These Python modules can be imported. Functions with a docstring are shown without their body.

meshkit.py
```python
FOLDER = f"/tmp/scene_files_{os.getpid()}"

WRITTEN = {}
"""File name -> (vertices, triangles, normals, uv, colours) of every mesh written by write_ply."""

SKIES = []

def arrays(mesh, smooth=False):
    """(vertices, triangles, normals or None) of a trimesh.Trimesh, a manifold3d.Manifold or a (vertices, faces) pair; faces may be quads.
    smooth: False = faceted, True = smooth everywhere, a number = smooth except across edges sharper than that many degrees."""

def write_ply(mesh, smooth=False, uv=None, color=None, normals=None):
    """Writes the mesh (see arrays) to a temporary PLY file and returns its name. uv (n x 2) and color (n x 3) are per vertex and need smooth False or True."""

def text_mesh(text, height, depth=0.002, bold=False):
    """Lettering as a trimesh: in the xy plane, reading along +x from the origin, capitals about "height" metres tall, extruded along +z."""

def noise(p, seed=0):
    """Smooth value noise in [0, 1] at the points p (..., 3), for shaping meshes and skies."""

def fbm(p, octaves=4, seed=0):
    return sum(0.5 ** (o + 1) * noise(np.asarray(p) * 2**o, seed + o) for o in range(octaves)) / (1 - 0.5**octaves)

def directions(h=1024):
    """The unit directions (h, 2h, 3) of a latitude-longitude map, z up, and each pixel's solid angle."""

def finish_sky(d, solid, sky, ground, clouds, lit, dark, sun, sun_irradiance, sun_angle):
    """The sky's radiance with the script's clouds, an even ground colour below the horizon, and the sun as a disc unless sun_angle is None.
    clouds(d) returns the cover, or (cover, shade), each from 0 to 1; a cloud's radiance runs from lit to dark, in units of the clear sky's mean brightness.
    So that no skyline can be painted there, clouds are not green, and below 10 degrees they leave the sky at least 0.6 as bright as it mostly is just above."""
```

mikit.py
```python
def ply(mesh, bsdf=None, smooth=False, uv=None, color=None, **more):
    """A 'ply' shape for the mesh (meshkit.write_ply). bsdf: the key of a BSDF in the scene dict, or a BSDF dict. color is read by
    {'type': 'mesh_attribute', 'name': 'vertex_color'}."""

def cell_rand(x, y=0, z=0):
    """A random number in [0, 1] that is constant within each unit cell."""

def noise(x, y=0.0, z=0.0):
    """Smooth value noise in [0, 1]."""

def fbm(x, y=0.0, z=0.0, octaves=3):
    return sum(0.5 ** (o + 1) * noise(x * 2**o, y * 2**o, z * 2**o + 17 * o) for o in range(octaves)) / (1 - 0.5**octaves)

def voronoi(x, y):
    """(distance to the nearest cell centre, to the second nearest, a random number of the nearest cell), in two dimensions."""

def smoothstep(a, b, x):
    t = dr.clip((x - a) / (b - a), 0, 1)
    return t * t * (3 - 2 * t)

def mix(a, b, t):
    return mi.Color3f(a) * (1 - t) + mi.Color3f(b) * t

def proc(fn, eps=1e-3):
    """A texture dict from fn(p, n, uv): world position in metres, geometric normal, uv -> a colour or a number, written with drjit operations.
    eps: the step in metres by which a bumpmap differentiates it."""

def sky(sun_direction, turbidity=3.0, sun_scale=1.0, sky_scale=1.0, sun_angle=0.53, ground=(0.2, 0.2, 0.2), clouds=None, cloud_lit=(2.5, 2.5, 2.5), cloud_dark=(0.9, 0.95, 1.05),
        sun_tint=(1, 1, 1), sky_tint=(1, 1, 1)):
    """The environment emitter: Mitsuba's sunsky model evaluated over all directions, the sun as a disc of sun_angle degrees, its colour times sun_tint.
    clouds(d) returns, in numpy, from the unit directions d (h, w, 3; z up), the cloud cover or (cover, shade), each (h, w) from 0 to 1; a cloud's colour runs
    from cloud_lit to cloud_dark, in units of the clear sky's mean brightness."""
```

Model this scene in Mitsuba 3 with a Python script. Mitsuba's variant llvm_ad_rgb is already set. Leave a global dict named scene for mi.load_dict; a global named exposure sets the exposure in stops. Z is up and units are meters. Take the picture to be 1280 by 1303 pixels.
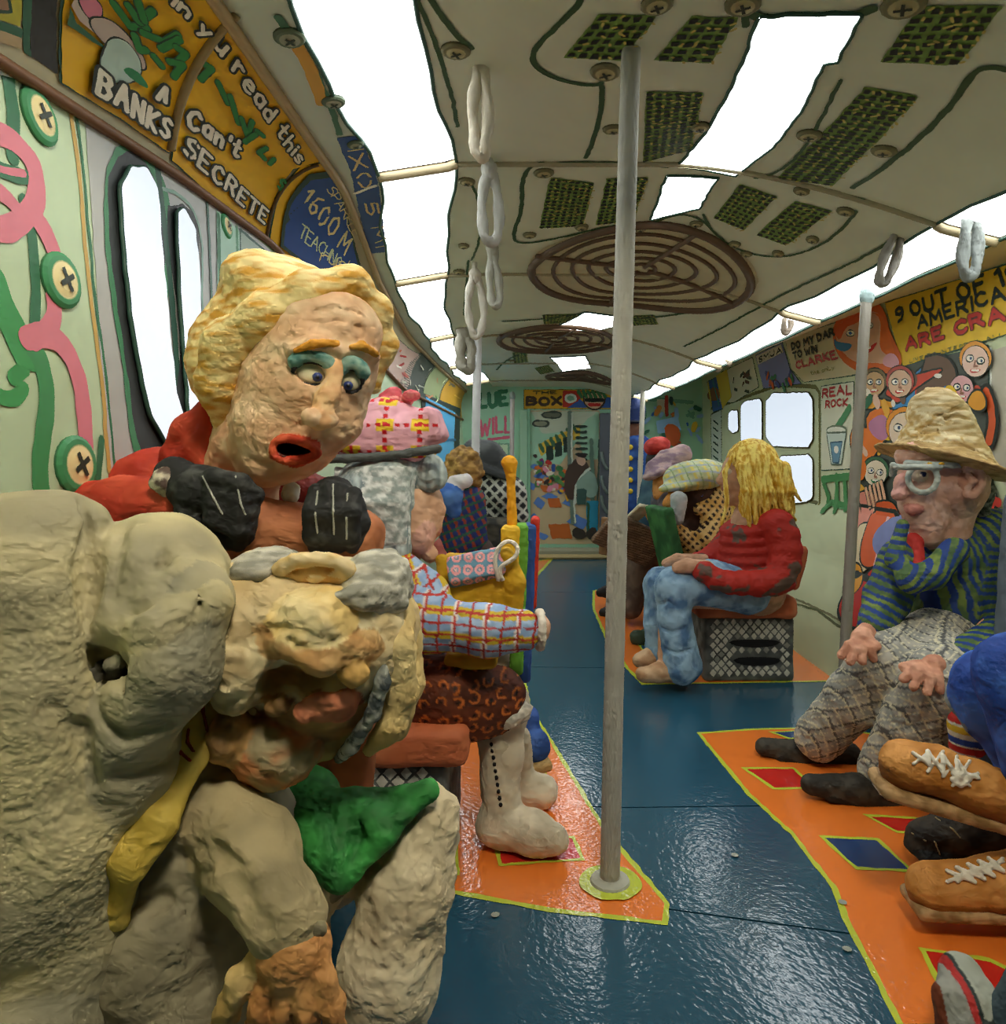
import math, random
import numpy as np, trimesh, drjit as dr, mitsuba as mi, mikit, meshkit
from shapely.geometry import Polygon, MultiPolygon, LineString, MultiLineString, Point, box as sbox
from shapely import affinity
from shapely.ops import unary_union

# ------------------------------------------------------------------ camera, light, exposure
T = mi.ScalarTransform4f
EYE = 1.18                     # camera height; z up, car runs along +y
FPX, CX, CY = 914.0, 670.0, 580.0   # focal length and principal point, measured on a 1280 x 1303 frame
scene = {
    'camera': {'type': 'perspective', 'fov': 2 * math.degrees(math.atan(640 / FPX)), 'fov_axis': 'x', 'near_clip': 0.02, 'far_clip': 60.0,
               'principal_point_offset_x': (640 - CX) / 1280, 'principal_point_offset_y': (651.5 - CY) / 1303,
               'to_world': T().look_at(origin=[0, 0, EYE], target=[0, 1, EYE], up=[0, 0, 1])},
}
labels = {}
exposure = 0.95
GLOW_CEIL = (3.0, 3.1, 3.1)      # lit vinyl ceiling panels
GALLERY, GAL_SIZE = (31.0, 28.0, 21.5), .28   # warm soft light over the open near end
GLOW_WIN = (.34, .385, .44)        # back-lit windows
random.seed(7)
rng = np.random.default_rng(7)

def col(c):
    if isinstance(c, str):
        c = [int(c[i:i + 2], 16) for i in (1, 3, 5)]
    c = np.asarray(c, float) / 255.0
    return np.where(c <= 0.04045, c / 12.92, ((c + 0.055) / 1.055) ** 2.4)

# ------------------------------------------------------------------ materials (all take their colour from the mesh)
VC = {'type': 'mesh_attribute', 'name': 'vertex_color'}
def clay_bump(p, n, uv):
    a = mikit.fbm(p.x * 40, p.y * 40, p.z * 40, 3); b = mikit.noise(p.x * 120, p.y * 120, p.z * 120)
    return 0.0046 * (1 - dr.abs(2 * a - 1)) + 0.0026 * b + 0.0014 * mikit.noise(p.x * 300, p.y * 300, p.z * 300)
def floor_bump(p, n, uv):
    return 0.0006 * mikit.fbm(p.x * 14, p.y * 18, p.z, 2) + 0.0006 * mikit.noise(p.x * 95, p.y * 90, 3.0) + 0.0003 * mikit.noise(p.x * 220, p.y * 240, 5.0)
def canvas_bump(p, n, uv):
    return 0.004 * mikit.fbm(p.x * 7, p.y * 7, p.z * 7, 3) + 0.0006 * mikit.noise(p.x * 130, p.y * 130, p.z * 130)
scene['clay'] = {'type': 'twosided', 'bsdf': {'type': 'bumpmap', 'arbitrary': mikit.proc(clay_bump, 1.5e-3), 'scale': 1.0,
                 'bsdf': {'type': 'principled', 'base_color': VC, 'roughness': 0.62, 'specular': 0.3}}}
scene['paint'] = {'type': 'twosided', 'bsdf': {'type': 'bumpmap', 'arbitrary': mikit.proc(canvas_bump, 2e-3), 'scale': 1.0,
                  'bsdf': {'type': 'principled', 'base_color': VC, 'roughness': 0.5, 'specular': 0.35}}}
scene['gloss'] = {'type': 'twosided', 'bsdf': {'type': 'bumpmap', 'arbitrary': mikit.proc(floor_bump, 1.5e-3), 'scale': 1.0,
                  'bsdf': {'type': 'principled', 'base_color': VC, 'roughness': 0.14, 'specular': 0.8, 'clearcoat': 0.9, 'clearcoat_gloss': 0.9}}}
scene['plain'] = {'type': 'twosided', 'bsdf': {'type': 'principled', 'base_color': VC, 'roughness': 0.4, 'specular': 0.4}}

# ------------------------------------------------------------------ mesh helpers
def numbered(key):
    if key not in scene and key not in labels:
        return key
    n = 1
    while f'{key}_{n:03d}' in scene or f'{key}_{n:03d}' in labels:
        n += 1
    return f'{key}_{n:03d}'
def mottle(v, c, amt, f=22.0, seed=3):
    m = 1 + amt * (2 * meshkit.fbm(np.asarray(v) * f, 3, seed) - 1)
    return np.clip(c * m[:, None], 0.002, 0.95)
def add(key, mesh, c, mat='paint', smooth=False, mot=0.0, **props):
    """One entry of the scene. c: one colour or one per vertex."""
    key = numbered(key)
    if isinstance(mesh, trimesh.Trimesh):
        v, f = np.asarray(mesh.vertices), np.asarray(mesh.faces)
    else:
        v, f = np.asarray(mesh[0], float), np.asarray(mesh[1], int)
    if f.shape[1] == 4:
        f = np.vstack([f[:, [0, 1, 2]], f[:, [0, 2, 3]]])
    c = col(c) if isinstance(c, (str, tuple)) else np.asarray(c, float)
    if c.ndim == 1:
        c = np.tile(c, (len(v), 1))
    if isinstance(smooth, (int, float)) and smooth is not True and smooth is not False:
        tm = trimesh.Trimesh(v, f, process=False)
        c3 = np.vstack([c, np.zeros((0, 3))])
        tm.visual = trimesh.visual.ColorVisuals(tm)
        from scipy.spatial import cKDTree
        v2, f2, n2 = meshkit.arrays(tm, smooth)
        c = c3[cKDTree(v).query(v2)[1]]
        v, f = v2, f2
        smooth = True
    if mot:
        c = mottle(v, c, mot)
    scene[key] = mikit.ply((v, f), mat, smooth, color=c)
    if props:
        labels[key] = dict(props)
    return key
def thing(key, label, cat, group=None):
    key = numbered(key)
    labels[key] = {'label': label, 'category': cat}
    if group:
        labels[key]['group'] = group
    return key
def join(parts):
    """[(mesh, colour)] -> one mesh with colours per vertex."""
    vs, fs, cs, n = [], [], [], 0
    for m, c in parts:
        v, f = (np.asarray(m.vertices), np.asarray(m.faces)) if isinstance(m, trimesh.Trimesh) else (np.asarray(m[0], float), np.asarray(m[1], int))
        if f.shape[1] == 4:
            f = np.vstack([f[:, [0, 1, 2]], f[:, [0, 2, 3]]])
        c = col(c) if isinstance(c, (str, tuple)) else np.asarray(c, float)
        vs.append(v); fs.append(f + n); cs.append(np.tile(c, (len(v), 1)) if c.ndim == 1 else c); n += len(v)
    return (np.vstack(vs), np.vstack(fs)), np.vstack(cs)
def tube(pts, r, sides=10, caps=True):
    p = np.asarray(pts, float)
    t = np.gradient(p, axis=0); t /= np.linalg.norm(t, axis=1, keepdims=True) + 1e-12
    a = np.cross(t[0], [0.3, 0.2, 0.93]); a /= np.linalg.norm(a)
    fr = []
    for k in range(len(p)):
        a = a - t[k] * (a @ t[k]); a /= np.linalg.norm(a) + 1e-12
        fr.append(a)
    a = np.array(fr); b = np.cross(t, a)
    ang = np.arange(sides) * 2 * np.pi / sides
    rr = np.broadcast_to(np.asarray(r, float), (len(p),))
    v = (p[:, None] + rr[:, None, None] * (np.cos(ang)[None, :, None] * a[:, None] + np.sin(ang)[None, :, None] * b[:, None])).reshape(-1, 3)
    i, j = np.meshgrid(np.arange(len(p) - 1), np.arange(sides), indexing='ij')
    q = np.stack([i * sides + j, i * sides + (j + 1) % sides, (i + 1) * sides + (j + 1) % sides, (i + 1) * sides + j], -1).reshape(-1, 4)
    f = np.vstack([q[:, [0, 1, 2]], q[:, [0, 2, 3]]])
    if caps:
        n = len(v); v = np.vstack([v, p[:1], p[-1:]]); j = np.arange(sides); m = (len(p) - 1) * sides
        f = np.vstack([f, np.stack([(j + 1) % sides, j, j * 0 + n], 1), np.stack([m + j, m + (j + 1) % sides, j * 0 + n + 1], 1)])
    return v, f
def curve(pts, n=40):
    """A smooth curve through the points."""
    p = np.asarray(pts, float)
    t = np.r_[0, np.cumsum(np.linalg.norm(np.diff(p, axis=0), axis=1))]
    if len(p) < 3:
        return np.array([np.interp(np.linspace(0, t[-1], n), t, p[:, k]) for k in range(p.shape[1])]).T
    from scipy.interpolate import CubicSpline
    return CubicSpline(t, p)(np.linspace(0, t[-1], n))
def boxm(lo, hi, bev=0.006):
    lo, hi = np.minimum(lo, hi).astype(float), np.maximum(lo, hi).astype(float)
    bev = min(bev, *(hi - lo) / 2.2)
    pts = []
    for sx in (0, 1):
        for sy in (0, 1):
            for sz in (0, 1):
                c = np.where([sx, sy, sz], hi, lo); s = np.where([sx, sy, sz], -1, 1) * bev
                pts += [c + s * [0, 1, 1], c + s * [1, 0, 1], c + s * [1, 1, 0]]
    return trimesh.convex.convex_hull(np.array(pts))
def at(px, py, d):
    """The point of the car that was measured at (px, py) of the frame, d metres down the aisle."""
    return np.array([(px - CX) * d / FPX, d, EYE - (py - CY) * d / FPX])
def heightgrid(fn, us, vs):
    """A quad sheet of fn(u, v) -> xyz."""
    U, V = np.meshgrid(us, vs, indexing='ij')
    v = np.stack(fn(U.ravel(), V.ravel()), -1)
    n, m = len(us), len(vs)
    i, j = np.meshgrid(np.arange(n - 1), np.arange(m - 1), indexing='ij')
    q = np.stack([i * m + j, (i + 1) * m + j, (i + 1) * m + j + 1, i * m + j + 1], -1).reshape(-1, 4)
    return v, q

# ------------------------------------------------------------------ the car body: surfaces with (u, v) coordinates
def tab(xs, ys):
    return lambda y: np.interp(y, xs, ys)
Fc = tab([3, 4, 5.3, 6.5, 8.5], [1, .92, .80, .76, .73])
Fa = tab([-2, 1.3, 1.65, 2.05, 2.8, 4, 5.3, 8.5], [.955, .96, 1.0, 1.045, 1.085, .89, .64, .56])
narrow = tab([4, 8.5], [1.0, .80])
wB = tab([2.8, 4, 5, 8.5], [.72, .82, .84, .72])
wS1 = tab([2.4, 2.8, 4, 6.3, 8.5], [.57, .58, .76, .73, .66])
wS2 = tab([2.8, 3.8, 4.6, 5.8, 7.3, 8.5], [.275, .42, .52, .57, .43, .40])
RT = tab([2.5, 3.1, 4.2, 5.8, 8.5], [.82, .84, .89, .94, .95])
YEND = 8.5
class Surf:
    """pos(u, v) -> (n, 3); pick(px, py) -> (u, v) of the point measured there; out: unit normal into the car."""
    def normal(s, u, v, e=2e-3):
        a, b = s.pos(u + e, v) - s.pos(u - e, v), s.pos(u, v + e) - s.pos(u, v - e)
        n = np.cross(a, b); n /= np.linalg.norm(n, axis=1, keepdims=True) + 1e-12
        c = np.array([0.45, 0, 1.2]) - s.pos(u, v); c[:, 1] = 0
        return n * np.sign((n * c).sum(1))[:, None]
    def pick(s, px, py):
        """numerically: the (u, v) whose point projects there."""
        uv = np.array(s.guess(px, py), float)
        for _ in range(12):
            def pr(q):
                p = s.pos(np.array([q[0]]), np.array([q[1]]))[0]
                return np.array([CX + FPX * p[0] / p[1] - px, CY - FPX * (p[2] - EYE) / p[1] - py])
            f = pr(uv); J = np.stack([(pr(uv + e) - f) / 1e-4 for e in (np.array([1e-4, 0]), np.array([0, 1e-4]))], 1)
            st = np.linalg.lstsq(J, -f, rcond=None)[0]
            uv = uv + st * min(1, .5 / (np.abs(st).max() + 1e-9))
        return uv
    def picks(s, pts):
        return [tuple(s.pick(*p)) for p in pts]
class LeftWall(Surf):      # u = y, v = height above the eye / Fa
    def pos(s, u, v):
        h = np.where(v > 0, v * Fa(u), v)
        return np.stack([-(.91 + .117 * h) * narrow(u), u, EYE + h], -1)
    def guess(s, px, py):
        a, b = (CX - px) / FPX, (CY - py) / FPX
        d = .91 / max(a - .117 * b, .1); return d, b * d
class LeftCove(Surf):      # u = y, v = 0 at the wall, 1 at the ceiling
    def pos(s, u, v):
        hA = .77 * Fa(u); w0 = (.91 + .117 * hA) * narrow(u)
        h1 = 1.06 * Fc(u)
        bul = .05 * np.sin(np.pi * np.clip(v, 0, 1))
        return np.stack([-(w0 + (wB(u) - w0) * v + bul * .6), u, EYE + hA + (h1 - hA) * v + bul * .5], -1)
    def guess(s, px, py):
        a, b = (CX - px) / FPX, (CY - py) / FPX
        q = (b - .77 * a) / (.29 * a + .28 * b); return (1 - .28 * q) / max(a, .1), q
def sag(y):
    return .022 * np.abs(np.sin(np.pi * (y - .2) / 1.3)) - .012
class Ceiling(Surf):       # u = x, v = y; the whole roof from the left cove's top edge to the right wall
    def h(s, x, y):
        F = Fc(y); xr = 1.6 * F
        t = np.clip((x - .55) / (xr - .55), 0, 1)
        hm = F * (1.13 - .24 * t ** 1.6)
        xo = 1.83 * F; k = np.clip((x - xr) / (xo - xr), 0, 1)
        hr = F * (.89 - .06 * k)
        q = np.clip((x - xo) / (2.08 - xo), 0, 1)
        hq = .83 * F * (1 - q) + RT(y) * q
        l = np.clip((-x - wS2(y)) / (wB(y) - wS2(y)), 0, 1)
        hl = F * (1.13 - .07 * l)
        h = np.where(x > xo, hq, np.where(x > xr, hr, np.where(x < -wS2(y), hl, hm)))
        return h - sag(y) * np.where((x > -.3) & (x < xr), 1, .4)
    def pos(s, u, v):
        return np.stack([u, v, EYE + s.h(u, v)], -1)
    def guess(s, px, py):
        h = 1.1
        for _ in range(8):
            d = np.clip(h * FPX / (CY - py), .5, 9); x = (px - CX) * d / FPX; h = float(s.h(np.array(x), np.array(d)))
        return x, d
class RightWall(Surf):     # u = y, v = z
    def pos(s, u, v):
        x = np.interp(v, [0, .12, .5, .85, 2.2], [1.62, 1.70, 1.96, 2.08, 2.08])
        b = .05 * np.sin(np.clip((v - .0) / .85, 0, 1) * np.pi) * (.6 + .4 * np.sin(u * 3.1))
        return np.stack([x - b + 0 * u, u, v + 0 * u], -1)
    def guess(s, px, py):
        d = 2.08 * FPX / (px - CX); return d, EYE - (py - CY) * d / FPX
class EndWall(Surf):       # u = x, v = z
    def pos(s, u, v):
        return np.stack([u, 0 * u + YEND, v], -1)
    def normal(s, u, v, e=0):
        return np.tile([0., -1, 0], (len(u), 1))
    def guess(s, px, py):
        return (px - CX) * YEND / FPX, EYE - (py - CY) * YEND / FPX
class Floor(Surf):         # u = x, v = y
    def pos(s, u, v):
        return np.stack([u, v, 0 * u], -1)
    def normal(s, u, v, e=0):
        return np.tile([0., 0, 1], (len(u), 1))
    def guess(s, px, py):
        d = EYE * FPX / (py - CY); return (px - CX) * d / FPX, d
LW, LC, CE, RW, EW, FL = LeftWall(), LeftCove(), Ceiling(), RightWall(), EndWall(), Floor()

# ------------------------------------------------------------------ paint: flat shapes laid on a surface
def rough(poly, amp=.003, step=.012, seed=1):
    """Hand-painted edges."""
    if poly.is_empty:
        return poly
    out = []
    for g in getattr(poly, 'geoms', [poly]):
        if g.geom_type != 'Polygon' or g.area < 1e-7:
            continue
        def ring(r):
            n = max(6, int(r.length / step)); q = np.array([r.interpolate(k / n, True).coords[0] for k in range(n)])
            d = np.stack([meshkit.noise(np.c_[q * 30, q[:, :1] * 0 + seed]), meshkit.noise(np.c_[q * 30, q[:, :1] * 0 + seed + 9])], -1) - .5
            return q + d * 2 * amp
        p = Polygon(ring(g.exterior), [ring(i) for i in g.interiors if i.length > 4 * step])
        out.append(p.buffer(0))
    return unary_union(out) if out else Polygon()
def tri(poly):
    vs, fs, n = [], [], 0
    for g in getattr(poly, 'geoms', [poly]):
        if g.geom_type != 'Polygon' or g.area < 1e-8:
            continue
        v, f = trimesh.creation.triangulate_polygon(g, engine='earcut')
        vs.append(v); fs.append(f + n); n += len(v)
    return (np.vstack(vs), np.vstack(fs)) if vs else (np.zeros((0, 2)), np.zeros((0, 3), int))
def film(surf, poly, off, maxe=None):
    if maxe and not poly.is_empty:       # cut along a grid so that it follows the curved surface
        x0, y0, x1, y1 = poly.bounds; nx, ny = max(1, math.ceil((x1 - x0) / maxe)), max(1, math.ceil((y1 - y0) / maxe)); got = []
        for i in range(nx):
            strip = poly.intersection(sbox(x0 + (x1 - x0) * i / nx, y0 - 1, x0 + (x1 - x0) * (i + 1) / nx, y1 + 1))
            for j in range(ny):
                c = strip.intersection(sbox(x0 - 1, y0 + (y1 - y0) * j / ny, x1 + 1, y0 + (y1 - y0) * (j + 1) / ny))
                got += [q for q in getattr(c, 'geoms', [c]) if q.geom_type == 'Polygon' and q.area > 1e-9]
        poly = MultiPolygon(got)
    v, f = tri(poly)
    if not len(f):
        return None
    u, w = v[:, 0], v[:, 1]
    return surf.pos(u, w) + surf.normal(u, w) * off, f
class Paint:
    """Collects painted shapes (later ones on top) and adds them as one part."""
    def __init__(s, surf, base=.0015, step=.00015, maxe=None, amp=.003, mat='paint'):
        s.surf, s.off, s.step, s.maxe, s.amp, s.mat, s.parts = surf, base, step, maxe, amp, mat, []
    def uv(s, poly, c, amp=None, jit=True):
        a = s.amp if amp is None else amp
        if a:
            poly = rough(poly, a, max(.006, 3 * a), len(s.parts))
        m = film(s.surf, poly, s.off, s.maxe)
        s.off += s.step
        if m is not None:
            s.parts.append((m, c))
        return s
    def poly(s, pts, c, outline=None, w=.006, amp=None):
        P = Polygon(s.surf.picks(pts)).buffer(0)
        if outline:
            s.uv(P.buffer(w), outline, amp)
        return s.uv(P, c, amp)
    def blob(s, pts, c, outline=None, w=.006, n=28):
        q = curve(list(pts) + [pts[0]], n)
        return s.poly(q[:-1], c, outline, w)
    def line(s, pts, c, w, n=0, outline=None, ow=.005, cap=1):
        if n:
            pts = curve(pts, n)
        L = LineString(s.surf.picks(pts))
        if outline:
            s.uv(L.buffer(w / 2 + ow, cap_style=cap), outline)
        return s.uv(L.buffer(w / 2, cap_style=cap), c)
    def oval(s, px, py, rx, ry, c, outline=None, w=.005, rot=0):
        t = np.arange(20) * np.pi / 10; cr, sr = math.cos(rot), math.sin(rot)
        return s.poly([(px + rx * math.cos(a) * cr - ry * math.sin(a) * sr, py + rx * math.cos(a) * sr + ry * math.sin(a) * cr) for a in t], c, outline, w)
    def text(s, txt, p0, p1, p2, c, wt=.16, outline=None, ow=.09, gap=.24, wob=.05):
        """Lettering from p0 (lower left) to p1 (lower right), p2 above p0: measured corners."""
        o, a, b = (np.array(s.surf.pick(*p)) for p in (p0, p1, p2))
        g = glyphs(txt, gap, wob); W = max(x for L in g for x, _ in L) if g else 1
        L = MultiLineString([[tuple(o + (a - o) * x / W + (b - o) * (wt / 2 + (1 - wt) * y)) for x, y in q] for q in g])
        hh = np.linalg.norm(b - o)
        if outline:
            s.uv(L.buffer(hh * (wt / 2 + ow)), outline, s.amp * .6)
        return s.uv(L.buffer(hh * wt / 2), c, s.amp * .6)
    def done(s, key, mot=.06, **props):
        m, c = join(s.parts)
        return add(key, m, c, s.mat, False, mot, **props)
FONT = {}
for _l in '''A 0,0 .35,1 .7,0|.13,.38 .58,.38
B 0,0 0,1 .45,.95 .58,.75 .4,.54 0,.52|.4,.54 .65,.3 .45,.03 0,0
C .62,.82 .4,1 .1,.8 0,.45 .15,.1 .42,0 .64,.18
D 0,0 0,1 .4,.92 .64,.55 .42,.06 0,0
E .56,1 0,1 0,0 .58,0|0,.52 .42,.52
F .56,1 0,1 0,0|0,.52 .42,.52
G .62,.84 .36,1 .05,.7 .05,.3 .36,0 .62,.2 .62,.45 .4,.45
H 0,0 0,1|.6,0 .6,1|0,.5 .6,.5
I .05,0 .05,1
J .5,1 .5,.2 .3,0 .05,.2
K 0,0 0,1|.58,1 .02,.45 .6,0
L 0,1 0,0 .52,0
M 0,0 .08,1 .4,.35 .72,1 .8,0
N 0,0 0,1 .6,0 .6,1
O .32,1 .06,.8 0,.45 .14,.08 .36,0 .6,.2 .66,.55 .54,.88 .32,1
P 0,0 0,1 .45,.95 .58,.72 .42,.48 0,.46
R 0,0 0,1 .45,.95 .58,.74 .42,.5 0,.48|.3,.48 .62,0
S .58,.86 .34,1 .06,.84 .1,.6 .48,.44 .58,.2 .34,0 .02,.14
T 0,1 .68,1|.34,1 .34,0
U 0,1 0,.25 .25,0 .5,.1 .6,.4 .6,1
V 0,1 .32,0 .64,1
W 0,1 .2,0 .42,.7 .64,0 .86,1
X 0,0 .6,1|0,1 .6,0
Y 0,1 .3,.5 .6,1|.3,.5 .3,0
Z .02,1 .58,1 0,0 .6,0
9 .55,.7 .35,.5 .06,.6 .06,.86 .3,1 .54,.86 .55,.5 .4,.1 .15,0
1 .0,.8 .2,1 .2,0
6 .5,.95 .2,.8 .02,.4 .1,.08 .32,0 .52,.22 .4,.48 .05,.4
5 .55,1 .1,1 .06,.58 .4,.62 .58,.35 .4,.04 .02,.1
0 .3,1 .04,.75 .04,.25 .3,0 .56,.25 .56,.75 .3,1
a .5,.5 .25,.62 .02,.45 .05,.12 .28,0 .5,.2|.5,.6 .5,0
d .5,.45 .25,.6 .02,.4 .05,.1 .28,0 .5,.2|.5,1 .5,0
e .02,.32 .5,.34 .4,.58 .16,.6 .02,.35 .1,.06 .3,0 .5,.1
h 0,1 0,0|0,.4 .25,.6 .45,.45 .45,0
i .05,.58 .05,0|.05,.8 .05,.86
n 0,.6 0,0|0,.4 .25,.6 .45,.45 .45,0
o .25,.6 .02,.4 .05,.12 .25,0 .46,.15 .46,.45 .25,.6
r 0,.6 0,0|0,.38 .2,.58 .4,.55
s .42,.52 .22,.6 .04,.48 .12,.34 .38,.24 .4,.08 .2,0 .0,.08
t .2,1 .2,.12 .36,0 .5,.1|0,.62 .42,.62
u 0,.6 .02,.12 .22,0 .44,.2|.46,.6 .46,0
y 0,.6 .22,.1|.46,.6 .1,-.3
' .05,1 .05,.75
. .05,.0 .05,.08
? .02,.8 .25,1 .5,.82 .25,.5 .25,.3|.25,.04 .25,.1
: .05,.15 .05,.2|.05,.6 .05,.65'''.split('\n'):
    _k, _v = _l.split(' ', 1)
    FONT[_k] = [[tuple(map(float, q.split(','))) for q in st.split()] for st in _v.split('|')]
def glyphs(txt, gap, wob):
    out, x = [], 0
    for k, ch in enumerate(txt):
        if ch == ' ':
            x += .42; continue
        g = FONT.get(ch) or FONT[ch.upper()]
        w = max(q[0] for st in g for q in st)
        dy, sh = wob * math.sin(k * 2.3 + len(txt)), wob * math.cos(k * 1.7)
        for st in g:
            out.append([(x + q[0] + sh * q[1], q[1] + dy) for q in st])
        x += w + gap
    return out

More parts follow.
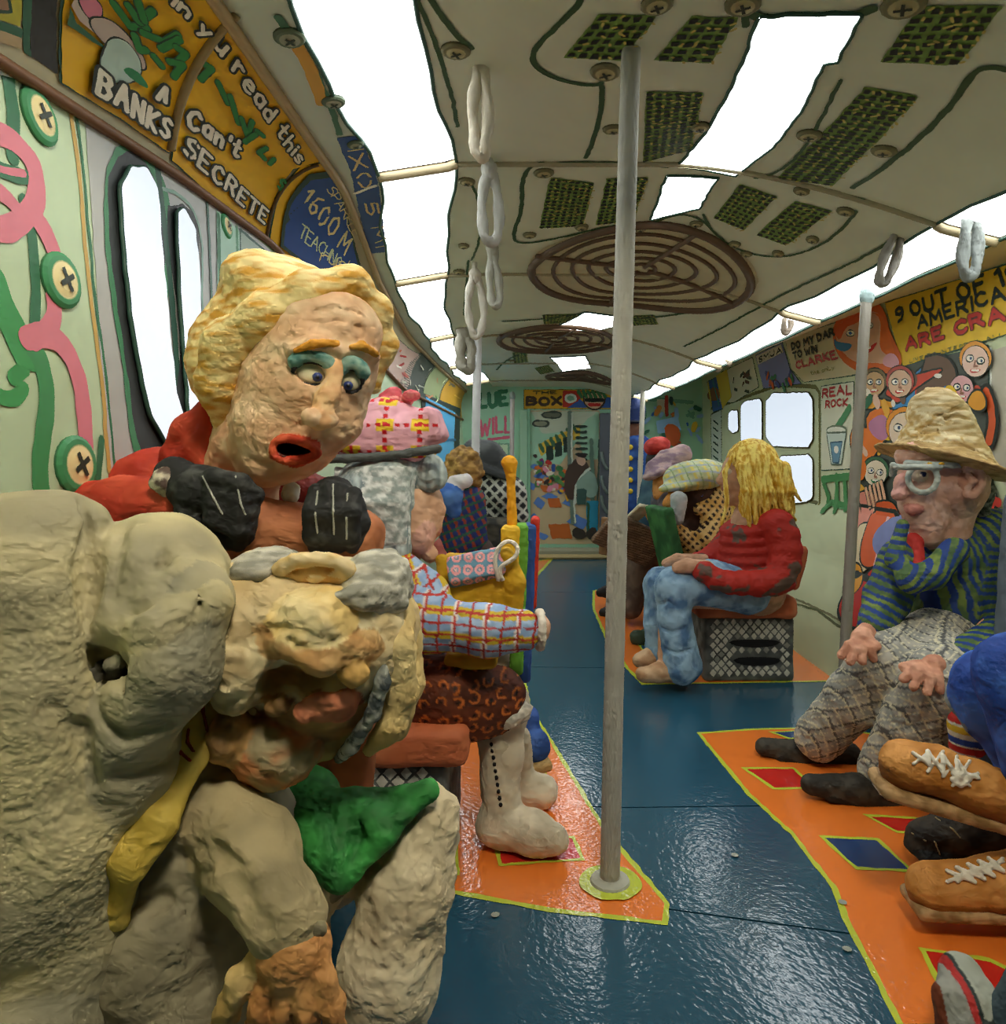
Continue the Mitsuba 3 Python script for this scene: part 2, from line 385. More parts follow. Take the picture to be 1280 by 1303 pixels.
# ------------------------------------------------------------------ sculpting: smooth unions of limbs and lumps, meshed as one skin
class Fig:
    def __init__(s, h=.006, k=.02, amp=.006, freq=14.0, seed=0):
        s.h, s.k, s.amp, s.freq, s.seed, s.P = h, k, amp, freq, seed, []
    def _add(s, fn, lo, hi, c, k, op, bias):
        s.P.append((fn, np.asarray(lo, float), np.asarray(hi, float), c, s.k if k is None else k, op, bias)); return s
    def cap(s, a, b, r1, r2=None, c='#999999', k=None, op='u', bias=0.0):
        a, b = np.asarray(a, float), np.asarray(b, float); r2 = r1 if r2 is None else r2
        ab = b - a; L = max(ab @ ab, 1e-12)
        def fn(p):
            t = np.clip(((p - a) @ ab) / L, 0, 1)
            return np.linalg.norm(p - a - t[..., None] * ab, axis=-1) - (r1 + (r2 - r1) * t)
        r = max(r1, r2)
        return s._add(fn, np.minimum(a, b) - r, np.maximum(a, b) + r, c, k, op, bias)
    def chain(s, pts, rs, c='#999999', k=None, op='u', bias=0.0):
        for i in range(len(pts) - 1):
            s.cap(pts[i], pts[i + 1], rs[i], rs[i + 1], c, k, op, bias)
        return s
    def ell(s, c0, r, c='#999999', rot=None, k=None, op='u', bias=0.0):
        """rot: 3x3, columns = the ellipsoid's axes."""
        c0 = np.asarray(c0, float); r = np.broadcast_to(np.asarray(r, float), (3,)); R = np.eye(3) if rot is None else np.asarray(rot)
        def fn(p):
            q = (p - c0) @ R
            k0 = np.linalg.norm(q / r, axis=-1); k1 = np.linalg.norm(q / r ** 2, axis=-1)
            return np.where(k0 < 1e-6, -r.min(), k0 * (k0 - 1) / np.maximum(k1, 1e-9))
        e = np.sqrt(((R * r) ** 2).sum(1))
        return s._add(fn, c0 - e, c0 + e, c, k, op, bias)
    def slab(s, c0, half, c='#999999', rot=None, rd=.01, k=None, op='u', bias=0.0):
        c0 = np.asarray(c0, float); hf = np.asarray(half, float) - rd; R = np.eye(3) if rot is None else np.asarray(rot)
        def fn(p):
            q = np.abs((p - c0) @ R) - hf
            return np.linalg.norm(np.maximum(q, 0), axis=-1) + np.minimum(q.max(-1), 0) - rd
        e = np.abs(R) @ np.asarray(half, float)
        return s._add(fn, c0 - e, c0 + e, c, k, op, bias)
    def hole(s, pts, rs, c, k=.006):
        s.chain(pts, rs, None, k, 's'); return s.chain(pts, rs, c, 0, 'p', .0045) if c else s
    def val(s, p):
        p = np.asarray(p, float); D = np.full(p.shape[:-1], 9.0)
        for fn, lo, hi, c, k, op, b in s.P:
            D = s._mix(D, fn(p), k, op)
        return D
    @staticmethod
    def _mix(D, d, k, op):
        if op == 'p':
            return D
        if op == 's':
            hh = np.maximum(k - np.abs(D + d), 0) if k > 0 else 0
            return np.maximum(D, -d) + (hh * hh / (4 * k) if k > 0 else 0)
        hh = np.maximum(k - np.abs(D - d), 0) if k > 0 else 0
        return np.minimum(D, d) - (hh * hh / (4 * k) if k > 0 else 0)
    def hit(s, px, py, sink=0.0):
        """The skin's point that was measured at (px, py)."""
        dr_ = np.array([(px - CX) / FPX, 1.0, (CY - py) / FPX]); dr_ /= np.linalg.norm(dr_)
        o = np.array([0, 0, EYE]); t, best, bt = .4, 9, .4
        for _ in range(160):
            v = float(s.val((o + dr_ * t)[None])[0])
            if v < best:
                best, bt = v, t
            if v < .0012:
                break
            t += max(v * .7, .0015)
            if t > 12:
                t = bt; break
        return o + dr_ * (t + sink)
    def mesh(s):
        U = [q for q in s.P if q[5] == 'u']
        m = 3 * s.h + s.amp
        lo = np.min([q[1] for q in U], 0) - m; hi = np.max([q[2] for q in U], 0) + m
        n = np.ceil((hi - lo) / s.h).astype(int) + 1
        ax = [lo[i] + s.h * np.arange(n[i]) for i in range(3)]
        D = np.full(n, .5, np.float32)
        for fn, a, b, c, k, op, bs in s.P:
            if op == 'p':
                continue
            pad = k + 4 * s.h + s.amp
            i0 = np.clip(np.floor((a - pad - lo) / s.h).astype(int), 0, n); i1 = np.clip(np.ceil((b + pad - lo) / s.h).astype(int) + 1, 0, n)
            sl = tuple(slice(i0[i], i1[i]) for i in range(3))
            g = np.stack(np.meshgrid(*[ax[i][sl[i]] for i in range(3)], indexing='ij'), -1)
            D[sl] = s._mix(D[sl], fn(g).astype(np.float32), k, op)
        if s.amp:
            w = np.nonzero(np.abs(D) < s.amp * 1.5 + 2 * s.h)
            p = np.stack([ax[i][w[i]] for i in range(3)], -1)
            D[w] += s.amp * 2 * (meshkit.fbm(p * s.freq, 3, s.seed) - .5) + s.amp * .35 * (np.abs(2 * meshkit.noise(p * s.freq * 2.6, s.seed + 5) - 1) - .5)
        v, f = surface_net(D, lo, s.h)
        C, B = np.zeros((len(v), 3)), np.full(len(v), 9.0)
        for fn, a, b, c, k, op, bs in s.P:
            if c is None:
                continue
            pad = .09 + s.amp
            w = np.nonzero(((v > a - pad) & (v < b + pad)).all(1))[0]
            if not len(w):
                continue
            d = (np.abs(fn(v[w])) if op == 's' else fn(v[w])) - bs
            if op == 'p':
                d = np.where(d < 0, -5 + d * .01, 9)
            t = d < B[w]; w = w[t]
            cc = c(v[w]) if callable(c) else np.tile(col(c), (len(w), 1))
            C[w] = cc; B[w] = d[t]
        return (v, f), C
def surface_net(D, lo, h):
    neg = D < 0
    n = np.array(D.shape) - 1
    idx = [(i, j, k) for i in (0, 1) for j in (0, 1) for k in (0, 1)]
    cnt = sum(neg[i:i + n[0], j:j + n[1], k:k + n[2]].astype(np.int8) for i, j, k in idx)
    cells = np.argwhere((cnt > 0) & (cnt < 8))
    val = np.stack([D[cells[:, 0] + i, cells[:, 1] + j, cells[:, 2] + k] for i, j, k in idx], 1)
    off = np.array(idx, float)
    acc, num = np.zeros((len(cells), 3)), np.zeros(len(cells))
    for a in range(8):
        for b in range(a + 1, 8):
            if np.abs(off[a] - off[b]).sum() != 1:
                continue
            x = (val[:, a] < 0) != (val[:, b] < 0)
            t = val[x, a] / (val[x, a] - val[x, b])
            acc[x] += off[a] + t[:, None] * (off[b] - off[a]); num[x] += 1
    v = lo + h * (cells + acc / num[:, None])
    ind = np.full(n, -1, np.int64); ind[tuple(cells.T)] = np.arange(len(cells))
    fs = []
    for axis in range(3):
        a1, a2 = [(1, 2), (2, 0), (0, 1)][axis]
        s0 = [slice(None)] * 3; s1 = [slice(None)] * 3; s0[axis] = slice(0, -1); s1[axis] = slice(1, None)
        A, B = neg[tuple(s0)], neg[tuple(s1)]
        e = np.argwhere(A != B)
        ok = (e[:, a1] > 0) & (e[:, a2] > 0) & (e[:, a1] < n[a1]) & (e[:, a2] < n[a2]); e = e[ok]
        inside = A[tuple(e.T)]
        def c(d1, d2):
            q = e.copy(); q[:, a1] -= d1; q[:, a2] -= d2
            return ind[tuple(q.T)]
        q = np.stack([c(1, 1), c(0, 1), c(0, 0), c(1, 0)], 1)
        q[~inside] = q[~inside][:, ::-1]
        fs.append(q)
    return v, np.vstack(fs)
def sculpt(key, fig, mot=.10, mat='clay', **props):
    m, c = fig.mesh()
    return add(key, m, c, mat, True, mot, **props)
def frame(fwd, up=(0, 0, 1)):
    """3x3 with columns right, forward, up."""
    f = np.asarray(fwd, float); f /= np.linalg.norm(f)
    r = np.cross(f, up); r /= np.linalg.norm(r)
    return np.stack([r, f, np.cross(r, f)], 1)
# ================================================================== FLOOR: three big sheets, painted
def S(d, k): labels[k] = {**labels.get(k, {}), 'kind': 'structure', **d}; return k
NAVY, ORANGE, LIME, RED = '#1b475c', '#d8722a', '#b0bc3a', '#b8231c'
add('floor', boxm([-1.6, -1.6, -.06], [2.4, 9.0, -.012], .004), '#15222b', 'paint'); S({}, 'floor')
seam1 = [(-1.3, 2.23), (-.24, 2.0), (.3, 1.885), (1.13, 1.70), (2.3, 1.5)]
seam2 = [(-1.3, 2.5), (.34, 2.41), (1.49, 2.44), (2.3, 2.5)]
seam3 = [(-1.3, 4.05), (.5, 4.0), (2.3, 4.1)]
seam4 = [(-1.3, 6.2), (2.3, 6.2)]
rows = [[(-1.5, -1.5), (2.3, -1.5)], seam1, seam2, seam3, seam4, [(-1.3, 8.9), (2.3, 8.9)]]
def sheet(poly, z0, z1):
    m = trimesh.creation.extrude_polygon(poly, z1 - z0, engine='earcut'); m.apply_translation([0, 0, z0]); return m
for r0, r1 in zip(rows[:-1], rows[1:]):
    p = Polygon(list(r0) + list(r1)[::-1]).buffer(-.0035)
    add('floor__panel', sheet(p, -.012, 0), NAVY, 'gloss', False)
P = Paint(FL, .0012, .00012, amp=.003, mat='gloss'); P.off = .0012
def fpoly(pts, c, w=0, oc=LIME, amp=.003):
    q = Polygon(pts).buffer(0)
    if w: P.uv(q.buffer(w, join_style=2), oc, amp)
    P.uv(q, c, amp)
def fp(*pts): return FL.picks(pts)
# orange zones along the benches, lime edged
zoneR = fp((892, 934), (960, 929), (1060, 927)) + [(2.02, 2.75), (2.02, .2), (.95, .9)] + fp((1190, 1360), (1150, 1303), (1110, 1225), (1085, 1180), (1065, 1130), (1010, 1060), (955, 1010))
fpoly(zoneR, ORANGE, .016)
zoneL = fp((842, 1172), (845, 1150), (765, 1055), (700, 945), (672, 902)) + [(-.05, 4.3), (-.4, 4.4), (-1.1, 4.2), (-1.1, 2.2)] + fp((480, 1118), (560, 1130), (700, 1156))
fpoly(zoneL, ORANGE, .016)
zoneF = fp((820, 870), (1060, 866)) + [(1.75, 3.95), (1.75, 6.6), (.95, 6.6)] + fp((757, 752), (757, 775), (775, 815), (800, 850))
fpoly(zoneF, ORANGE, .02)
zoneE = fp((618, 722), (700, 712), (676, 738), (640, 760))
fpoly(zoneE, ORANGE, .03)
def fq(pts, c): fpoly(fp(*pts), c, .013)
fq([(950, 979), (1008, 979), (1035, 1002), (985, 1003)], RED)
fq([(1050, 1067), (1115, 1070), (1155, 1107), (1090, 1104)], '#1d3a66')
fq([(1108, 1040), (1165, 1043), (1205, 1062), (1142, 1058)], RED)
fq([(1178, 1212), (1260, 1225), (1330, 1260), (1400, 1330), (1240, 1330)], RED)
fq([(632, 1072), (727, 1068), (738, 1093), (640, 1100)], RED)
fq([(985, 933), (1030, 931), (1050, 937), (1005, 940)], '#1d3a66')
fq([(660, 980), (684, 975), (700, 1000), (672, 1005)], '#2c5568')
fq([(545, 1075), (578, 1072), (578, 1112), (548, 1113)], '#3a4f2a')
fq([(815, 822), (838, 822), (845, 834), (825, 836)], '#2c5568')
fq([(905, 852), (960, 850), (985, 858), (930, 862)], '#a8442a')
fq([(785, 735), (800, 735), (800, 745), (785, 745)], '#1d3a66')
for (x, y) in FL.picks([(630, 1166), (1072, 1150), (1078, 1210), (935, 1090), (700, 1090)]):
    P.uv(Point(x, y).buffer(.011), '#8b948c', .002)
pk = FL.pick(776, 1124); P.uv(Point(*pk).buffer(.085), LIME, .005)
P.done('floor__painted_diamonds', .05)
labels['floor__painted_diamonds'] = {'label': 'orange, red and blue floor paint with lime outlines'}

# ================================================================== LEFT WALL
GREEN, MINT, DGREEN, CREAM, GREY, OLIVE = '#b4c9a8', '#a9c6a6', '#2f6a48', '#e0d29c', '#a9adaa', '#b1ab8c'
ys = np.linspace(-.1, YEND + .4, 120)
add('wall_left', heightgrid(lambda u, v: LW.pos(u, v).T, ys, np.linspace(-1.18, .77, 40)), GREEN, 'paint', True, .05); S({}, 'wall_left')
add('wall_left__cove', heightgrid(lambda u, v: LC.pos(u, v).T, ys, np.linspace(0, 1, 16)), OLIVE, 'paint', True, .05)
P = Paint(LW, .0015, .00012, .08, .003)
P.poly([(105, 115), (210, 195), (352, 330), (352, 700), (150, 640), (133, 560), (118, 300)], '#a7aaa8')          # the grey door
P.line([(82, 98), (98, 200), (112, 360), (128, 480), (138, 600)], '#b99a52', .014)
P.line([(89, 100), (104, 200), (118, 360), (134, 480), (146, 600)], DGREEN, .009)
P.line([(9, 92), (16, 140), (15, 200)], DGREEN, .035)
P.line([(30, 255), (42, 330), (42, 420)], DGREEN, .028, 12)
P.line([(-12, 355), (14, 415), (36, 450)], '#3f9355', .07, 8)
P.line([(10, 425), (30, 470), (16, 480)], '#3f9355', .03)
P.line([(40, 440), (58, 510), (52, 570), (56, 640)], '#3f8a55', .045, 14)
P.line([(-10, 500), (12, 508), (28, 495)], '#3f9355', .03, 8)
P.line([(-5, 215), (20, 224), (35, 226)], DGREEN, .03)
P.line([(-30, 165), (14, 178), (44, 222), (42, 262), (28, 280), (-10, 292)], '#cf7888', .05, 24)
P.line([(-10, 238), (10, 254), (26, 274)], '#cf7888', .036, 8)
P.line([(-10, 212), (12, 219), (28, 221)], '#cf7888', .016, 8)
P.line([(38, 268), (58, 300), (72, 335)], '#cf7888', .045, 10)
P.line([(66, 380), (62, 415), (40, 432)], '#cf7888', .045, 8)
P.line([(34, 430), (66, 430), (100, 490), (108, 562)], '#cf7888', .05, 14)
P.line([(-20, 85), (80, 108)], '#e3efe6', .02)
# door mouldings round the panes
P.line([(120, 640), (128, 560)], DGREEN, .02)
P.blob([(133, 215), (170, 180), (200, 215), (216, 330), (222, 480), (228, 600), (190, 600), (160, 520), (140, 380)], '#3f7a56', n=50)
P.blob([(136, 225), (170, 193), (194, 226), (208, 340), (215, 480), (218, 596), (196, 592), (166, 520), (146, 380)], '#33383a', n=50)
P.line([(196, 190), (212, 330), (224, 470), (232, 600)], '#2e5044', .03, 20)
P.blob([(212, 262), (236, 262), (252, 320), (256, 440), (262, 600), (238, 600), (226, 470), (218, 350)], '#33383a', n=40)
P.line([(206, 240), (240, 262), (256, 330), (262, 420)], '#7fa092', .012, 16)
P.line([(206, 195), (262, 250), (270, 420)], '#4a6a5e', .014)
# the further left wall: panels, a map, dark mouldings
P.poly([(274, 268), (338, 325), (338, 430), (276, 440)], '#93b8a2')
P.line([(276, 275), (280, 440)], DGREEN, .025)
P.line([(300, 290), (302, 430)], '#3f7a56', .02)
P.poly([(305, 295), (345, 330), (345, 420), (306, 420)], '#93a598', '#2e5044', .012)
for k in range(14):
    q = rng.uniform(0, 1, 2); x, y = 310 + 30 * q[0], 318 + 14 * q[0] + 60 * q[1]
    P.line([(x, y), (x + rng.uniform(-6, 6), y + rng.uniform(4, 14))], ['#a8433a', '#3b5f8e', '#2f6a48', '#c9a53a'][k % 4], .018)
P.done('wall_left__graffiti', .07); labels['wall_left__graffiti'] = {'label': 'pink and green graffiti strokes and dark door mouldings'}
def pane(surf, key, pts, glow, off=.02, n=36, frame_c=None, smooth_=.03, label='', cat=''):
    poly = Polygon(surf.picks(pts)).buffer(0)
    poly = rough(poly.buffer(-smooth_).buffer(2 * smooth_).buffer(-smooth_), .004, .012, 5)
    v, f = film(surf, poly, off, .10)
    k = numbered(key)
    scene[k] = mikit.ply((v, f), {'type': 'twosided', 'bsdf': {'type': 'diffuse', 'reflectance': {'type': 'rgb', 'value': [.35, .35, .35]}}}, False,
                         emitter={'type': 'area', 'radiance': {'type': 'rgb', 'value': list(glow)}})
    # the light must leave towards the car
    c = v.mean(0); fn = np.cross(v[f[:, 1]] - v[f[:, 0]], v[f[:, 2]] - v[f[:, 0]]).sum(0)
    if fn @ (np.array([.45, c[1], 1.2]) - c) < 0:
        scene[k] = mikit.ply((v, f[:, ::-1]), scene[k]['bsdf'], False, emitter=scene[k]['emitter'])
    # rim
    b = np.array(poly.exterior.coords) if poly.geom_type == 'Polygon' else np.array(max(poly.geoms, key=lambda g: g.area).exterior.coords)
    p = surf.pos(b[:, 0], b[:, 1]) + surf.normal(b[:, 0], b[:, 1]) * off * .7
    add(k + '__rim', tube(np.vstack([p, p[1:2]]), .0055, 6, False), frame_c or '#2e5044', 'paint', True)
    return k
def S2(k, lab): labels[k] = {'kind': 'structure', 'label': lab}
S2(pane(LW, 'window_1', [(144, 240), (158, 212), (178, 214), (192, 240), (199, 330), (207, 420), (216, 500), (229, 550), (204, 568), (182, 530), (160, 420), (150, 330)], GLOW_WIN, n=60), 'tall narrow back-lit door window with a round top')
S2(pane(LW, 'window_2', [(217, 270), (226, 265), (240, 290), (246, 340), (248, 420), (250, 500), (251, 560), (236, 560), (228, 470), (222, 380)], GLOW_WIN, n=50), 'narrower back-lit door window right of the tall one')
P = Paint(LW, .009, .0002, .08, .003)
P.poly([(536, 500), (585, 520), (585, 632), (536, 645)], '#2e3a36'); P.done('wall_left__window_moulding')
w3 = film(LW, Polygon(LW.picks([(540, 505), (578, 525), (576, 605), (572, 625), (540, 640)])), .012, .1)
add('window_3', w3, '#58aede', 'plain'); S2('window_3', 'sky blue painted window beyond the pink plaid hat')
wb = film(LW, LineString(LW.picks([(540, 560), (578, 560)])).buffer(.02), .016); add('window_3__bar', wb, '#2a6f9a', 'plain')

# screws: painted domes with a cross slot
def screw(parent, surf, px, py, r, ring='#3f8a5a', face=CREAM, dark='#2a3428', n=20):
    u, v = surf.pick(px, py); e = 1e-3
    o = surf.pos(np.array([u]), np.array([v]))[0]; nn = surf.normal(np.array([u]), np.array([v]))[0]
    a = surf.pos(np.array([u + e]), np.array([v]))[0] - o; a -= nn * (a @ nn); a /= np.linalg.norm(a); b = np.cross(nn, a)
    t = np.arange(n) * 2 * np.pi / n
    prof = [(1.0, -.002, dark), (1.0, .006, ring), (.86, .011, ring), (.7, .012, ring), (.62, .012, face), (.4, .015, face), (0.02, .016, face)]
    vs, cs = [], []
    for k, (q, hh, c) in enumerate(prof):
        wob_ = 1 + .05 * np.sin(t * 2 + px)
        vs.append(o + (r * q * wob_)[:, None] * (np.cos(t)[:, None] * a + np.sin(t)[:, None] * b) + nn * hh)
        cs.append(np.tile(col(c), (n, 1)))
    m = len(prof); i, j = np.meshgrid(np.arange(m - 1), np.arange(n), indexing='ij')
    q = np.stack([i * n + j, i * n + (j + 1) % n, (i + 1) * n + (j + 1) % n, (i + 1) * n + j], -1).reshape(-1, 4)
    parts = [((np.vstack(vs), q), np.vstack(cs))]
    for ang in (.5, 2.0):
        d = math.cos(ang) * a + math.sin(ang) * b; s = np.cross(nn, d)
        p = np.array([o + d * x * r * .42 + s * y * r * .09 + nn * .0175 for x, y in ((-1, -1), (1, -1), (1, 1), (-1, 1))])
        parts.append(((p, np.array([[0, 1, 2], [0, 2, 3]])), dark))
    mm, cc = join(parts)
    add(parent + '__screw', mm, cc, 'paint', False)
for q in ((48, 148, .055), (76, 357, .06), (95, 592, .062), (286, 288, .04), (505, 560, .04)):
    screw('wall_left', LW, *q)

# ------------------------------------------------------------------ the advertising panels of the left cove
def sign(name, label, group=None):
    return thing(name, label, 'sign', group)
def board(k, surf, pts, c, off=.006, edge='#2e5044', smooth_=0, ew=.006):
    q = curve(list(pts) + [pts[0]], smooth_)[:-1] if smooth_ else pts
    poly = Polygon(surf.picks([tuple(a) for a in q])).buffer(0)
    Q = Paint(surf, off - .002, .0015, .045, .002); Q.uv(poly.buffer(ew), edge, .003); Q.uv(poly, c, .002); return Q.done(k + '__board', .05), poly
YEL = '#d8a81e'
k = sign('advert', 'yellow advert with white BANKS lettering and a pink hand, top left corner'); board(k, LC, [(76, 30), (88, -60), (250, -60), (300, 8), (250, 74), (213, 193), (150, 149), (76, 104)], YEL)
Q = Paint(LC, .002, .0002, .07, .003); Q.poly([(38, -20), (74, -20), (72, 94), (38, 72)], '#2c2c28'); Q.poly([(28, -20), (40, -20), (38, 72), (28, 66)], '#2f5a42'); Q.poly([(-60, -20), (28, -20), (26, 34), (-60, 0)], '#a8a032'); Q.poly([(-60, 0), (26, 36), (26, 48), (-60, 14)], '#2f5a42'); Q.poly([(-60, 14), (26, 48), (26, 62), (-60, 30)], '#a89470'); Q.poly([(-60, -8), (6, -8), (10, 12), (-60, 6)], '#8a6a50', '#26402e', .01); Q.done('wall_left__cove_painting', .08)
P = Paint(LC, .0115, .00015, .045, .002)
P.poly([(84, 5), (92, 25), (128, 55), (135, 62), (110, 48), (80, 28)], '#2e5a40')
P.poly([(84, 2), (95, 22), (122, 44), (110, 10), (98, -20)], '#b7a89a')
P.blob([(98, -10), (112, -8), (124, 10), (118, 22), (106, 16)], '#c8788a', '#22281f', .006)
P.blob([(122, 18), (132, 20), (176, 84), (162, 78)], '#b3a398', '#22281f', .006)
P.blob([(132, 48), (142, 44), (172, 92), (162, 100)], '#a9c0b4', '#22281f', .006)
P.blob([(152, 84), (165, 84), (182, 108), (170, 102)], '#2f7a4c')
for a in ([(140, 0), (160, 28), (182, 30)], [(158, 2), (172, 22), (190, 8)], [(170, -6), (178, 20)], [(176, 36), (205, 48), (222, 38)], [(200, 56), (224, 44)], [(166, 40), (172, 58), (180, 58)], [(190, 66), (200, 78)], [(220, 54), (232, 62), (222, 72)], [(210, 72), (228, 76), (216, 92)]):
    P.line(a, '#2f7a3c', .03, outline='#1f3a26', ow=.004)
P.text('BANKS', (116, 116), (207, 177), (121, 80), '#d8d2bd', .16, '#22281f', .09, .36)
P.text('A', (193, 124), (203, 128), (200, 102), '#d8d2bd', .22, '#22281f', .12)
P.text('in y', (212, -2), (258, 42), (224, -18), '#d8d2bd', .2, '#22281f', .11)
P.done(k + '__lettering')
k = sign('advert', "yellow advert with white can't secrete lettering and green leaf shapes"); board(k, LC, [(300, 20), (330, 55), (376, 130), (410, 203), (372, 214), (346, 256), (336, 314), (290, 269), (217, 203), (230, 130), (256, 76)], YEL)
P = Paint(LC, .0115, .00015, .045, .002)
P.text('u read this', (268, 52), (376, 206), (284, 28), '#d8d2bd', .15, '#22281f', .08, .28)
P.text("can't", (233, 158), (298, 200), (240, 130), '#d8d2bd', .17, '#22281f', .08, .34)
P.text('SECRETE', (228, 194), (332, 284), (236, 168), '#d8d2bd', .16, '#22281f', .08, .32)
for a in ([(256, 76), (266, 82), (252, 96)], [(274, 100), (286, 126)], [(290, 118), (300, 152)], [(304, 146), (312, 170), (318, 150)], [(324, 162), (332, 168)], [(336, 184), (326, 190), (334, 198)], [(340, 204), (346, 198)], [(308, 176), (322, 166)]):
    P.line(a, '#2f7a3c', .03, outline='#1f3a26', ow=.004)
P.done(k + '__lettering')
k = sign('advert', 'dark blue advert with cream scrawled writing in a yellow frame'); board(k, LC, [(382, 210), (412, 206), (440, 285), (455, 330), (470, 368), (400, 358), (342, 305), (354, 250)], YEL)
P = Paint(LC, .0115, .00015, .045, .002)
P.poly([(392, 218), (420, 214), (448, 300), (460, 345), (462, 362), (400, 350), (354, 312), (364, 254)], '#2c4034')
P.poly([(394, 226), (422, 222), (446, 300), (456, 345), (458, 358), (400, 345), (358, 310), (368, 258)], '#2d4a86')
P.text('1600 M', (380, 258), (436, 322), (394, 234), '#cfc08a', .1, None, 0, .3)
P.text('TEACHING', (376, 300), (428, 340), (382, 282), '#b9c49a', .1, None, 0, .1)
P.text('SPARKLE', (412, 238), (448, 300), (424, 232), '#cfc08a', .1, None, 0, .1)
P.text('rush', (404, 330), (446, 346), (408, 312), '#cfc08a', .1, None, 0, .1)
P.text('S', (350, 238), (356, 242), (356, 222), '#2f7a3c', .2)
P.done(k + '__lettering')
adv = [([(492, 462), (505, 430), (535, 452), (520, 490), (500, 505)], '#c4a89a', 'faded pink advert with red and white marks over the pink plaid hat'), ([(506, 490), (536, 448), (556, 462), (530, 520)], '#3c463c', 'dark chalkboard advert with white scribbles on the left cove'),
       ([(532, 518), (557, 464), (574, 474), (552, 530)], '#9aa878', 'green checked advert between the dark and the mustard one'), ([(553, 530), (575, 476), (600, 496), (582, 545)], '#c79a34', 'mustard yellow advert with grey writing, last one on the left')]
for n_, (pts, c, lab) in enumerate(adv):
    k = sign('advert', lab); board(k, LC, pts, c, ew=.012)
    P = Paint(LC, .009, .00015, .07, .003); A = np.array(pts, float); m = A.mean(0)
    for j in range(9):
        q = m + (A[rng.integers(len(A))] - m) * rng.uniform(.2, .75); e = q + rng.uniform(-7, 7, 2)
        P.line([tuple(q), tuple(e)], [['#a8332c', '#e6ded0', '#c86a50'], ['#c9c7b4', '#aab0a0'], ['#3f8a4a', '#d8e0b8', '#cc9066'], ['#7a7468', '#8e8c84', '#e0b84a']][n_][j % (2 if n_ == 1 else 3)], .035)
    P.done(k + '__lettering')

# trims of the left cove
def rod(key, pts, r, c, mat='paint', n=60, parent_label=None):
    q = curve(pts, n); add(key, tube(q, r, 8), c, mat, True, .08); S({}, key)
yy = np.linspace(.2, YEND, 70)
rod('trim_1', LW.pos(yy, .77 + 0 * yy) + [.012, 0, -.005], .014, '#6d4a2e', n=140)
rod('trim_2', LC.pos(yy, 1 + 0 * yy) + [.0, 0, -.012], .016, '#a2895f', n=140)
def across(pts): q = np.array(LC.picks(pts)); return LC.pos(q[:, 0], q[:, 1]) + LC.normal(q[:, 0], q[:, 1]) * .010
rod('trim_3', across([(297, 14), (255, 66), (226, 128), (213, 188)]), .013, '#8f7c52')
rod('trim_4', across([(404, 206), (366, 228), (343, 268), (336, 306)]), .007, '#5a4a2a')

# ================================================================== CEILING
xs_l = lambda y: -wB(y)
CEILC = '#c9cdb8'
def roof(s, y):
    """s: 0..4 across: 0-1 fascia, 1-2 left light strip, 2-3 main vault, 3-4 right light strip, 4-5 right band."""
    F = Fc(y); wob_ = .012 * np.sin(y * 5.1) + .008 * np.sin(y * 13)
    st = [-wB(y), -wS1(y) + wob_, -wS2(y) + wob_ * .7, 1.6 * F - wob_, 1.83 * F + wob_ * .6, 2.08 + 0 * y]
    i = np.clip(np.floor(s).astype(int), 0, 4); t = s - i; A = np.stack(st)
    n = np.arange(len(s)); x = A[i, n] * (1 - t) + A[i + 1, n] * t
    return CE.pos(x, y)
ysc = np.linspace(1.2, YEND + .4, 170)
def rs(a, b, n): return np.linspace(a + 1e-6, b - 1e-6, n)
add('ceiling', heightgrid(lambda s, y: roof(s, y).T, rs(2, 3, 46), ysc), CEILC, 'paint', True, .06); S({}, 'ceiling')
add('ceiling__fascia', heightgrid(lambda s, y: roof(s, y).T, rs(0, 1, 8), ysc), '#b9c2b0', 'paint', True, .06)
add('ceiling__side_band', heightgrid(lambda s, y: roof(s, y).T, rs(4, 5, 10), ysc), '#c2b590', 'paint', True, .06)
BSW = {'type': 'twosided', 'bsdf': {'type': 'diffuse', 'reflectance': {'type': 'rgb', 'value': [.8, .8, .78]}}}
def lit_strip(s0, y0, y1, label, group):
    k = thing('ceiling_light', label, 'light', group)
    v, q = heightgrid(lambda s, y: roof(s, y).T + np.array([[0], [0], [.012]]), rs(s0, s0 + 1, 7), np.linspace(y0 + .018, y1 - .018, 14))
    f = np.vstack([q[:, [0, 1, 2]], q[:, [0, 2, 3]]])
    if np.cross(v[f[0, 1]] - v[f[0, 0]], v[f[0, 2]] - v[f[0, 0]])[2] > 0: f = f[:, ::-1]
    scene[k + '__diffuser'] = mikit.ply((v, f), BSW, False, emitter={'type': 'area', 'radiance': {'type': 'rgb', 'value': list(GLOW_CEIL)}})
    e = roof(np.full(12, s0 + .0001), np.linspace(y0, y1, 12)); e2 = roof(np.full(12, s0 + .9999), np.linspace(y0, y1, 12)); m = roof(np.linspace(s0, s0 + .9999, 10), np.full(10, y1))
    add(k + '__edge', tube(e, .007, 6), '#2e5044', 'paint', True); add(k + '__edge', tube(e2, .007, 6), '#2e5044', 'paint', True)
    add(k + '__crossbar', tube(m + [0, 0, -.004], .019, 8), '#a89a78', 'paint', True)
ribs = [1.2, 1.5, 2.8, 4.1, 5.4, 6.7, 8.0]
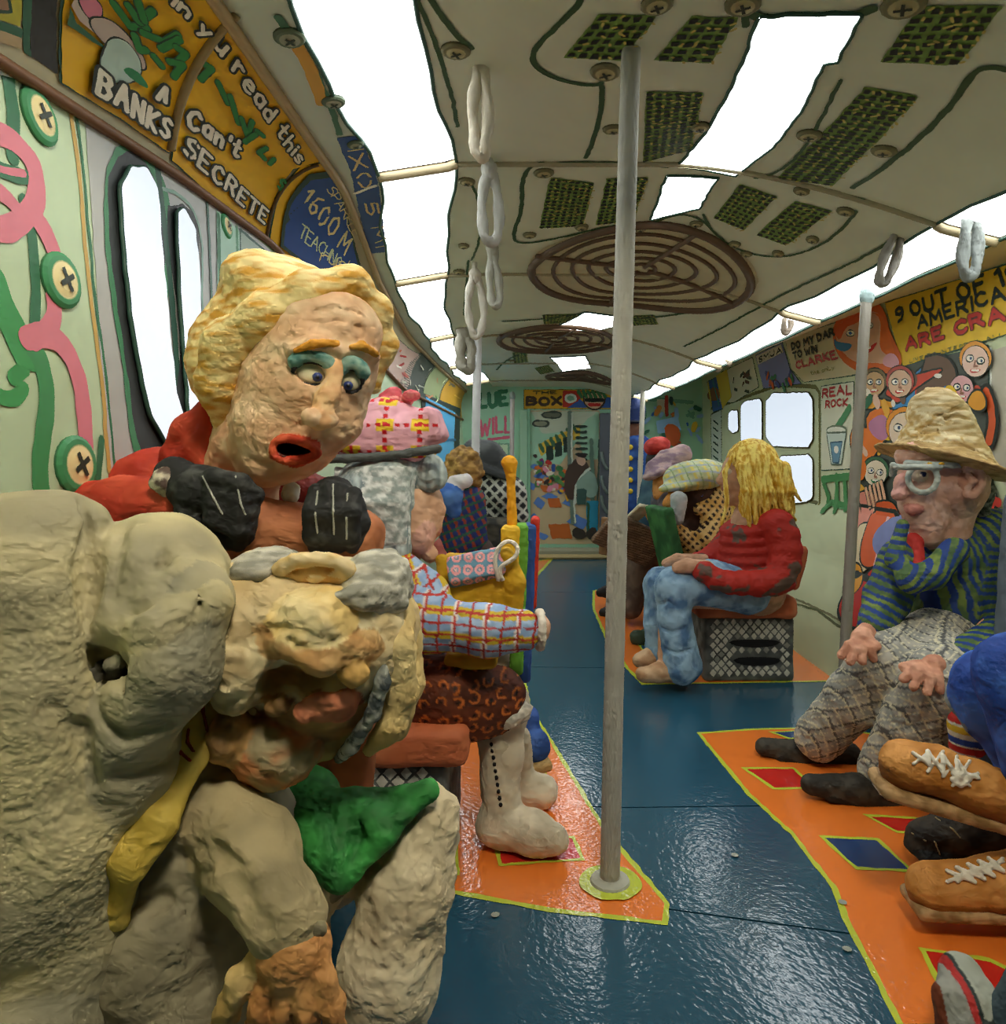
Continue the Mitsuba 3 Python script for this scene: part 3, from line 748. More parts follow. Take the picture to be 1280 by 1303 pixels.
for i in range(6):
    lab = [('left ceiling strip light above the near end', 'right ceiling strip light above the near end'),
           ('largest white lit panel at the upper left of the ceiling', 'white lit panel of the right strip behind the rightmost rope strap'), ('white left strip panel right behind the crossbar', 'white right strip panel above the right pole cap'),
           ('third white panel along the left ceiling strip', 'white right strip panel by the thin rope strap'), ('fourth white panel of the left strip, beside the left pole top', 'bright right strip panel behind the bunched rope straps'), ('small farthest white panel of the left strip', 'small farthest white panel of the right strip')][i]
    lit_strip(1, ribs[i], ribs[i + 1], lab[0], 'left ceiling strip lights'); lit_strip(3, ribs[i], ribs[i + 1], lab[1], 'right ceiling strip lights')
def lit_quad(pts, label):
    k = thing('ceiling_light', label, 'light', 'centre ceiling lights')
    poly = rough(Polygon(CE.picks(pts)).buffer(0), .004, .012, 5)
    v, f = film(CE, poly, .006, .12)
    if np.cross(v[f[:, 1]] - v[f[:, 0]], v[f[:, 2]] - v[f[:, 0]]).sum(0)[2] > 0: f = f[:, ::-1]
    scene[k + '__diffuser'] = mikit.ply((v, f), BSW, False, emitter={'type': 'area', 'radiance': {'type': 'rgb', 'value': list(GLOW_CEIL)}})
    b = np.array(poly.exterior.coords); add(k + '__edge', tube(CE.pos(b[:, 0], b[:, 1]) - [0, 0, .004], .006, 6, False), '#2e5044', 'paint', True)
lit_quad([(965, 20), (1098, 15), (1066, 76), (1050, 78), (1020, 140), (985, 185), (936, 223), (862, 210), (900, 165), (930, 110), (945, 75)], 'large white centre ceiling panel with a ragged edge, right of the near pole')
lit_quad([(848, 222), (914, 225), (890, 264), (828, 279)], 'small white centre ceiling panel right behind the large one')
lit_quad([(698, 419), (745, 396), (785, 402), (784, 414), (760, 420)], 'white centre ceiling panel between the two big round vents')
lit_quad([(700, 454), (745, 452), (752, 468), (715, 472)], 'tiny far white centre ceiling panel before the end wall')
# seams between the roof sections: soft canvas ribs
for i, y in enumerate(ribs):
    s = np.linspace(2.0001, 2.9999, 40)
    add('ceiling__rib', tube(roof(s, np.full(40, y)) + [0, 0, -.002], .014, 8), '#9c967a', 'paint', True, .08)
# painted outlines, all on the vault
P = Paint(CE, .003, .00015, .07, .003)
def ol(pts, w=.018, n=30, c='#34502f'): P.line(pts, c, w, n)
ol([(735, -20), (700, 40), (678, 76), (700, 95), (765, 104)]); ol([(766, 108), (762, 150), (745, 200)]); ol([(545, -10), (570, 30), (600, 60)])
ol([(528, -10), (552, 50), (572, 110), (582, 160)], .014); ol([(690, 205), (668, 220), (662, 270), (655, 305), (690, 306), (740, 295), (790, 285)]); ol([(680, 208), (760, 205), (850, 212)], .012)
ol([(1280, 88), (1240, 92), (1215, 125), (1180, 165), (1140, 200), (1085, 238)], .02); ol([(1060, 245), (1100, 252)], .012)
ol([(895, 272), (905, 290), (950, 320), (1000, 325), (1060, 300), (1090, 268)], .014); ol([(828, 285), (890, 278), (905, 290)], .014)
ol([(950, 10), (948, 30)], .02); ol([(1110, 10), (1050, 25), (960, 18)], .03); ol([(1070, 100), (1040, 160), (1000, 210), (960, 225)], .012)
ol([(640, 408), (700, 404), (740, 398)], .02); ol([(800, 405), (840, 402), (880, 396)], .02); ol([(1140, 300), (1090, 330), (1000, 372), (930, 410), (870, 440)], .014)
ol([(632, 470), (650, 455), (690, 450)], .02, 16)
ol([(600, 232), (612, 290), (600, 330)], .012); ol([(596, 330), (590, 400)], .012)
P.done('ceiling__painted_outline', .05)
P = Paint(CE, .003, .00015, .07, .003)      # blue writing on the fascia
P.poly([(428, 175), (455, 172), (478, 215), (492, 320), (470, 322), (455, 260), (445, 215)], '#2f4a82')
P.text('IXO 5 MI', (440, 190), (478, 315), (462, 185), '#c9b07a', .16, None, 0, .2)
P.line([(352, 20), (405, 100), (432, 170)], '#3f6a50', .02, 12); P.line([(380, 60), (400, 100), (410, 130)], '#c9963a', .035, 8)
P.line([(478, 235), (452, 245)], '#e6e2d4', .02)
P.done('ceiling__fascia_lettering', .05)
for q in ((368, 46, .04), (424, 128, .035), (452, 182, .03)): screw('ceiling__fascia'.split('__')[0], CE, *q, ring='#56644e', face='#8d8f78')
for q in ((580, 63, .04), (770, 90, .045), (891, 160, .035), (945, 4, .045), (836, 4, .04), (1030, 171, .042), (1125, 191, .04), (692, 219, .04), (740, 288, .035), (674, 298, .032), (594, 230, .035), (590, 312, .03), (584, 345, .035),
          (815, 290, .03), (886, 284, .03), (950, 322, .028), (990, 322, .03), (1076, 268, .035), (1020, 242, .032), (1034, 304, .03), (1150, 5, .05), (935, 310, .03), (650, 458, .04), (780, 163, .035)):
    screw('ceiling', CE, *q, ring='#6d6a4a', face='#a39a70', dark='#2c3020', n=14)
# vent grilles
def grille(pts, label):
    k = thing('ceiling_vent', label, 'vent', 'green mesh ceiling vents')
    uv = np.array(CE.picks(pts)); A, B, C, D = uv
    def q(s, t): return (A * (1 - s) + B * s) * (1 - t) + (D * (1 - s) + C * s) * t
    P = Paint(CE, .003, .002, .08, .004); P.uv(Polygon(uv), '#6f8c42'); m, c = join(P.parts); add(k + '__plate', m, c, 'paint', False, .1)
    W, H = np.linalg.norm(B - A), np.linalg.norm(D - A); nx, ny = max(3, int(W / .026)), max(4, int(H / .031)); holes = []; fl = []
    for i in range(nx):
        for j in range(ny):
            z = [q((i + a) / nx, (j + b) / ny) for a, b in ((.1, .18), (.7, .1), (.8, .66), (.2, .74))]
            z = [np.array(w) + rng.uniform(-.004, .004, 2) for w in z]
            m = film(CE, Polygon(z).buffer(0), .0065)
            if m is not None: holes.append((m, '#161b12'))
            if rng.random() < .7:
                o = q((i + .95) / nx, (j + rng.uniform(.1, .9)) / ny); e = o + rng.uniform(-.012, .012, 2)
                m = film(CE, LineString([o, e]).buffer(.004), .0075)
                if m is not None: fl.append((m, '#b9a95a'))
    m, c = join(holes); add(k + '__slot', m, c, 'paint', False, kind='stuff', label='dark slots of the mesh')
    m, c = join(fl); add(k + '__fleck', m, c, 'paint', False, kind='stuff', label='yellow flecks on the mesh')
for pts, lab in (([(762, 17), (838, 18), (790, 76), (716, 72)], 'green mesh vent beside the top of the near pole'), ([(880, 20), (940, 20), (905, 80), (832, 76)], 'green mesh vent at the top edge between near pole and large lit panel'),
        ([(822, 115), (895, 117), (880, 190), (818, 206)], 'long green mesh vent just right of the near pole'), ([(1168, 8), (1278, 4), (1220, 82), (1120, 78)], 'green mesh vent in the upper right corner of the ceiling'),
        ([(1100, 110), (1170, 122), (1058, 236), (988, 226)], 'longest green mesh vent, slanting right of the large lit panel'), ([(700, 225), (756, 232), (742, 287), (686, 290)], 'left one of the square green vents before the big round vent'),
        ([(772, 226), (826, 225), (806, 280), (758, 286)], 'square green vent behind the near pole'), ([(942, 234), (990, 250), (946, 292), (908, 277)], 'small green mesh vent right of the small lit panel'), ([(1012, 255), (1060, 268), (1000, 312), (962, 298)], 'rightmost of the small green vents before the big round vent'),
        ([(690, 400), (735, 399), (725, 410), (692, 412)], 'far green vent left of the far lit panel'), ([(800, 402), (832, 400), (838, 412), (806, 414)], 'far green vent right of the far lit panel'), ([(652, 448), (670, 447), (672, 460), (654, 462)], 'tiny dark vent far left near the end wall'), ([(680, 468), (698, 464), (706, 472), (688, 476)], 'tiny dark vent beside the farthest lit panel')):
    grille(pts, lab)
# round vents: concentric painted rings standing proud
def round_vent(px, py, R, label, rings=6):
    k = thing('round_vent', label, 'vent', 'round ceiling vents'); c0 = np.array(CE.pick(px, py))
    P = Paint(CE, .004, .001, .08, .006); P.uv(Point(*c0).buffer(R), '#b9b192'); m, c = join(P.parts); add(k + '__disc', m, c, 'paint', False, .12)
    for i in range(rings):
        r = R * (1 - i / rings) - .02; t = np.linspace(0, 2 * np.pi, 50)
        q = c0 + (r * (1 + .04 * np.sin(3 * t + i)))[:, None] * np.c_[np.cos(t), np.sin(t)]
        add(k + '__ring', tube(CE.pos(q[:, 0], q[:, 1]) - [0, 0, .006], .013 + .012 * (i == 0), 6, False), '#5f4a38', 'paint', True, .1)
    for a in (.35, 1.75, 3.5, 5.0):
        r = np.linspace(.05, R, 10); q = c0 + r[:, None] * np.array([math.cos(a), math.sin(a)])
        add(k + '__spoke', tube(CE.pos(q[:, 0], q[:, 1]) - [0, 0, .012], .014, 6), '#6a5543', 'paint', True, .1)
round_vent(815, 340, .62, 'largest brown round ceiling vent, behind the near pole'); round_vent(708, 431, .46, 'middle brown round ceiling vent left of the near pole', 5); round_vent(738, 478, .36, 'smallest and farthest round ceiling vent', 4)
# ================================================================== RIGHT WALL
add('wall_right', heightgrid(lambda u, v: RW.pos(u, v).T, np.linspace(.3, YEND + .4, 90), np.linspace(0, EYE + 1.0, 60)), '#c0caa2', 'paint', True, .07); S({}, 'wall_right')
add('wall_end', heightgrid(lambda u, v: EW.pos(u, v).T, np.linspace(-1.05, 2.3, 20), np.linspace(0, 2.35, 14)), '#9fcfae', 'paint', False, .05); S({}, 'wall_end')
yr = np.linspace(.3, YEND, 60)
add('trim_5', tube(RW.pos(yr, EYE + RT(yr)) - [.012, 0, -.012], .014, 8), '#a8905a', 'paint', True, .1); S({}, 'trim_5')
P = Paint(RW, .0015, .00015, amp=.003)
P.line([(1090, 465), (1086, 600), (1080, 760)], '#3d4a3a', .02)
P.poly([(1262, 446), (1282, 440), (1282, 620), (1262, 600)], '#b9b4a0'); P.line([(1260, 446), (1258, 560), (1262, 640)], '#e8efe2', .03)
P.line([(1000, 660), (1002, 740), (995, 800)], '#6d7350', .012, 10); P.line([(1005, 760), (1030, 770), (1070, 790)], '#7d805c', .012, 8); P.line([(1000, 765), (1040, 776), (1072, 800)], '#5f6a48', .012)
P.line([(1043, 640), (1043, 500), (1038, 492), (990, 490), (930, 512), (905, 520)], '#6a6a3a', .03); P.line([(1040, 640), (1000, 630)], '#5f5f3a', .025)
P.poly([(905, 528), (918, 522), (918, 600), (906, 600)], '#c8d4c4', '#39402f', .015)
for k in range(6):
    P.line([(908, 535 + 9 * k), (914, 540 + 9 * k)], '#2f4a3a', .02)
P.done('wall_right__painted_seam'); labels['wall_right__painted_seam'] = {'label': 'dark painted seams and window outlines'}
def wpane(key, pts, lab):
    S2(pane(RW, key, pts, GLOW_WIN, .012, frame_c='#4d4a2c', smooth_=.04), lab)
wpane('window_4', [(976, 510), (985, 500), (1030, 499), (1036, 508), (1036, 560), (1030, 570), (985, 568), (976, 556)], 'larger upper back-lit pane of the right window')
wpane('window_5', [(944, 516), (950, 510), (968, 507), (971, 512), (971, 562), (966, 570), (950, 570), (944, 560)], 'narrow upper back-lit pane left of the larger one')
wpane('window_6', [(990, 588), (996, 580), (1030, 578), (1036, 584), (1036, 632), (1028, 640), (1000, 642), (990, 630)], 'lower back-lit pane of the right window behind the yellow hair')
wpane('window_7', [(928, 526), (932, 522), (940, 522), (941, 548), (934, 552), (928, 546)], 'tiny back-lit pane near the end wall on the right')
wpane('window_8', [(944, 586), (950, 580), (966, 580), (971, 586), (971, 632), (964, 640), (950, 640), (944, 630)], 'lower narrow back-lit pane hidden by the yellow hair')

# adverts of the right side
k = sign('advert', 'yellow advert reading 9 out of 10 Americans in black and red letters'); board(k, RW, [(1127, 386), (1285, 336), (1400, 305), (1400, 392), (1285, 424), (1150, 466)], '#e2bb2c')
P = Paint(RW, .009, .0002, amp=.002)
P.text('9 OUT OF 10', (1143, 411), (1302, 358), (1139, 391), '#22302c', .2, None, 0, .26, .06)
P.text('AMERICANS', (1171, 420), (1326, 367), (1168, 402), '#22302c', .2, None, 0, .26, .06)
P.text('ARE CRAZY', (1156, 447), (1335, 391), (1153, 430), '#c3362a', .24, '#5a2a22', .05, .3, .06)
P.text('LIVE TO INTEGRAL ALLANO', (1160, 462), (1310, 420), (1159, 457), '#4a5a3a', .16, None, 0, .3)
P.done(k + '__lettering')
k = sign('advert', 'cream advert with a red-haired smiling face and pink and black lettering'); board(k, RW, [(1000, 432), (1060, 412), (1118, 396), (1132, 430), (1148, 466), (1080, 478), (1024, 486), (1008, 470)], '#d6caa2')
P = Paint(RW, .009, .0002, amp=.002)
P.blob([(1066, 420), (1090, 400), (1118, 398), (1130, 430), (1142, 464), (1118, 462), (1096, 462), (1076, 450)], '#d9a988', '#d9692a', .05, 40)
P.blob([(1112, 398), (1124, 402), (1134, 430), (1138, 452), (1128, 450), (1122, 425)], '#e0702a')
P.blob([(1064, 424), (1076, 408), (1100, 400), (1096, 408), (1078, 418), (1070, 432)], '#d9602a')
P.oval(1084, 424, 5, 3.5, '#e8e4d0', '#2a3a4a'); P.oval(1084, 424, 2.2, 2, '#3b5f9e'); P.oval(1108, 414, 5, 3.5, '#e8e4d0', '#2a3a4a'); P.oval(1109, 414, 2, 2, '#2a4a3a')
P.line([(1096, 424), (1094, 438), (1099, 440)], '#a8705a', .012); P.blob([(1092, 447), (1104, 444), (1118, 436), (1110, 448), (1100, 452)], '#c02a22', n=20); P.line([(1098, 447), (1110, 442)], '#ece4d4', .014)
P.blob([(1064, 430), (1074, 436), (1086, 440), (1080, 446), (1070, 446)], '#3b7fae'); P.blob([(1130, 452), (1142, 452), (1146, 464), (1130, 466)], '#d8a0a8')
P.text('DO MY DAR', (1010, 446), (1064, 428), (1008, 436), '#2a2a22', .24); P.text('TO WIN', (1012, 458), (1042, 449), (1010, 448), '#2a2a22', .22)
P.text('CLARKE', (1016, 470), (1068, 456), (1013, 460), '#c8545a', .2); P.text('the only', (1034, 478), (1064, 470), (1033, 472), '#8f8a50', .18)
P.done(k + '__lettering')
k = sign('advert', 'purple and blue painted advert with a black lettered top, left of the cream one'); board(k, RW, [(962, 452), (996, 436), (1006, 470), (1020, 488), (972, 494)], '#7f86b8')
P = Paint(RW, .009, .0002, amp=.002)
P.poly([(963, 453), (995, 438), (998, 448), (966, 464)], '#d8d2bc'); P.text('SMUA', (967, 462), (996, 449), (966, 454), '#22281f', .22)
for j in range(16):
    x, y = rng.uniform(972, 1010), rng.uniform(468, 490); P.line([(x, y), (x + rng.uniform(-4, 5), y + rng.uniform(3, 7))], ['#c85a30', '#3f7a56', '#4a4f8e'][j % 3], .04)
P.done(k + '__lettering')
k = sign('advert', 'white advert with dark doodles and a yellow strip, over the thin straps'); board(k, RW, [(918, 474), (958, 455), (966, 492), (934, 512), (916, 512)], '#cfcfb4')
P = Paint(RW, .009, .0002, amp=.002)
P.poly([(912, 478), (926, 470), (932, 505), (920, 520)], '#d8bf45')
for j in range(12):
    x, y = rng.uniform(930, 958), rng.uniform(470, 500); P.line([(x, y), (x + rng.uniform(-5, 5), y + rng.uniform(-4, 6))], ['#3a463a', '#5a3f2f'][j % 2], .03)
P.done(k + '__lettering')
k = sign('advert', 'blue advert with a brown figure, last on the right before the end wall'); board(k, RW, [(900, 486), (912, 480), (920, 520), (908, 524)], '#3a62a0')
P = Paint(RW, .009, .0002, amp=.002); P.blob([(905, 495), (913, 494), (915, 508), (907, 510)], '#8a5a38'); P.line([(902, 488), (906, 515)], '#d8bf45', .05); P.line([(908, 484), (916, 516)], '#3f8a86', .03); P.done(k + '__figure')
k = sign('poster', 'white poster with red ROCK lettering and a drawn ice drink'); board(k, RW, [(1046, 492), (1087, 486), (1086, 596), (1046, 598)], '#d3d6bc')
P = Paint(RW, .009, .0002, amp=.002)
P.text('REAL', (1048, 507), (1085, 502), (1048, 494), '#a8322c', .24); P.text('ROCK', (1052, 520), (1080, 517), (1052, 509), '#a8322c', .24)
P.line([(1066, 545), (1076, 530), (1082, 520)], '#4a8a58', .06); P.oval(1066, 548, 12, 5, '#dfe3d0', '#6a7a60', .012); P.poly([(1054, 552), (1078, 551), (1072, 590), (1060, 590)], '#c2d0c4', '#5a6a58', .012); P.poly([(1059, 564), (1073, 563), (1069, 588), (1062, 588)], '#6a93a8', '#3a5a6a', .01); P.oval(1066, 572, 3, 5, '#e6e6d8')
P.done(k + '__drawing')
P = Paint(RW, .009, .0002, amp=.003)
for a in ([(1048, 610), (1085, 606)], [(1066, 606), (1064, 650)], [(1050, 616), (1056, 632), (1050, 650)], [(1060, 640), (1085, 646)], [(1076, 610), (1078, 648)], [(1048, 650), (1060, 640)]):
    P.line(a, '#4a8a50', .05)
P.done('wall_right__graffiti'); labels['wall_right__graffiti'] = {'label': 'green graffiti strokes under the drink poster'}
P = Paint(RW, .012, .0006, amp=.003); P.line([(1255, 600), (1262, 625), (1262, 650), (1252, 655)], '#c23a2c', .05, 12, '#20281f', .02); P.line([(1258, 500), (1266, 540), (1262, 560)], '#d05a2c', .05, 10, '#20281f', .02)
P.line([(1275, 640), (1262, 632), (1258, 645)], '#c23a2c', .04); P.done('wall_right__red_mark')

# crowd mural behind the straw hat
k = thing('mural', 'crowded painted mural of faces and hands behind the straw-hatted man', 'mural')
board(k, RW, [(1092, 476), (1150, 466), (1258, 440), (1262, 640), (1200, 740), (1080, 800), (1086, 640)], '#4a5148')
FACE = '#d9b596'
M = Paint(RW, .0082, .00008, .05, .002)
for j in range(60):
    x, y = rng.uniform(1098, 1256), rng.uniform(478, 700)
    if y > 840 - .6 * (x - 1000) + 60: continue
    M.line([(x, y), (x + rng.uniform(-9, 9), y + rng.uniform(-12, 12))], ['#2f6a48', '#c8503a', '#e0a83a', '#3f78b0', '#d8b49a', '#6a5442', '#e8e0cc', '#4a8a6a'][j % 8], rng.uniform(.02, .07))
M.done(k + '__painted_dabs', .1, kind='stuff', label='small bright dabs of paint')
def face(P, px, py, r, skin, hair=None, rot=0, mouth='#b8322c'):
    if hair: P.oval(px, py - r * .25, r * 1.2, r * 1.25, hair, '#20281f', .005)
    P.oval(px, py, r, r * 1.15, skin, '#20281f', .005)
    for s in (-1, 1):
        ex, ey = px + s * r * .42 * math.cos(rot), py - r * .15 + s * r * .42 * math.sin(rot)
        P.oval(ex, ey, r * .26, r * .22, '#ece6d6', '#1e2a22', .006); P.oval(ex + r * .06, ey, r * .1, r * .12, '#26406a')
    P.line([(px, py), (px - r * .1, py + r * .35), (px + r * .15, py + r * .38)], '#9a6a52', .012)
    P.blob([(px - r * .4, py + r * .62), (px, py + r * .55), (px + r * .4, py + r * .62), (px, py + r * .85)], mouth, n=16); P.line([(px - r * .25, py + r * .66), (px + r * .25, py + r * .66)], '#f0e8d8', .01)
P = Paint(RW, .009, .00012, .05, .002)
P.blob([(1094, 500), (1130, 510), (1180, 540), (1170, 560), (1120, 520), (1096, 520)], '#dc9a2c', '#20281f', .01)
P.blob([(1150, 500), (1185, 470), (1170, 515), (1140, 530)], '#3f86b8', '#20281f', .01)
P.blob([(1180, 455), (1215, 465), (1200, 520), (1172, 520), (1170, 490)], '#6b5442', '#20281f', .012)
P.blob([(1135, 505), (1180, 474), (1200, 470), (1160, 500), (1142, 512)], '#c84a32', '#20281f', .01)
P.oval(1184, 503, 6, 5, '#ece6d6'); P.oval(1196, 478, 5, 3, '#ece6d6'); P.oval(1184, 504, 2, 2, '#20281f')
P.blob([(1105, 545), (1130, 520), (1150, 530), (1120, 570), (1100, 600), (1092, 590)], '#e0782a', '#20281f', .012)
P.blob([(1128, 528), (1138, 530), (1136, 560), (1128, 560)], '#e2bb2c'); P.blob([(1118, 530), (1126, 528), (1128, 560), (1118, 558)], '#b87a98')
face(P, 1115, 488, 13, '#c8a476', '#7a6a42'); face(P, 1148, 488, 15, FACE, '#b8554a'); face(P, 1245, 460, 17, '#e4c4b0', '#e09a3a', .2); face(P, 1228, 495, 15, '#d8a8a8', None, .1); face(P, 1155, 548, 20, '#e2ccb0', '#e0902a', .1); face(P, 1118, 602, 14, '#e0d4b8', '#3f6a48', .2, '#2f7a48')
P.blob([(1094, 585), (1106, 600), (1098, 612), (1090, 600)], '#e0782a')
P.blob([(1092, 640), (1108, 625), (1128, 640), (1122, 670), (1100, 690), (1090, 670)], '#d98c78', '#20281f', .01)
for j in range(5):
    P.line([(1106 + 5 * j, 622 - 2 * j), (1112 + 5 * j, 650 + 3 * j)], '#dfb490', .03, outline='#20281f', ow=.006)
P.blob([(1090, 700), (1110, 670), (1120, 690), (1100, 730)], '#d8c8a0', '#20281f', .01)
P.blob([(1120, 640), (1140, 640), (1136, 700), (1118, 720)], '#d8602c', '#20281f', .01); P.line([(1136, 650), (1126, 690), (1118, 720)], '#e6b8b4', .03); P.line([(1140, 670), (1132, 700), (1134, 740)], '#e6b8b4', .03)
P.blob([(1140, 660), (1160, 660), (1160, 720), (1136, 720)], '#7a86b8'); P.blob([(1110, 730), (1135, 720), (1130, 790), (1090, 800)], '#b82a22', '#20281f', .015); P.blob([(1130, 725), (1150, 715), (1145, 770), (1130, 780)], '#2f5a9a')
P.blob([(1082, 735), (1096, 720), (1100, 745), (1084, 760)], '#dc9a2c', '#20281f', .01)
P.blob([(1205, 500), (1215, 490), (1225, 510), (1212, 525)], '#e2bb2c'); P.blob([(1240, 505), (1256, 500), (1258, 520), (1244, 520)], '#dc9a2c', '#20281f', .01)
P.done(k + '__painted_crowd', .1)

# ================================================================== END WALL: door opening painted with the next car, panels, graffiti
k = 'door_1'
def ex(px): return (px - CX) * YEND / FPX
def ez(py): return EYE - (py - CY) * YEND / FPX
P = Paint(EW, .004, .002, amp=.006); P.poly([(674, 522), (763, 522), (763, 692), (674, 692)], '#c9b48c'); P.done('door_1__floor_painting')
labels['door_1'] = {'kind': 'structure', 'label': 'end door painted with a view into the next car'}
P = Paint(EW, .008, .0002, amp=.008)
P.poly([(675, 524), (762, 524), (762, 585), (745, 585), (735, 560), (712, 592), (690, 588), (675, 600)], '#a3cfb0')
P.poly([(676, 524), (760, 524), (730, 548), (690, 552)], '#c4cdb4')
P.poly([(684, 566), (738, 540), (738, 556), (688, 580)], '#d6b843')
for j in range(7): P.line([(687 + 7 * j, 566 - 4 * j), (691 + 7 * j, 574 - 4 * j)], '#3f6a48', .04)
for (x, y) in ((700, 577), (711, 572), (722, 566)): P.poly([(x - 5, y - 8), (x + 4, y - 11), (x + 4, y + 8), (x - 5, y + 10)], '#22382e')
P.oval(702, 528, 11, 3, '#6a6f5c', '#39453a', .02); P.oval(688, 539, 9, 3, '#8b8f78', '#39453a', .02)
for (x, y, w, h) in ((640, 594, 8, 4), (650, 606, 10, 5), (634, 618, 8, 6), (668, 604, 10, 5), (700, 622, 10, 6), (650, 640, 10, 8), (640, 660, 9, 8), (672, 632, 14, 5), (712, 640, 12, 6), (690, 618, 9, 4), (655, 682, 12, 5), (730, 664, 18, 10)):
    x = 676 + (x - 634) * .62; w *= .8
    P.poly([(x - w, y), (x - w * .2, y - h), (x + w, y - h * .1), (x + w * .4, y + h)], '#5f86c8')
for (x, y, w, h) in ((660, 600, 10, 4), (685, 640, 13, 6), (700, 676, 22, 9), (648, 612, 8, 3), (664, 622, 10, 4)):
    x = 680 + (x - 634) * .5; w *= .7
    P.poly([(x - w, y - h), (x + w * .7, y - h), (x + w, y + h), (x - w * .7, y + h)], '#c4682c')
pc = ['#b8322c', '#3f7a48', '#e0b03a', '#d88ca0', '#2f4f8e', '#d87030', '#3a2f2a', '#8a3a6a', '#e4d8c0', '#5a8a4a']
for j in range(70):
    t = rng.random(); x = 684 + 48 * t + rng.normal(0, 4); y = 600 + 18 * t + rng.normal(0, 9)
    a, r = rng.uniform(0, 3.1), rng.uniform(2.5, 6)
    P.line([(x, y), (x + r * math.cos(a), y + r * math.sin(a))], pc[rng.integers(10)], rng.uniform(.03, .065))
for j in range(7): P.line([(733, 543 + 7 * j), (746, 543 + 7 * j)], '#22382e', .03)
P.line([(725, 525), (725, 600), (729, 665)], '#6a7d70', .05, 12); P.line([(728, 525), (728, 600), (732, 665)], '#c9d2c0', .02, 12)
P.line([(752, 560), (754, 640)], '#5c7a68', .05); P.line([(762, 560), (760, 640)], '#4a5f52', .02)
P.blob([(727, 590), (738, 582), (750, 595), (744, 625), (724, 636), (718, 620)], '#4a3a30'); P.oval(739, 586, 6, 7, '#c8a48c'); P.line([(736, 578), (743, 580)], '#2a2420', .05)
P.line([(750, 596), (736, 612), (732, 640)], '#c9d2c0', .03, 10); P.blob([(742, 605), (752, 600), (756, 632), (742, 630)], '#8aa898'); P.poly([(734, 622), (746, 622), (746, 642), (734, 642)], '#3a5a52')
P.poly([(746, 637), (761, 637), (760, 676), (746, 676)], '#2f8fae'); P.line([(748, 640), (748, 674)], '#2a5a42', .03)
P.blob([(728, 676), (742, 674), (746, 682), (732, 684)], '#3a342c'); P.blob([(746, 676), (760, 676), (758, 686), (748, 685)], '#3a342c')
P.done('door_1__passengers_painting', .1)
for a, b, c_, w in (((666, 522), (666, 694), '#a9d4b4', .045), ((673, 520), (673, 694), '#86b898', .018), ((783, 522), (783, 694), '#8a9a90', .04)):
    add('door_1__jamb', boxm([ex(a[0]) - w, YEND - .06, ez(b[1])], [ex(a[0]) + w, YEND - .005, ez(a[1])]), c_, 'paint', False, .06)
add('door_1__leaf', boxm([ex(762), YEND - .09, ez(690)], [ex(782), YEND - .06, ez(526)], .01), '#5f646c', 'paint', False, .1)
for z in (575, 605, 630): add('door_1__hinge', tube(curve([[ex(764), YEND - .1, ez(z)], [ex(766), YEND - .11, ez(z + 12)], [ex(772), YEND - .1, ez(z + 22)]], 10), .02, 6), '#7d8a86', 'paint', True)
add('door_1__threshold', boxm([ex(600), YEND - .22, 0], [ex(782), YEND - .01, .10], .02), '#9c9a80', 'paint', False, .1); add('door_1__threshold_plate', boxm([ex(600), YEND - .34, 0], [ex(782), YEND - .23, .05], .02), '#b7a272', 'paint', False, .1)
k = sign('advert', 'yellow BOX sign with a painted red target over the end door'); board(k, EW, [(667, 496), (778, 496), (778, 520), (667, 520)], '#dba92a', .006, '#7a5a1e')
P = Paint(EW, .009, .0002, amp=.004)
P.text('THE', (678, 502), (708, 502), (678, 497), '#4a3a20', .25); P.text('BOX', (670, 517), (714, 517), (670, 504), '#4a3420', .28)
P.poly([(716, 497), (740, 497), (736, 518), (716, 518)], '#c23a2c'); P.oval(726, 507, 8, 6, '#dfe4d4'); P.oval(726, 507, 5, 3.5, '#8ab89a')
P.poly([(722, 519), (738, 508), (752, 519)], '#3a62a8'); P.poly([(762, 519), (770, 506), (778, 506), (778, 519)], '#3a62a8')
P.blob([(744, 505), (756, 500), (768, 505), (764, 517), (756, 520), (748, 517)], '#d9b08c', '#3a2a20', .02); P.line([(746, 509), (766, 509)], '#22281f', .05); P.line([(750, 515), (762, 515)], '#c02a22', .04)
for j in range(6): P.line([(736 + 6 * j, 498), (740 + 6 * j, 505)], '#3f7a48', .04)
P.done(k + '__lettering')
P = Paint(EW, .004, .0006, amp=.006)
P.text('LUE', (610, 521), (645, 518), (610, 499), '#2f7a52', .24, None, 0, .3); P.text('WILL', (611, 556), (650, 550), (611, 533), '#d0607a', .14, None, 0, .3); P.line([(622, 559), (650, 556)], '#d0607a', .035)
P.poly([(626, 566), (646, 566), (646, 578), (626, 578)], '#c2d6b4', '#7da488', .02)
P.line([(796, 505), (880, 512)], '#6fa888', .05); P.poly([(836, 508), (846, 508), (846, 526), (836, 526)], '#d6cdb2'); P.line([(848, 505), (848, 528)], '#b8402c', .045)
for j in range(90):
    x, y = rng.uniform(800, 896), rng.uniform(512, 640)
    P.line([(x, y), (x + rng.uniform(-7, 7), y + rng.uniform(-9, 9))], ['#2f6a52', '#3a6ab0', '#c8503a', '#d8b83a', '#6fa888', '#8fb4d8', '#2a4a42', '#d0883a'][rng.integers(8)], rng.uniform(.02, .06))
P.poly([(834, 536), (860, 530), (866, 548), (836, 552)], '#8fb8d8'); P.blob([(844, 545), (856, 540), (864, 550), (860, 565)], '#d0602c')
P.done('wall_end__graffiti', .08); labels['wall_end__graffiti'] = {'label': 'green and pink graffiti and colourful scribbles'}
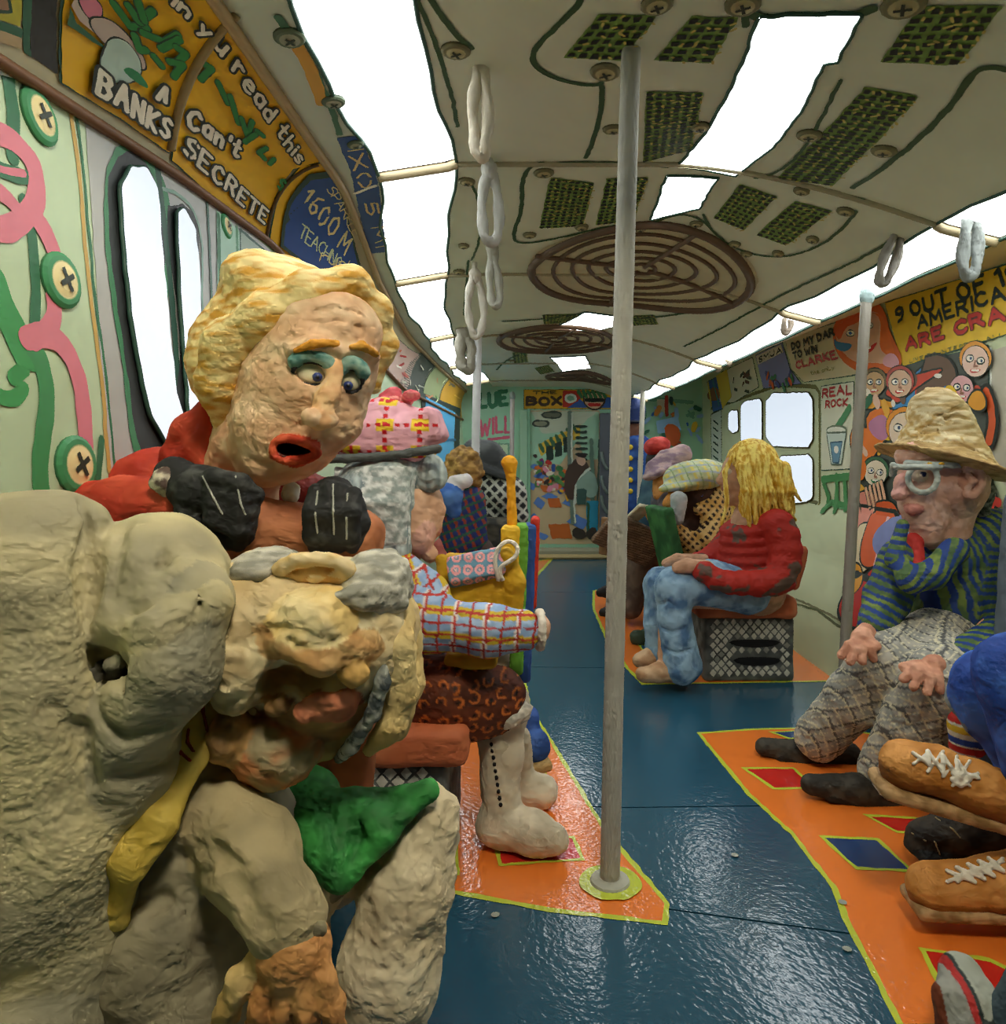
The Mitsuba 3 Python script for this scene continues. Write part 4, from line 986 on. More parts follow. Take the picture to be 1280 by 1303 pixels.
for a in ((799, 520, 690, '#8fbf9c'), (606, 560, 700, '#8fbf9c')):
    add('wall_end__batten', boxm([ex(a[0]) - .02, YEND - .03, ez(a[2])], [ex(a[0]) + .02, YEND - .004, ez(a[1])]), a[3], 'paint')

# ================================================================== POLES
def pole(px0, py0, px1, d, label, r=.026, hw=0, top=None, c='#a6a69c', d1=None):
    k = thing('pole', label, 'pole', None)
    x0, x1 = (px0 - CX) * d / FPX, (px1 - CX) * d / FPX
    z1 = EYE - (py0 - CY) * d / FPX
    pts = curve([[x1, d, .0], [x1 + (x0 - x1) * .5 - .004, d, z1 * .5], [x0, d, z1]], 60)
    v, f = tube(pts, r, 18); n = meshkit.fbm(v * 30, 3, 5) - .5
    v = v + (v - np.c_[np.interp(v[:, 2], pts[:, 2], pts[:, 0]), np.full(len(v), d), v[:, 2]]) * (n[:, None] * .12)
    add(k + '__shaft', (v, f), c, 'clay', True, .12)
    m = [(0.0, .026), (.85, .024), (1.0, .016), (1.25, .012), (1.9, .010), (2.1, 0)]
    if True: dome = [(0.0, .055), (.55, .052), (1.05, .036), (1.35, .010), (1.32, -.016), (1.02, -.034)]
    def disc(x, z, sgn, m):
        t = np.arange(24) * np.pi / 12; vs = [np.c_[x + r * q * np.cos(t), d + r * q * np.sin(t), np.full(24, z + sgn * hh)] for q, hh in m]
        i, j = np.meshgrid(np.arange(5), np.arange(24), indexing='ij'); q = np.stack([i * 24 + j, (i + 1) * 24 + j, (i + 1) * 24 + (j + 1) % 24, i * 24 + (j + 1) % 24], -1).reshape(-1, 4)
        return np.vstack(vs), q
    add(k + '__base_flange', disc(x1, .0015, 1, m), '#a8aa9c', 'clay', 30, .1)
    if top: add(k + '__cap', disc(x0, z1 - .02, 1, dome), top, 'clay', 30, .1)
    return k
pole(803, 62, 776, 1.985, 'grey wrapped pole nearest the camera, in the middle of the aisle', .0275)
pole(1103, 372, 1072, 3.5, 'grey pole with a rounded blue-grey cap before the yellow advert', .026, top='#93a8a6', c='#9a958a')
pole(609, 392, 602, 5.2, 'bright white pole on the left behind the plaid bag', .03, c='#d3d5d8')
pole(819, 476, 811, 7.3, 'thin pale pole right of the near pole, by the dark blue uniform', .026, top='#8f9c92', c='#bdb9a8')
pole(652, 502, 651, 8.2, 'thin grey pole with a round cap left of the end door', .026, top='#8f9c92', c='#b8b3ac')

# ================================================================== ROPE STRAPS
def strap(x0, y0, x1, y1, d, label, wd=22, r=.015, c='#b5b0a4', twist=0, r2=None):
    k = thing('rope_strap', label, 'strap', 'rope hand straps')
    top = at(x0, y0, d); bot = at(x1, y1, d); L = np.linalg.norm(bot - top); e = (bot - top) / L
    s = np.array([math.cos(twist), math.sin(twist) * .9, 0]); W = wd * d / FPX
    n = 72; t = np.linspace(0, 2 * np.pi, n); h = (1 - np.cos(t)) / 2
    side = np.sin(t) * (.35 + .65 * np.clip(h, 0, 1)) * .5 * W
    p = top + e * (L * h)[:, None] + side[:, None] * s + (meshkit.noise(np.c_[t * 1.7, t * 0 + d, t * 0 + x0]) - .5)[:, None] * [.012, .012, 0]
    v, f = tube(p, r, 12, False)
    ax = np.repeat(p, 12, 0); ph = np.tile(np.arange(12) * 2 * np.pi / 12, n); al = np.repeat(np.linspace(0, L * 2.1, n), 12)
    v = ax + (v - ax) * (1 + .20 * np.sin(2 * ph + al * 60) + .24 * (meshkit.noise(v * 70) - .5))[:, None]
    add(k + '__loop', (v, f), c, 'clay', True, .14)
    g = Fig(.005, .01, .003, 40); zc = EYE + float(CE.h(top[0], top[1]))
    g.cap(np.array([top[0], top[1], zc + .01]), top + e * .01, r * .7, r * .8, c); g.ell(top + e * .012, [r * 1.7, r * 1.6, r * 1.5], c); g.ell(top + e * .04, [r * 1.35, r * 1.3, r * 1.4], c)
    m, cc = g.mesh(); add(k + '__knot', m, cc, 'clay', True, .14)
for a in ((612, 72, 611, 200, 2.08, 'cream rope strap with a knot hanging left of the near pole', 24, .0165, '#cfc6b2'), (622, 210, 624, 308, 2.75, 'grey rope strap hanging just below the cream one', 32, .019, '#a3a39a', .4), (626, 312, 630, 390, 3.6, 'narrow grey rope strap below the wide grey one', 16, .019, '#a09f92', .2),
          (604, 346, 606, 428, 3.9, 'pale rope strap in front of the white pole top', 26, .02, '#bab4a6', .3), (592, 418, 594, 470, 5.2, 'thick bunched grey rope strap left of the white pole', 22, .04, '#918e80'), (600, 440, 598, 474, 6.0, 'small brown ring strap beside the white pole', 10, .012, '#8a7048'),
          (1238, 262, 1233, 352, 2.72, 'thick grey rope strap in the upper right corner', 30, .021, '#868c88', .2), (1148, 284, 1122, 360, 3.0, 'grey rope strap hanging over the right pole cap', 24, .018, '#8b877e', .2), (1007, 372, 1000, 424, 4.2, 'thin brown-grey rope strap left of the right pole', 15, .016, '#857a6c', .3),
          (938, 412, 928, 462, 5.2, 'thin rope strap over the white doodled advert', 9, .02, '#9a8f7c'), (912, 416, 896, 462, 5.5, 'long loop of brown rope strap in the bunch on the right', 16, .018, '#8f7a5e', .2), (925, 425, 912, 470, 5.8, 'beige rope strap behind the long brown loop', 10, .022, '#a39880'), (876, 432, 868, 472, 6.2, 'small thin brown loop strap, leftmost on the right side', 11, .013, '#8a7048'), (868, 440, 852, 486, 6.9, 'farthest pale strap by the last lit panel on the right', 9, .02, '#a59c86')):
    strap(*a)
# ================================================================== COLOURS THAT FOLLOW THE PAINT STROKES
def two(c1, c2, f=18, lo=.4, hi=.62, st=(1, 1, 1), seed=2):
    a, b = col(c1), col(c2); st = np.asarray(st, float)
    def fn(p):
        t = np.clip((meshkit.fbm(p * f * st, 3, seed) - lo) / (hi - lo), 0, 1)[:, None]; return a * (1 - t) + b * t
    return fn
def bands(base, layers, wob=.006):
    """layers: (direction, period, width fraction, colour, phase) painted one over the other."""
    def fn(p):
        c = base(p) if callable(base) else np.tile(col(base), (len(p), 1))
        q = p + wob * (np.stack([meshkit.noise(p * 16, 11), meshkit.noise(p * 16, 12), meshkit.noise(p * 16, 13)], 1) - .5)
        for d, per, w, cc, ph in layers:
            t = (q @ (np.asarray(d, float) / np.linalg.norm(d)) / per + ph) % 1
            c[t < w] = col(cc)
        return c
    return fn
def rings(a, b, per, w, base, cc, ph=0, wob=.006):
    d = np.asarray(b, float) - a
    return bands(base, [(d, per, w, cc, ph)], wob)
def person(label):
    return thing('person', label, 'person')
def part(k, name, fig, label=None, mot=.10, mat='clay'):
    return sculpt(f'{k}__{name}', fig, mot, mat, **({'label': label} if label else {}))
def px(n, d): return n * d / FPX
A = at
TOCAM = lambda p: (np.array([0, 0, EYE]) - p) / np.linalg.norm(np.array([0, 0, EYE]) - p)

# ------------------------------------------------------------------ benches (seat = crate + cushion), the brown seat back
def crate_lattice(k, lo, hi, face, dark='#2a2c2c', lightc='#c9c9c0', slots=(), n=9):
    """painted lattice on the face towards the camera ('y') or the aisle."""
    bars, holes = [], []
    (x0, y0, z0), (x1, y1, z1) = lo, hi
    if face == 'y': P0, U, V, N = np.array([x0, y0 - .001, z0]), np.array([x1 - x0, 0, 0]), np.array([0, 0, z1 - z0]), np.array([0, -1., 0])
    else: P0, U, V, N = np.array([x1 if face == '+x' else x0, y0, z0]), np.array([0, y1 - y0, 0]), np.array([0, 0, z1 - z0]), np.array([1. if face == '+x' else -1., 0, 0])
    ar = np.linalg.norm(V) / np.linalg.norm(U); m = max(3, int(n * ar))
    pts = lambda a, b, h: P0 + U * a + V * b + N * h
    for i in range(n):
        for j in range(m):
            for s in (0, 1):
                a, b = (i + .5 + .5 * s) / n, (j + .5 + .5 * s) / m
                if not (.06 < a < .94 and .1 < b < .93) or any(abs(a - q[0]) < q[2] and abs(b - q[1]) < q[3] for q in slots): continue
                w, h = .40 / n * rng.uniform(.85, 1.1), .40 / m * rng.uniform(.85, 1.12)
                v = np.array([pts(a - w, b, .003), pts(a, b - h, .003), pts(a + w, b, .003), pts(a, b + h, .003), pts(a, b, .006)])
                holes.append(((v, np.array([[0, 1, 4], [1, 2, 4], [2, 3, 4], [3, 0, 4]])), lightc if rng.random() < .85 else '#8a8c86'))
    mm, c = join(holes); add(k + '__lattice', mm, c, 'paint', False, .1, kind='stuff', label='pale diamond lattice on the crate')
    for q in slots:
        t = np.linspace(-1, 1, 14); v = []
        for s in (-1, 1):
            for tt in t: v.append(pts(q[0] + q[2] * .95 * tt, q[1] + s * q[3] * .7 * (1 - tt * tt) ** .5 - .02 * (1 - tt * tt), .004))
        f = [[i, i + 1, 14 + i + 1, 14 + i] for i in range(13)]
        add(k + '__slot', (np.array(v), np.array(f)), '#15161a', 'paint', False)
def bench(label, lo, hi, face, slots=(), cushion=None, back=None, cc='#b4633f', body='#4a4e4e', n=9):
    k = thing('bench_seat', label, 'seat', 'crate bench seats')
    f = Fig(.012, .02, .006, 9); f.slab((np.array(lo) + hi) / 2, (np.array(hi) - lo) / 2, two(body, '#6d7270', 14), None, .02)
    part(k, 'crate', f, None, .1); crate_lattice(k, lo, hi, face, '#2a2c2c', '#c6c6bc', slots, n)
    if cushion is not None:
        f = Fig(.010, .03, .010, 8); f.slab((np.array(cushion[0]) + cushion[1]) / 2, (np.array(cushion[1]) - cushion[0]) / 2, two(cc, '#c88058', 10, .5, .8), None, .03)
        part(k, 'cushion', f, 'worn terracotta seat cushion')
    if back is not None:
        f = Fig(.012, .04, .008, 8)
        f.cap(back[0], back[1], back[2], back[2], two(cc, '#c88058', 10, .5, .8)); part(k, 'backrest', f, 'terracotta backrest')
    return k
bench('grey latticed crate seat with terracotta cushion under the plaid-coated old woman', (-.62, 1.98, 0), (-.22, 2.4, .33), 'y', (), ((-.66, 1.94, .33), (-.16, 2.42, .44)))
bench('white latticed crate seat with dark slots under the woman in the red jacket', (.93, 3.75, 0), (1.40, 4.2, .335), 'y', ((.55, .62, .3, .09), (.58, .34, .28, .1)), ((.88, 3.70, .335), (1.40, 4.22, .45)), ((1.41, 3.78, .50), (1.45, 3.78, .68), .03), n=11)
bench('dark crate seat under the man in the straw hat', (1.47, 2.62, 0), (1.60, 3.2, .36), '-x', (), ((1.46, 2.6, .36), (1.72, 3.22, .44)), None, '#3c3a38')
bench('dark crate seat under the man in the pale plaid cap', (.98, 4.65, 0), (1.45, 5.2, .33), 'y', (), ((.95, 4.6, .33), (1.48, 5.2, .43)))
bench('dark crate seat behind the near crouched figure', (-.76, .95, 0), (-.64, 1.5, .36), '+x', (), ((-.76, .92, .36), (-.62, 1.5, .43)))
bench('crate seat at the right edge under the blue jeans', (1.40, 1.35, 0), (1.60, 2.1, .36), '-x', (), ((1.38, 1.33, .36), (1.66, 2.12, .44)), None, '#3c3a38')
k = thing('seat_back', 'brown clay seat back that the black gloves grip', 'seat back')
f = Fig(.010, .05, .012, 8)
f.chain([A(190, 690, 1.46), A(300, 672, 1.44), A(460, 680, 1.48)], [.05, .055, .05], two('#9a5a38', '#c28058', 14)); f.slab((-.53, 1.47, .72), (.22, .035, .32), two('#9a5a38', '#b8704a', 12), None, .03)
part(k, 'panel', f)

# ------------------------------------------------------------------ the blonde woman in the red coat
k = person('blonde woman with wide eyes and open red mouth, black gloves gripping the brown seat back')
SK = two('#d4ac86', '#e6c8a4', 26, .45, .7)
R = frame((.34, -.92, -.22), (.41, -.12, .9))
b = Fig(.0048, .022, .007, 20, 4)
c0 = A(390, 490, 1.5)
b.ell(c0, [.132, .15, .205], SK, R); b.ell(A(352, 562, 1.46), [.075, .085, .078], SK, R, .05); b.ell(A(340, 596, 1.43), .036, SK, None, .03)
b.ell(A(338, 540, 1.43), .05, SK, None, .04); b.ell(A(434, 545, 1.46), .034, SK, None, .04); b.ell(A(420, 410, 1.45), [.09, .06, .07], SK, R, .06)
b.chain([A(320, 570, 1.54), A(295, 640, 1.6), A(290, 720, 1.66)], [.085, .085, .1], two('#c69a78', '#d8b894', 20), .05); b.cap(A(290, 720, 1.66), (-.62, 1.72, .50), .12, .13, SK)
for (x, y, r) in ((397, 478, .032), (446, 484, .026)): h = b.hit(x, y); b.ell(h - TOCAM(h) * .002, [r, r * .9, r * .62], SK, R, .014, 's')
h1, h2, h3 = b.hit(428, 468), b.hit(418, 505), b.hit(408, 534)
b.chain([h1, h2 + TOCAM(h2) * .022, h3 + TOCAM(h3) * .044], [.014, .017, .022], two('#d8a878', '#e6c090', 40), .018)
h = b.hit(395, 530); b.ell(h + TOCAM(h) * .006, .016, SK, None, .012); h = b.hit(424, 534); b.ell(h, .012, SK, None, .01)
h = b.hit(383, 541); b.ell(h, [.007, .008, .005], None, None, .004, 's')
for pts, rr in (([(373, 446), (400, 438), (430, 446)], .010), ([(446, 447), (462, 444), (478, 454)], .009)):
    q = [b.hit(*p) for p in pts]; b.chain([w + TOCAM(w) * .002 for w in q], [rr] * len(q), SK, .012)
h = b.hit(376, 573); hm = h
MR = frame((.3, -.95, -.1), (.12, 0, 1))
b.ell(h, [.046, .026, .026], '#c2482c', MR, .012); b.ell(h + TOCAM(h) * .012, [.036, .05, .0165], None, MR, .006, 's'); b.ell(h + TOCAM(h) * .012, [.036, .05, .0165], '#4a241c', MR, 0, 'p', .004)
for pts in ([(352, 545), (345, 560), (338, 578)], [(325, 520), (318, 545), (322, 570)], [(398, 395), (430, 392), (462, 402)], [(400, 412), (432, 408), (462, 418)], [(320, 585), (335, 592), (350, 590)]):
    q = [b.hit(*p) for p in pts]; b.chain(q, [.004] * len(q), SK, .006, 's')
part(k, 'body', b, 'face painted in creased tan skin')
# eyes, lids, brows, lips: painted clay of their own
for n_, (x, y, w, hgt, ix, iy) in enumerate(((397, 476, .033, .021, 404, 480), (446, 485, .022, .022, 443, 491))):
    e = Fig(.002, .004, .0, 10); h = b.hit(x, y); h = h + TOCAM(h) * (.008 + .007 * n_); RE = frame((.3, -.93, -.15), (.12, 0, 1))
    e.ell(h, [w, .014, hgt], '#f0e8c8', RE)
    hi = e.hit(ix, iy); e.ell(hi, [.0088, .006, .0088], '#2f3f7a', RE, .001); e.ell(hi + TOCAM(hi) * .004, [.004, .004, .004], '#10131c', RE, .001)
    e.P[1] = e.P[1]; kk = part(k, 'eye', e, 'cream eyeball with a blue iris', .02, 'plain')
    l = Fig(.0025, .006, .001, 40)
    t = np.linspace(0, np.pi, 12); q = [h + RE @ np.array([w * 1.05 * math.cos(a), -.0, hgt * 1.12 * math.sin(a)]) + TOCAM(h) * .012 for a in t]
    l.chain([p + RE @ np.array([0, 0, .011]) for p in q], [.006] + [.0125] * 10 + [.006], two('#4d7f7a', '#8fb0a4', 60))
    part(k, 'eyelid', l, 'teal eyelid')
    l = Fig(.002, .004, 0, 40); l.chain([p + TOCAM(h) * .004 for p in q], [.004] * 12, '#1c1a1a')
    t = np.linspace(np.pi, 2 * np.pi, 8); l.chain([h + RE @ np.array([w * 1.02 * math.cos(a), 0, hgt * 1.02 * math.sin(a)]) + TOCAM(h) * .010 for a in t], [.0024] * 8, '#2a2a30'); part(k, 'eyeliner', l, 'black eye line')
for pts in ([(376, 446), (398, 437), (428, 437)], [(447, 441), (460, 440), (478, 450)]):
    e = Fig(.0025, .005, .002, 50); q = [b.hit(*p) for p in pts]; e.chain([w + TOCAM(w) * .004 for w in q], [.005, .0085, .007], two('#c98a28', '#dda244', 60)); part(k, 'eyebrow', e, 'ochre painted eyebrow')
e = Fig(.0025, .006, .0015, 50); t = np.linspace(0, 2 * np.pi, 22); q = [hm + MR @ np.array([.042 * math.cos(a), 0, .0195 * math.sin(a) + .004 * math.sin(2 * a)]) + TOCAM(hm) * .016 for a in t]
e.chain(q, [.0048 + .0026 * abs(math.sin(a)) for a in t], two('#b83a24', '#cf5a38', 50)); part(k, 'lip', e, 'orange-red lips')
# hair
HY = two('#cf9c3c', '#f2dea0', 26, .36, .58, (.9, .9, 2.8)); hr = Fig(.0052, .045, .007, 26, 8)
hr.ell(A(352, 445, 1.62), [.165, .17, .175], HY, R); hr.ell(A(295, 465, 1.6), [.085, .12, .11], HY); hr.ell(A(370, 375, 1.58), [.15, .15, .075], HY, R)
hr.chain([A(288, 535, 1.50), A(278, 490, 1.46), A(290, 440, 1.44), A(340, 405, 1.42), A(395, 372, 1.42), A(445, 362, 1.45), A(478, 395, 1.50), A(487, 440, 1.53), A(474, 490, 1.55)], [.026, .04, .046, .044, .040, .034, .028, .025, .02], HY, .03)
for j in range(16):
    a = rng.uniform(0, 1); p0 = np.array([330, 350]) + a * np.array([120, 12]) + rng.uniform(-10, 10, 2); p1 = np.array([265, 470]) + a * np.array([90, -80]) + rng.uniform(-12, 12, 2)
    d = 1.44 + .05 * rng.random(); hr.chain([A(*p0, d + .05), A(*(p0 * .5 + p1 * .5), d + .0), A(*p1, d + .04)], [.006, .010, .006], two('#d6a848', '#f0e0aa', 30), .012)
part(k, 'hair', hr, 'thick yellow hair', .12)
# coat
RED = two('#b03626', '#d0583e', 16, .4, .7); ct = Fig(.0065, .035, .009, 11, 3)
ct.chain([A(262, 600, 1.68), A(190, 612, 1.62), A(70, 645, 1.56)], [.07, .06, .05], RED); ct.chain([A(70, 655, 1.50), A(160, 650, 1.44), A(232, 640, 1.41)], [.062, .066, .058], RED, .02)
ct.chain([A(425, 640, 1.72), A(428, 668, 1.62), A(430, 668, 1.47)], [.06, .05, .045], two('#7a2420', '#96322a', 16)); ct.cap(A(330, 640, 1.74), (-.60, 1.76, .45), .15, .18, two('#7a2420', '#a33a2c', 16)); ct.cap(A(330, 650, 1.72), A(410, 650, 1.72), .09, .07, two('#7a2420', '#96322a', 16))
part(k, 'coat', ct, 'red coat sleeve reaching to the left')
cl = Fig(.005, .015, .006, 14); cl.chain([A(218, 580, 1.58), A(240, 548, 1.56), A(260, 520, 1.56)], [.026, .034, .014], RED); cl.chain([A(260, 520, 1.56), A(262, 560, 1.54), A(262, 600, 1.52)], [.014, .03, .022], RED); cl.chain([A(230, 585, 1.56), A(250, 575, 1.54)], [.03, .03], RED); part(k, 'collar', cl, 'upturned red collar')
cl = Fig(.004, .01, .007, 40); cl.chain([A(268, 535, 1.555), A(276, 565, 1.52), A(285, 600, 1.50)], [.012, .014, .012], two('#d8c4a4', '#8a5a44', 60)); part(k, 'lace', cl, 'pale lace at the neck'); cl = Fig(.004, .01, .007, 40); cl.ell(A(213, 612, 1.36), [.03, .03, .03], two('#d8d0bc', '#5a4a44', 70)); part(k, 'lace', cl, 'pale lace at the cuff')
# gloves
BK = two('#26282a', '#4a4d4c', 40, .55, .8)
def stitch(g, q, r=.0022):
    g.chain(q, [r] * len(q), '#a8aaa4', .002)
g = Fig(.0035, .012, .004, 26)
g.ell(A(255, 622, 1.36), [.055, .05, .045], BK, None, .03); g.cap(A(222, 605, 1.38), A(255, 630, 1.36), .036, .045, BK)
for i in range(4):
    y0 = 608 + 17 * i; g.chain([A(272, y0, 1.325), A(306, y0 + 8 + 3 * i, 1.325), A(322 - 4 * i, y0 + 24, 1.345), A(318 - 5 * i, y0 + 34, 1.37)], [.020, .0185, .017, .015], BK, .008)
g.chain([A(235, 650, 1.34), A(262, 682, 1.345), A(292, 690, 1.36)], [.02, .019, .016], BK, .008)
part(k, 'glove', g, 'black glove with pale stitching'); s = Fig(.002, .003, 0)
for q in ([(258, 606), (272, 634), (283, 654)], [(300, 606), (306, 640), (312, 655)]): stitch(s, [g.hit(*p) for p in q])
for i in range(4):
    s.ell(A(214 + 2 * i, 617 + 7 * i, 1.345), .0045, '#e6ded0')
part(k, 'stitching', s)
g = Fig(.0035, .010, .004, 26, 5); g.ell(A(424, 645, 1.36), [.05, .045, .058], BK, None, .03)
for i in range(4):
    x = 400 + 16 * i; g.chain([A(x + 2, 622 + 4 * abs(i - 1), 1.325), A(x - 2, 652, 1.31), A(x - 2, 682, 1.325), A(x, 696, 1.36)], [.017, .018, .0165, .013], BK, .007)
g.chain([A(452, 640, 1.36), A(458, 665, 1.35), A(452, 688, 1.36)], [.018, .017, .014], BK, .008); part(k, 'glove', g, 'black glove with three stitched fingers'); s = Fig(.002, .003, 0)
for q in ([(404, 625), (401, 655), (404, 678)], [(424, 616), (424, 650), (425, 680)], [(442, 628), (441, 660), (441, 686)]): stitch(s, [g.hit(*p) for p in q])
part(k, 'stitching', s)
g = Fig(.003, .006, .003, 50); g.ell(A(370, 627, 1.46), [.019, .014, .024], two('#d8d8c4', '#f0f0e4', 50)); part(k, 'brooch', g, 'white brooch')

# ------------------------------------------------------------------ the beige hunched coat at the left edge
k = person('hunched figure wrapped in a beige coat with a dark sleeve hole, left edge')
BG = two('#9a9478', '#c4b98e', 9, .35, .68); BG2 = two('#86836e', '#aea684', 9, .35, .7)
b = Fig(.006, .05, .010, 9, 6)
b.chain([A(10, 745, 1.02), A(-5, 900, 1.02), A(10, 1080, 1.06), A(5, 1240, 1.12)], [.125, .135, .175, .165], BG, .03); b.chain([A(44, 760, 1.0), A(52, 880, .99), A(72, 1060, 1.02), A(76, 1180, 1.05), A(46, 1260, 1.09)], [.066, .065, .088, .088, .075], BG, .03)
b.ell(A(60, 700, 1.06), [.09, .11, .085], BG, None, .03)
b.ell(A(196, 755, 1.12), [.112, .13, .125], BG, None, .008); b.ell(A(215, 700, 1.16), [.06, .07, .055], BG, None, .03); b.ell(A(222, 682, 1.14), [.018, .02, .024], BG, None, .012)
b.chain([A(245, 770, 1.06), A(220, 850, 1.02), A(170, 920, 1.02)], [.055, .06, .06], BG2, .03)
b.chain([A(155, 800, 1.02), A(200, 800, 1.0), A(262, 770, 1.04)], [.02, .035, .03], BG, .02)
b.ell(A(170, 950, 1.06), [.07, .09, .10], BG2, None, .03); b.cap(A(120, 1000, 1.12), A(110, 1200, 1.12), .10, .12, BG2, .05)
b.cap(A(10, 1240, 1.10), (-.74, 1.05, .34), .14, .13, BG2)
b.chain([(-.74, 1.05, .38), (-.62, .86, .34), (-.62, .86, .05)], [.11, .075, .055], BG2); b.cap((-.62, .86, .05), (-.5, .80, .04), .05, .045, '#4a4238')
for pts, rr in (([(104, 640), (112, 720), (112, 820)], .016), ([(228, 700), (180, 770), (128, 800)], .010), ([(60, 900), (100, 930), (118, 1000)], .011), ([(165, 640), (150, 700), (140, 760)], .006), ([(205, 690), (212, 720), (200, 745)], .006), ([(120, 900), (160, 940), (220, 920)], .008), ([(260, 720), (252, 780), (240, 820)], .007), ([(150, 990), (190, 985), (230, 960)], .009)):
    q = [b.hit(*p) for p in pts]; b.chain(q, [rr * .6] + [rr] * (len(q) - 2) + [rr * .6], None, .012, 's')
h = b.hit(145, 848)
q = [b.hit(118, 806), b.hit(150, 790), b.hit(190, 760), b.hit(232, 722)]; b.chain([w - TOCAM(w) * .008 for w in q], [.010, .018, .018, .008], BG, .02)
for dz in (-.02, .01, .04, .07, .10): b.hole([A(117, 832, h[1] + dz), A(128, 826, h[1] + dz), A(150, 842, h[1] + dz), A(176, 862, h[1] + dz), A(168, 876, h[1] + dz), A(140, 868, h[1] + dz), A(118, 860, h[1] + dz), A(117, 832, h[1] + dz), A(140, 852, h[1] + dz), A(160, 864, h[1] + dz)], [.013, .011, .013, .011, .012, .013, .014, .013, .018, .016], None, .004)
part(k, 'body', b, None, .09)
g = Fig(.004, .008, .006, 40); hh = h[1] + .012
g.ell(A(146, 846, hh), [.013, .012, .013], '#8f8b78'); g.ell(A(150, 838, hh - .006), .008, '#a39d84'); g.ell(A(126, 858, hh + .01), [.008, .008, .018], '#5a574a'); g.ell(A(112, 864, hh), [.011, .01, .012], '#5a574a'); g.cap(A(146, 850, hh), A(150, 870, hh + .06), .012, .02, '#4a473e')
part(k, 'hand', g, 'grey knobbly hand inside the sleeve hole')

# ------------------------------------------------------------------ the bowed old figure with ear, scarf, green skirt and pale leg
k = person('bowed old figure, ear up, in grey coat and green skirt with pale bare leg')
CRM = two('#cdb584', '#e6d8b0', 12, .35, .65); TAN = two('#b48a56', '#cfae78', 24, .4, .65); GRY = two('#8f8d80', '#b9b6a4', 30, .4, .65, (1, 1, 1)); OCH = two('#8a6a42', '#c29a62', 34, .4, .65)
D0 = 1.2
b = Fig(.0055, .024, .010, 30, 9)
b.ell(A(395, 800, D0 + .03), [.158, .15, .125], CRM); b.ell(A(330, 770, D0), [.085, .11, .085], CRM, None, .05); b.ell(A(470, 800, D0 + .03), [.075, .12, .11], CRM, None, .05)
b.ell(A(400, 790, D0 - .10), [.055, .055, .045], two('#dcc07e', '#e8d6a4', 20), None, .035)               # brow bulge
b.chain([A(345, 812, D0 - .10), A(372, 824, D0 - .12), A(400, 838, D0 - .135), A(416, 846, D0 - .13), A(440, 826, D0 - .11), A(470, 818, D0 - .08)], [.022, .022, .017, .014, .015, .018], TAN, .018)
b.ell(A(410, 870, D0 + .02), [.10, .09, .085], two('#9a7448', '#b8905a', 24), None, .04)                         # mid face
b.ell(A(306, 848, D0 - .10), [.042, .055, .066], two('#b8a478', '#d2c49a', 40), None, .022)                  # nose
b.ell(A(300, 885, D0 - .10), [.036, .04, .026], two('#b8a478', '#d2c49a', 40), None, .012); b.ell(A(292, 938, D0 - .07), [.034, .045, .046], OCH, None, .015)
b.ell(A(352, 895, D0 - .09), [.023, .025, .022], OCH, None, .008)
b.chain([A(388, 905, D0 - .11), A(412, 892, D0 - .095), A(438, 900, D0 - .075)], [.017, .030, .022], two('#a85e42', '#c27a58', 22), .01)
b.ell(A(352, 955, D0 - .03), [.068, .07, .055], two('#a09472', '#b87a4c', 20, .42, .6), None, .02)             # chin
b.chain([A(395, 950, D0), A(420, 940, D0 + .02), A(440, 930, D0 + .03)], [.03, .03, .03], two('#a0905a', '#b8a468', 20), .012)
b.cap(A(330, 940, D0 + .06), A(250, 1000, D0 + .12), .09, .10, CRM)

for dz in (-.12, -.09, -.06): b.chain([A(362, 856, D0 + dz), A(395, 866, D0 + dz), A(425, 866, D0 + dz), A(448, 862, D0 + dz)], [.022, .020, .018, .020], None, .008, 's')
b.ell(A(342, 872, D0 - .1), [.014, .04, .026], None, None, .006, 's'); b.ell(A(449, 860, D0 - .112), [.020, .02, .020], two('#b08a4e', '#cfa862', 40), None, .004)
for pts in ([(300, 720), (340, 745), (400, 760)], [(330, 805), (360, 800), (390, 810)], [(420, 815), (450, 806), (470, 812)], [(345, 820), (375, 818), (400, 832)], [(330, 860), (345, 850), (352, 872)], [(382, 898), (396, 903), (408, 908)], [(300, 960), (330, 985), (370, 980)]):
    q = [b.hit(*p) for p in pts]; b.chain(q, [.003, .005, .003], None, .006, 's')
# body under the coat, arm, leg
LEG = two('#c2b494', '#ddd2b4', 14, .4, .7)
b.cap(A(250, 1000, D0 + .12), (-.60, 1.25, .52), .11, .13, CRM); b.chain([(-.58, 1.3, .50), A(430, 1080, 1.30), A(540, 1046, 1.27)], [.10, .085, .056], LEG)
b.chain([A(541, 1045, 1.26), A(520, 1130, 1.22), A(496, 1230, 1.20), A(480, 1330, 1.20), A(478, 1440, 1.22)], [.055, .068, .080, .072, .05], LEG, .03); b.chain([A(478, 1455, 1.22), A(520, 1468, 1.2), A(590, 1478, 1.2)], [.045, .04, .03], LEG, .03)
b.chain([(-.56, 1.28, .48), (-.40, 1.2, .46), (-.42, 1.2, .06), (-.30, 1.18, .035)], [.09, .075, .05, .035], LEG)
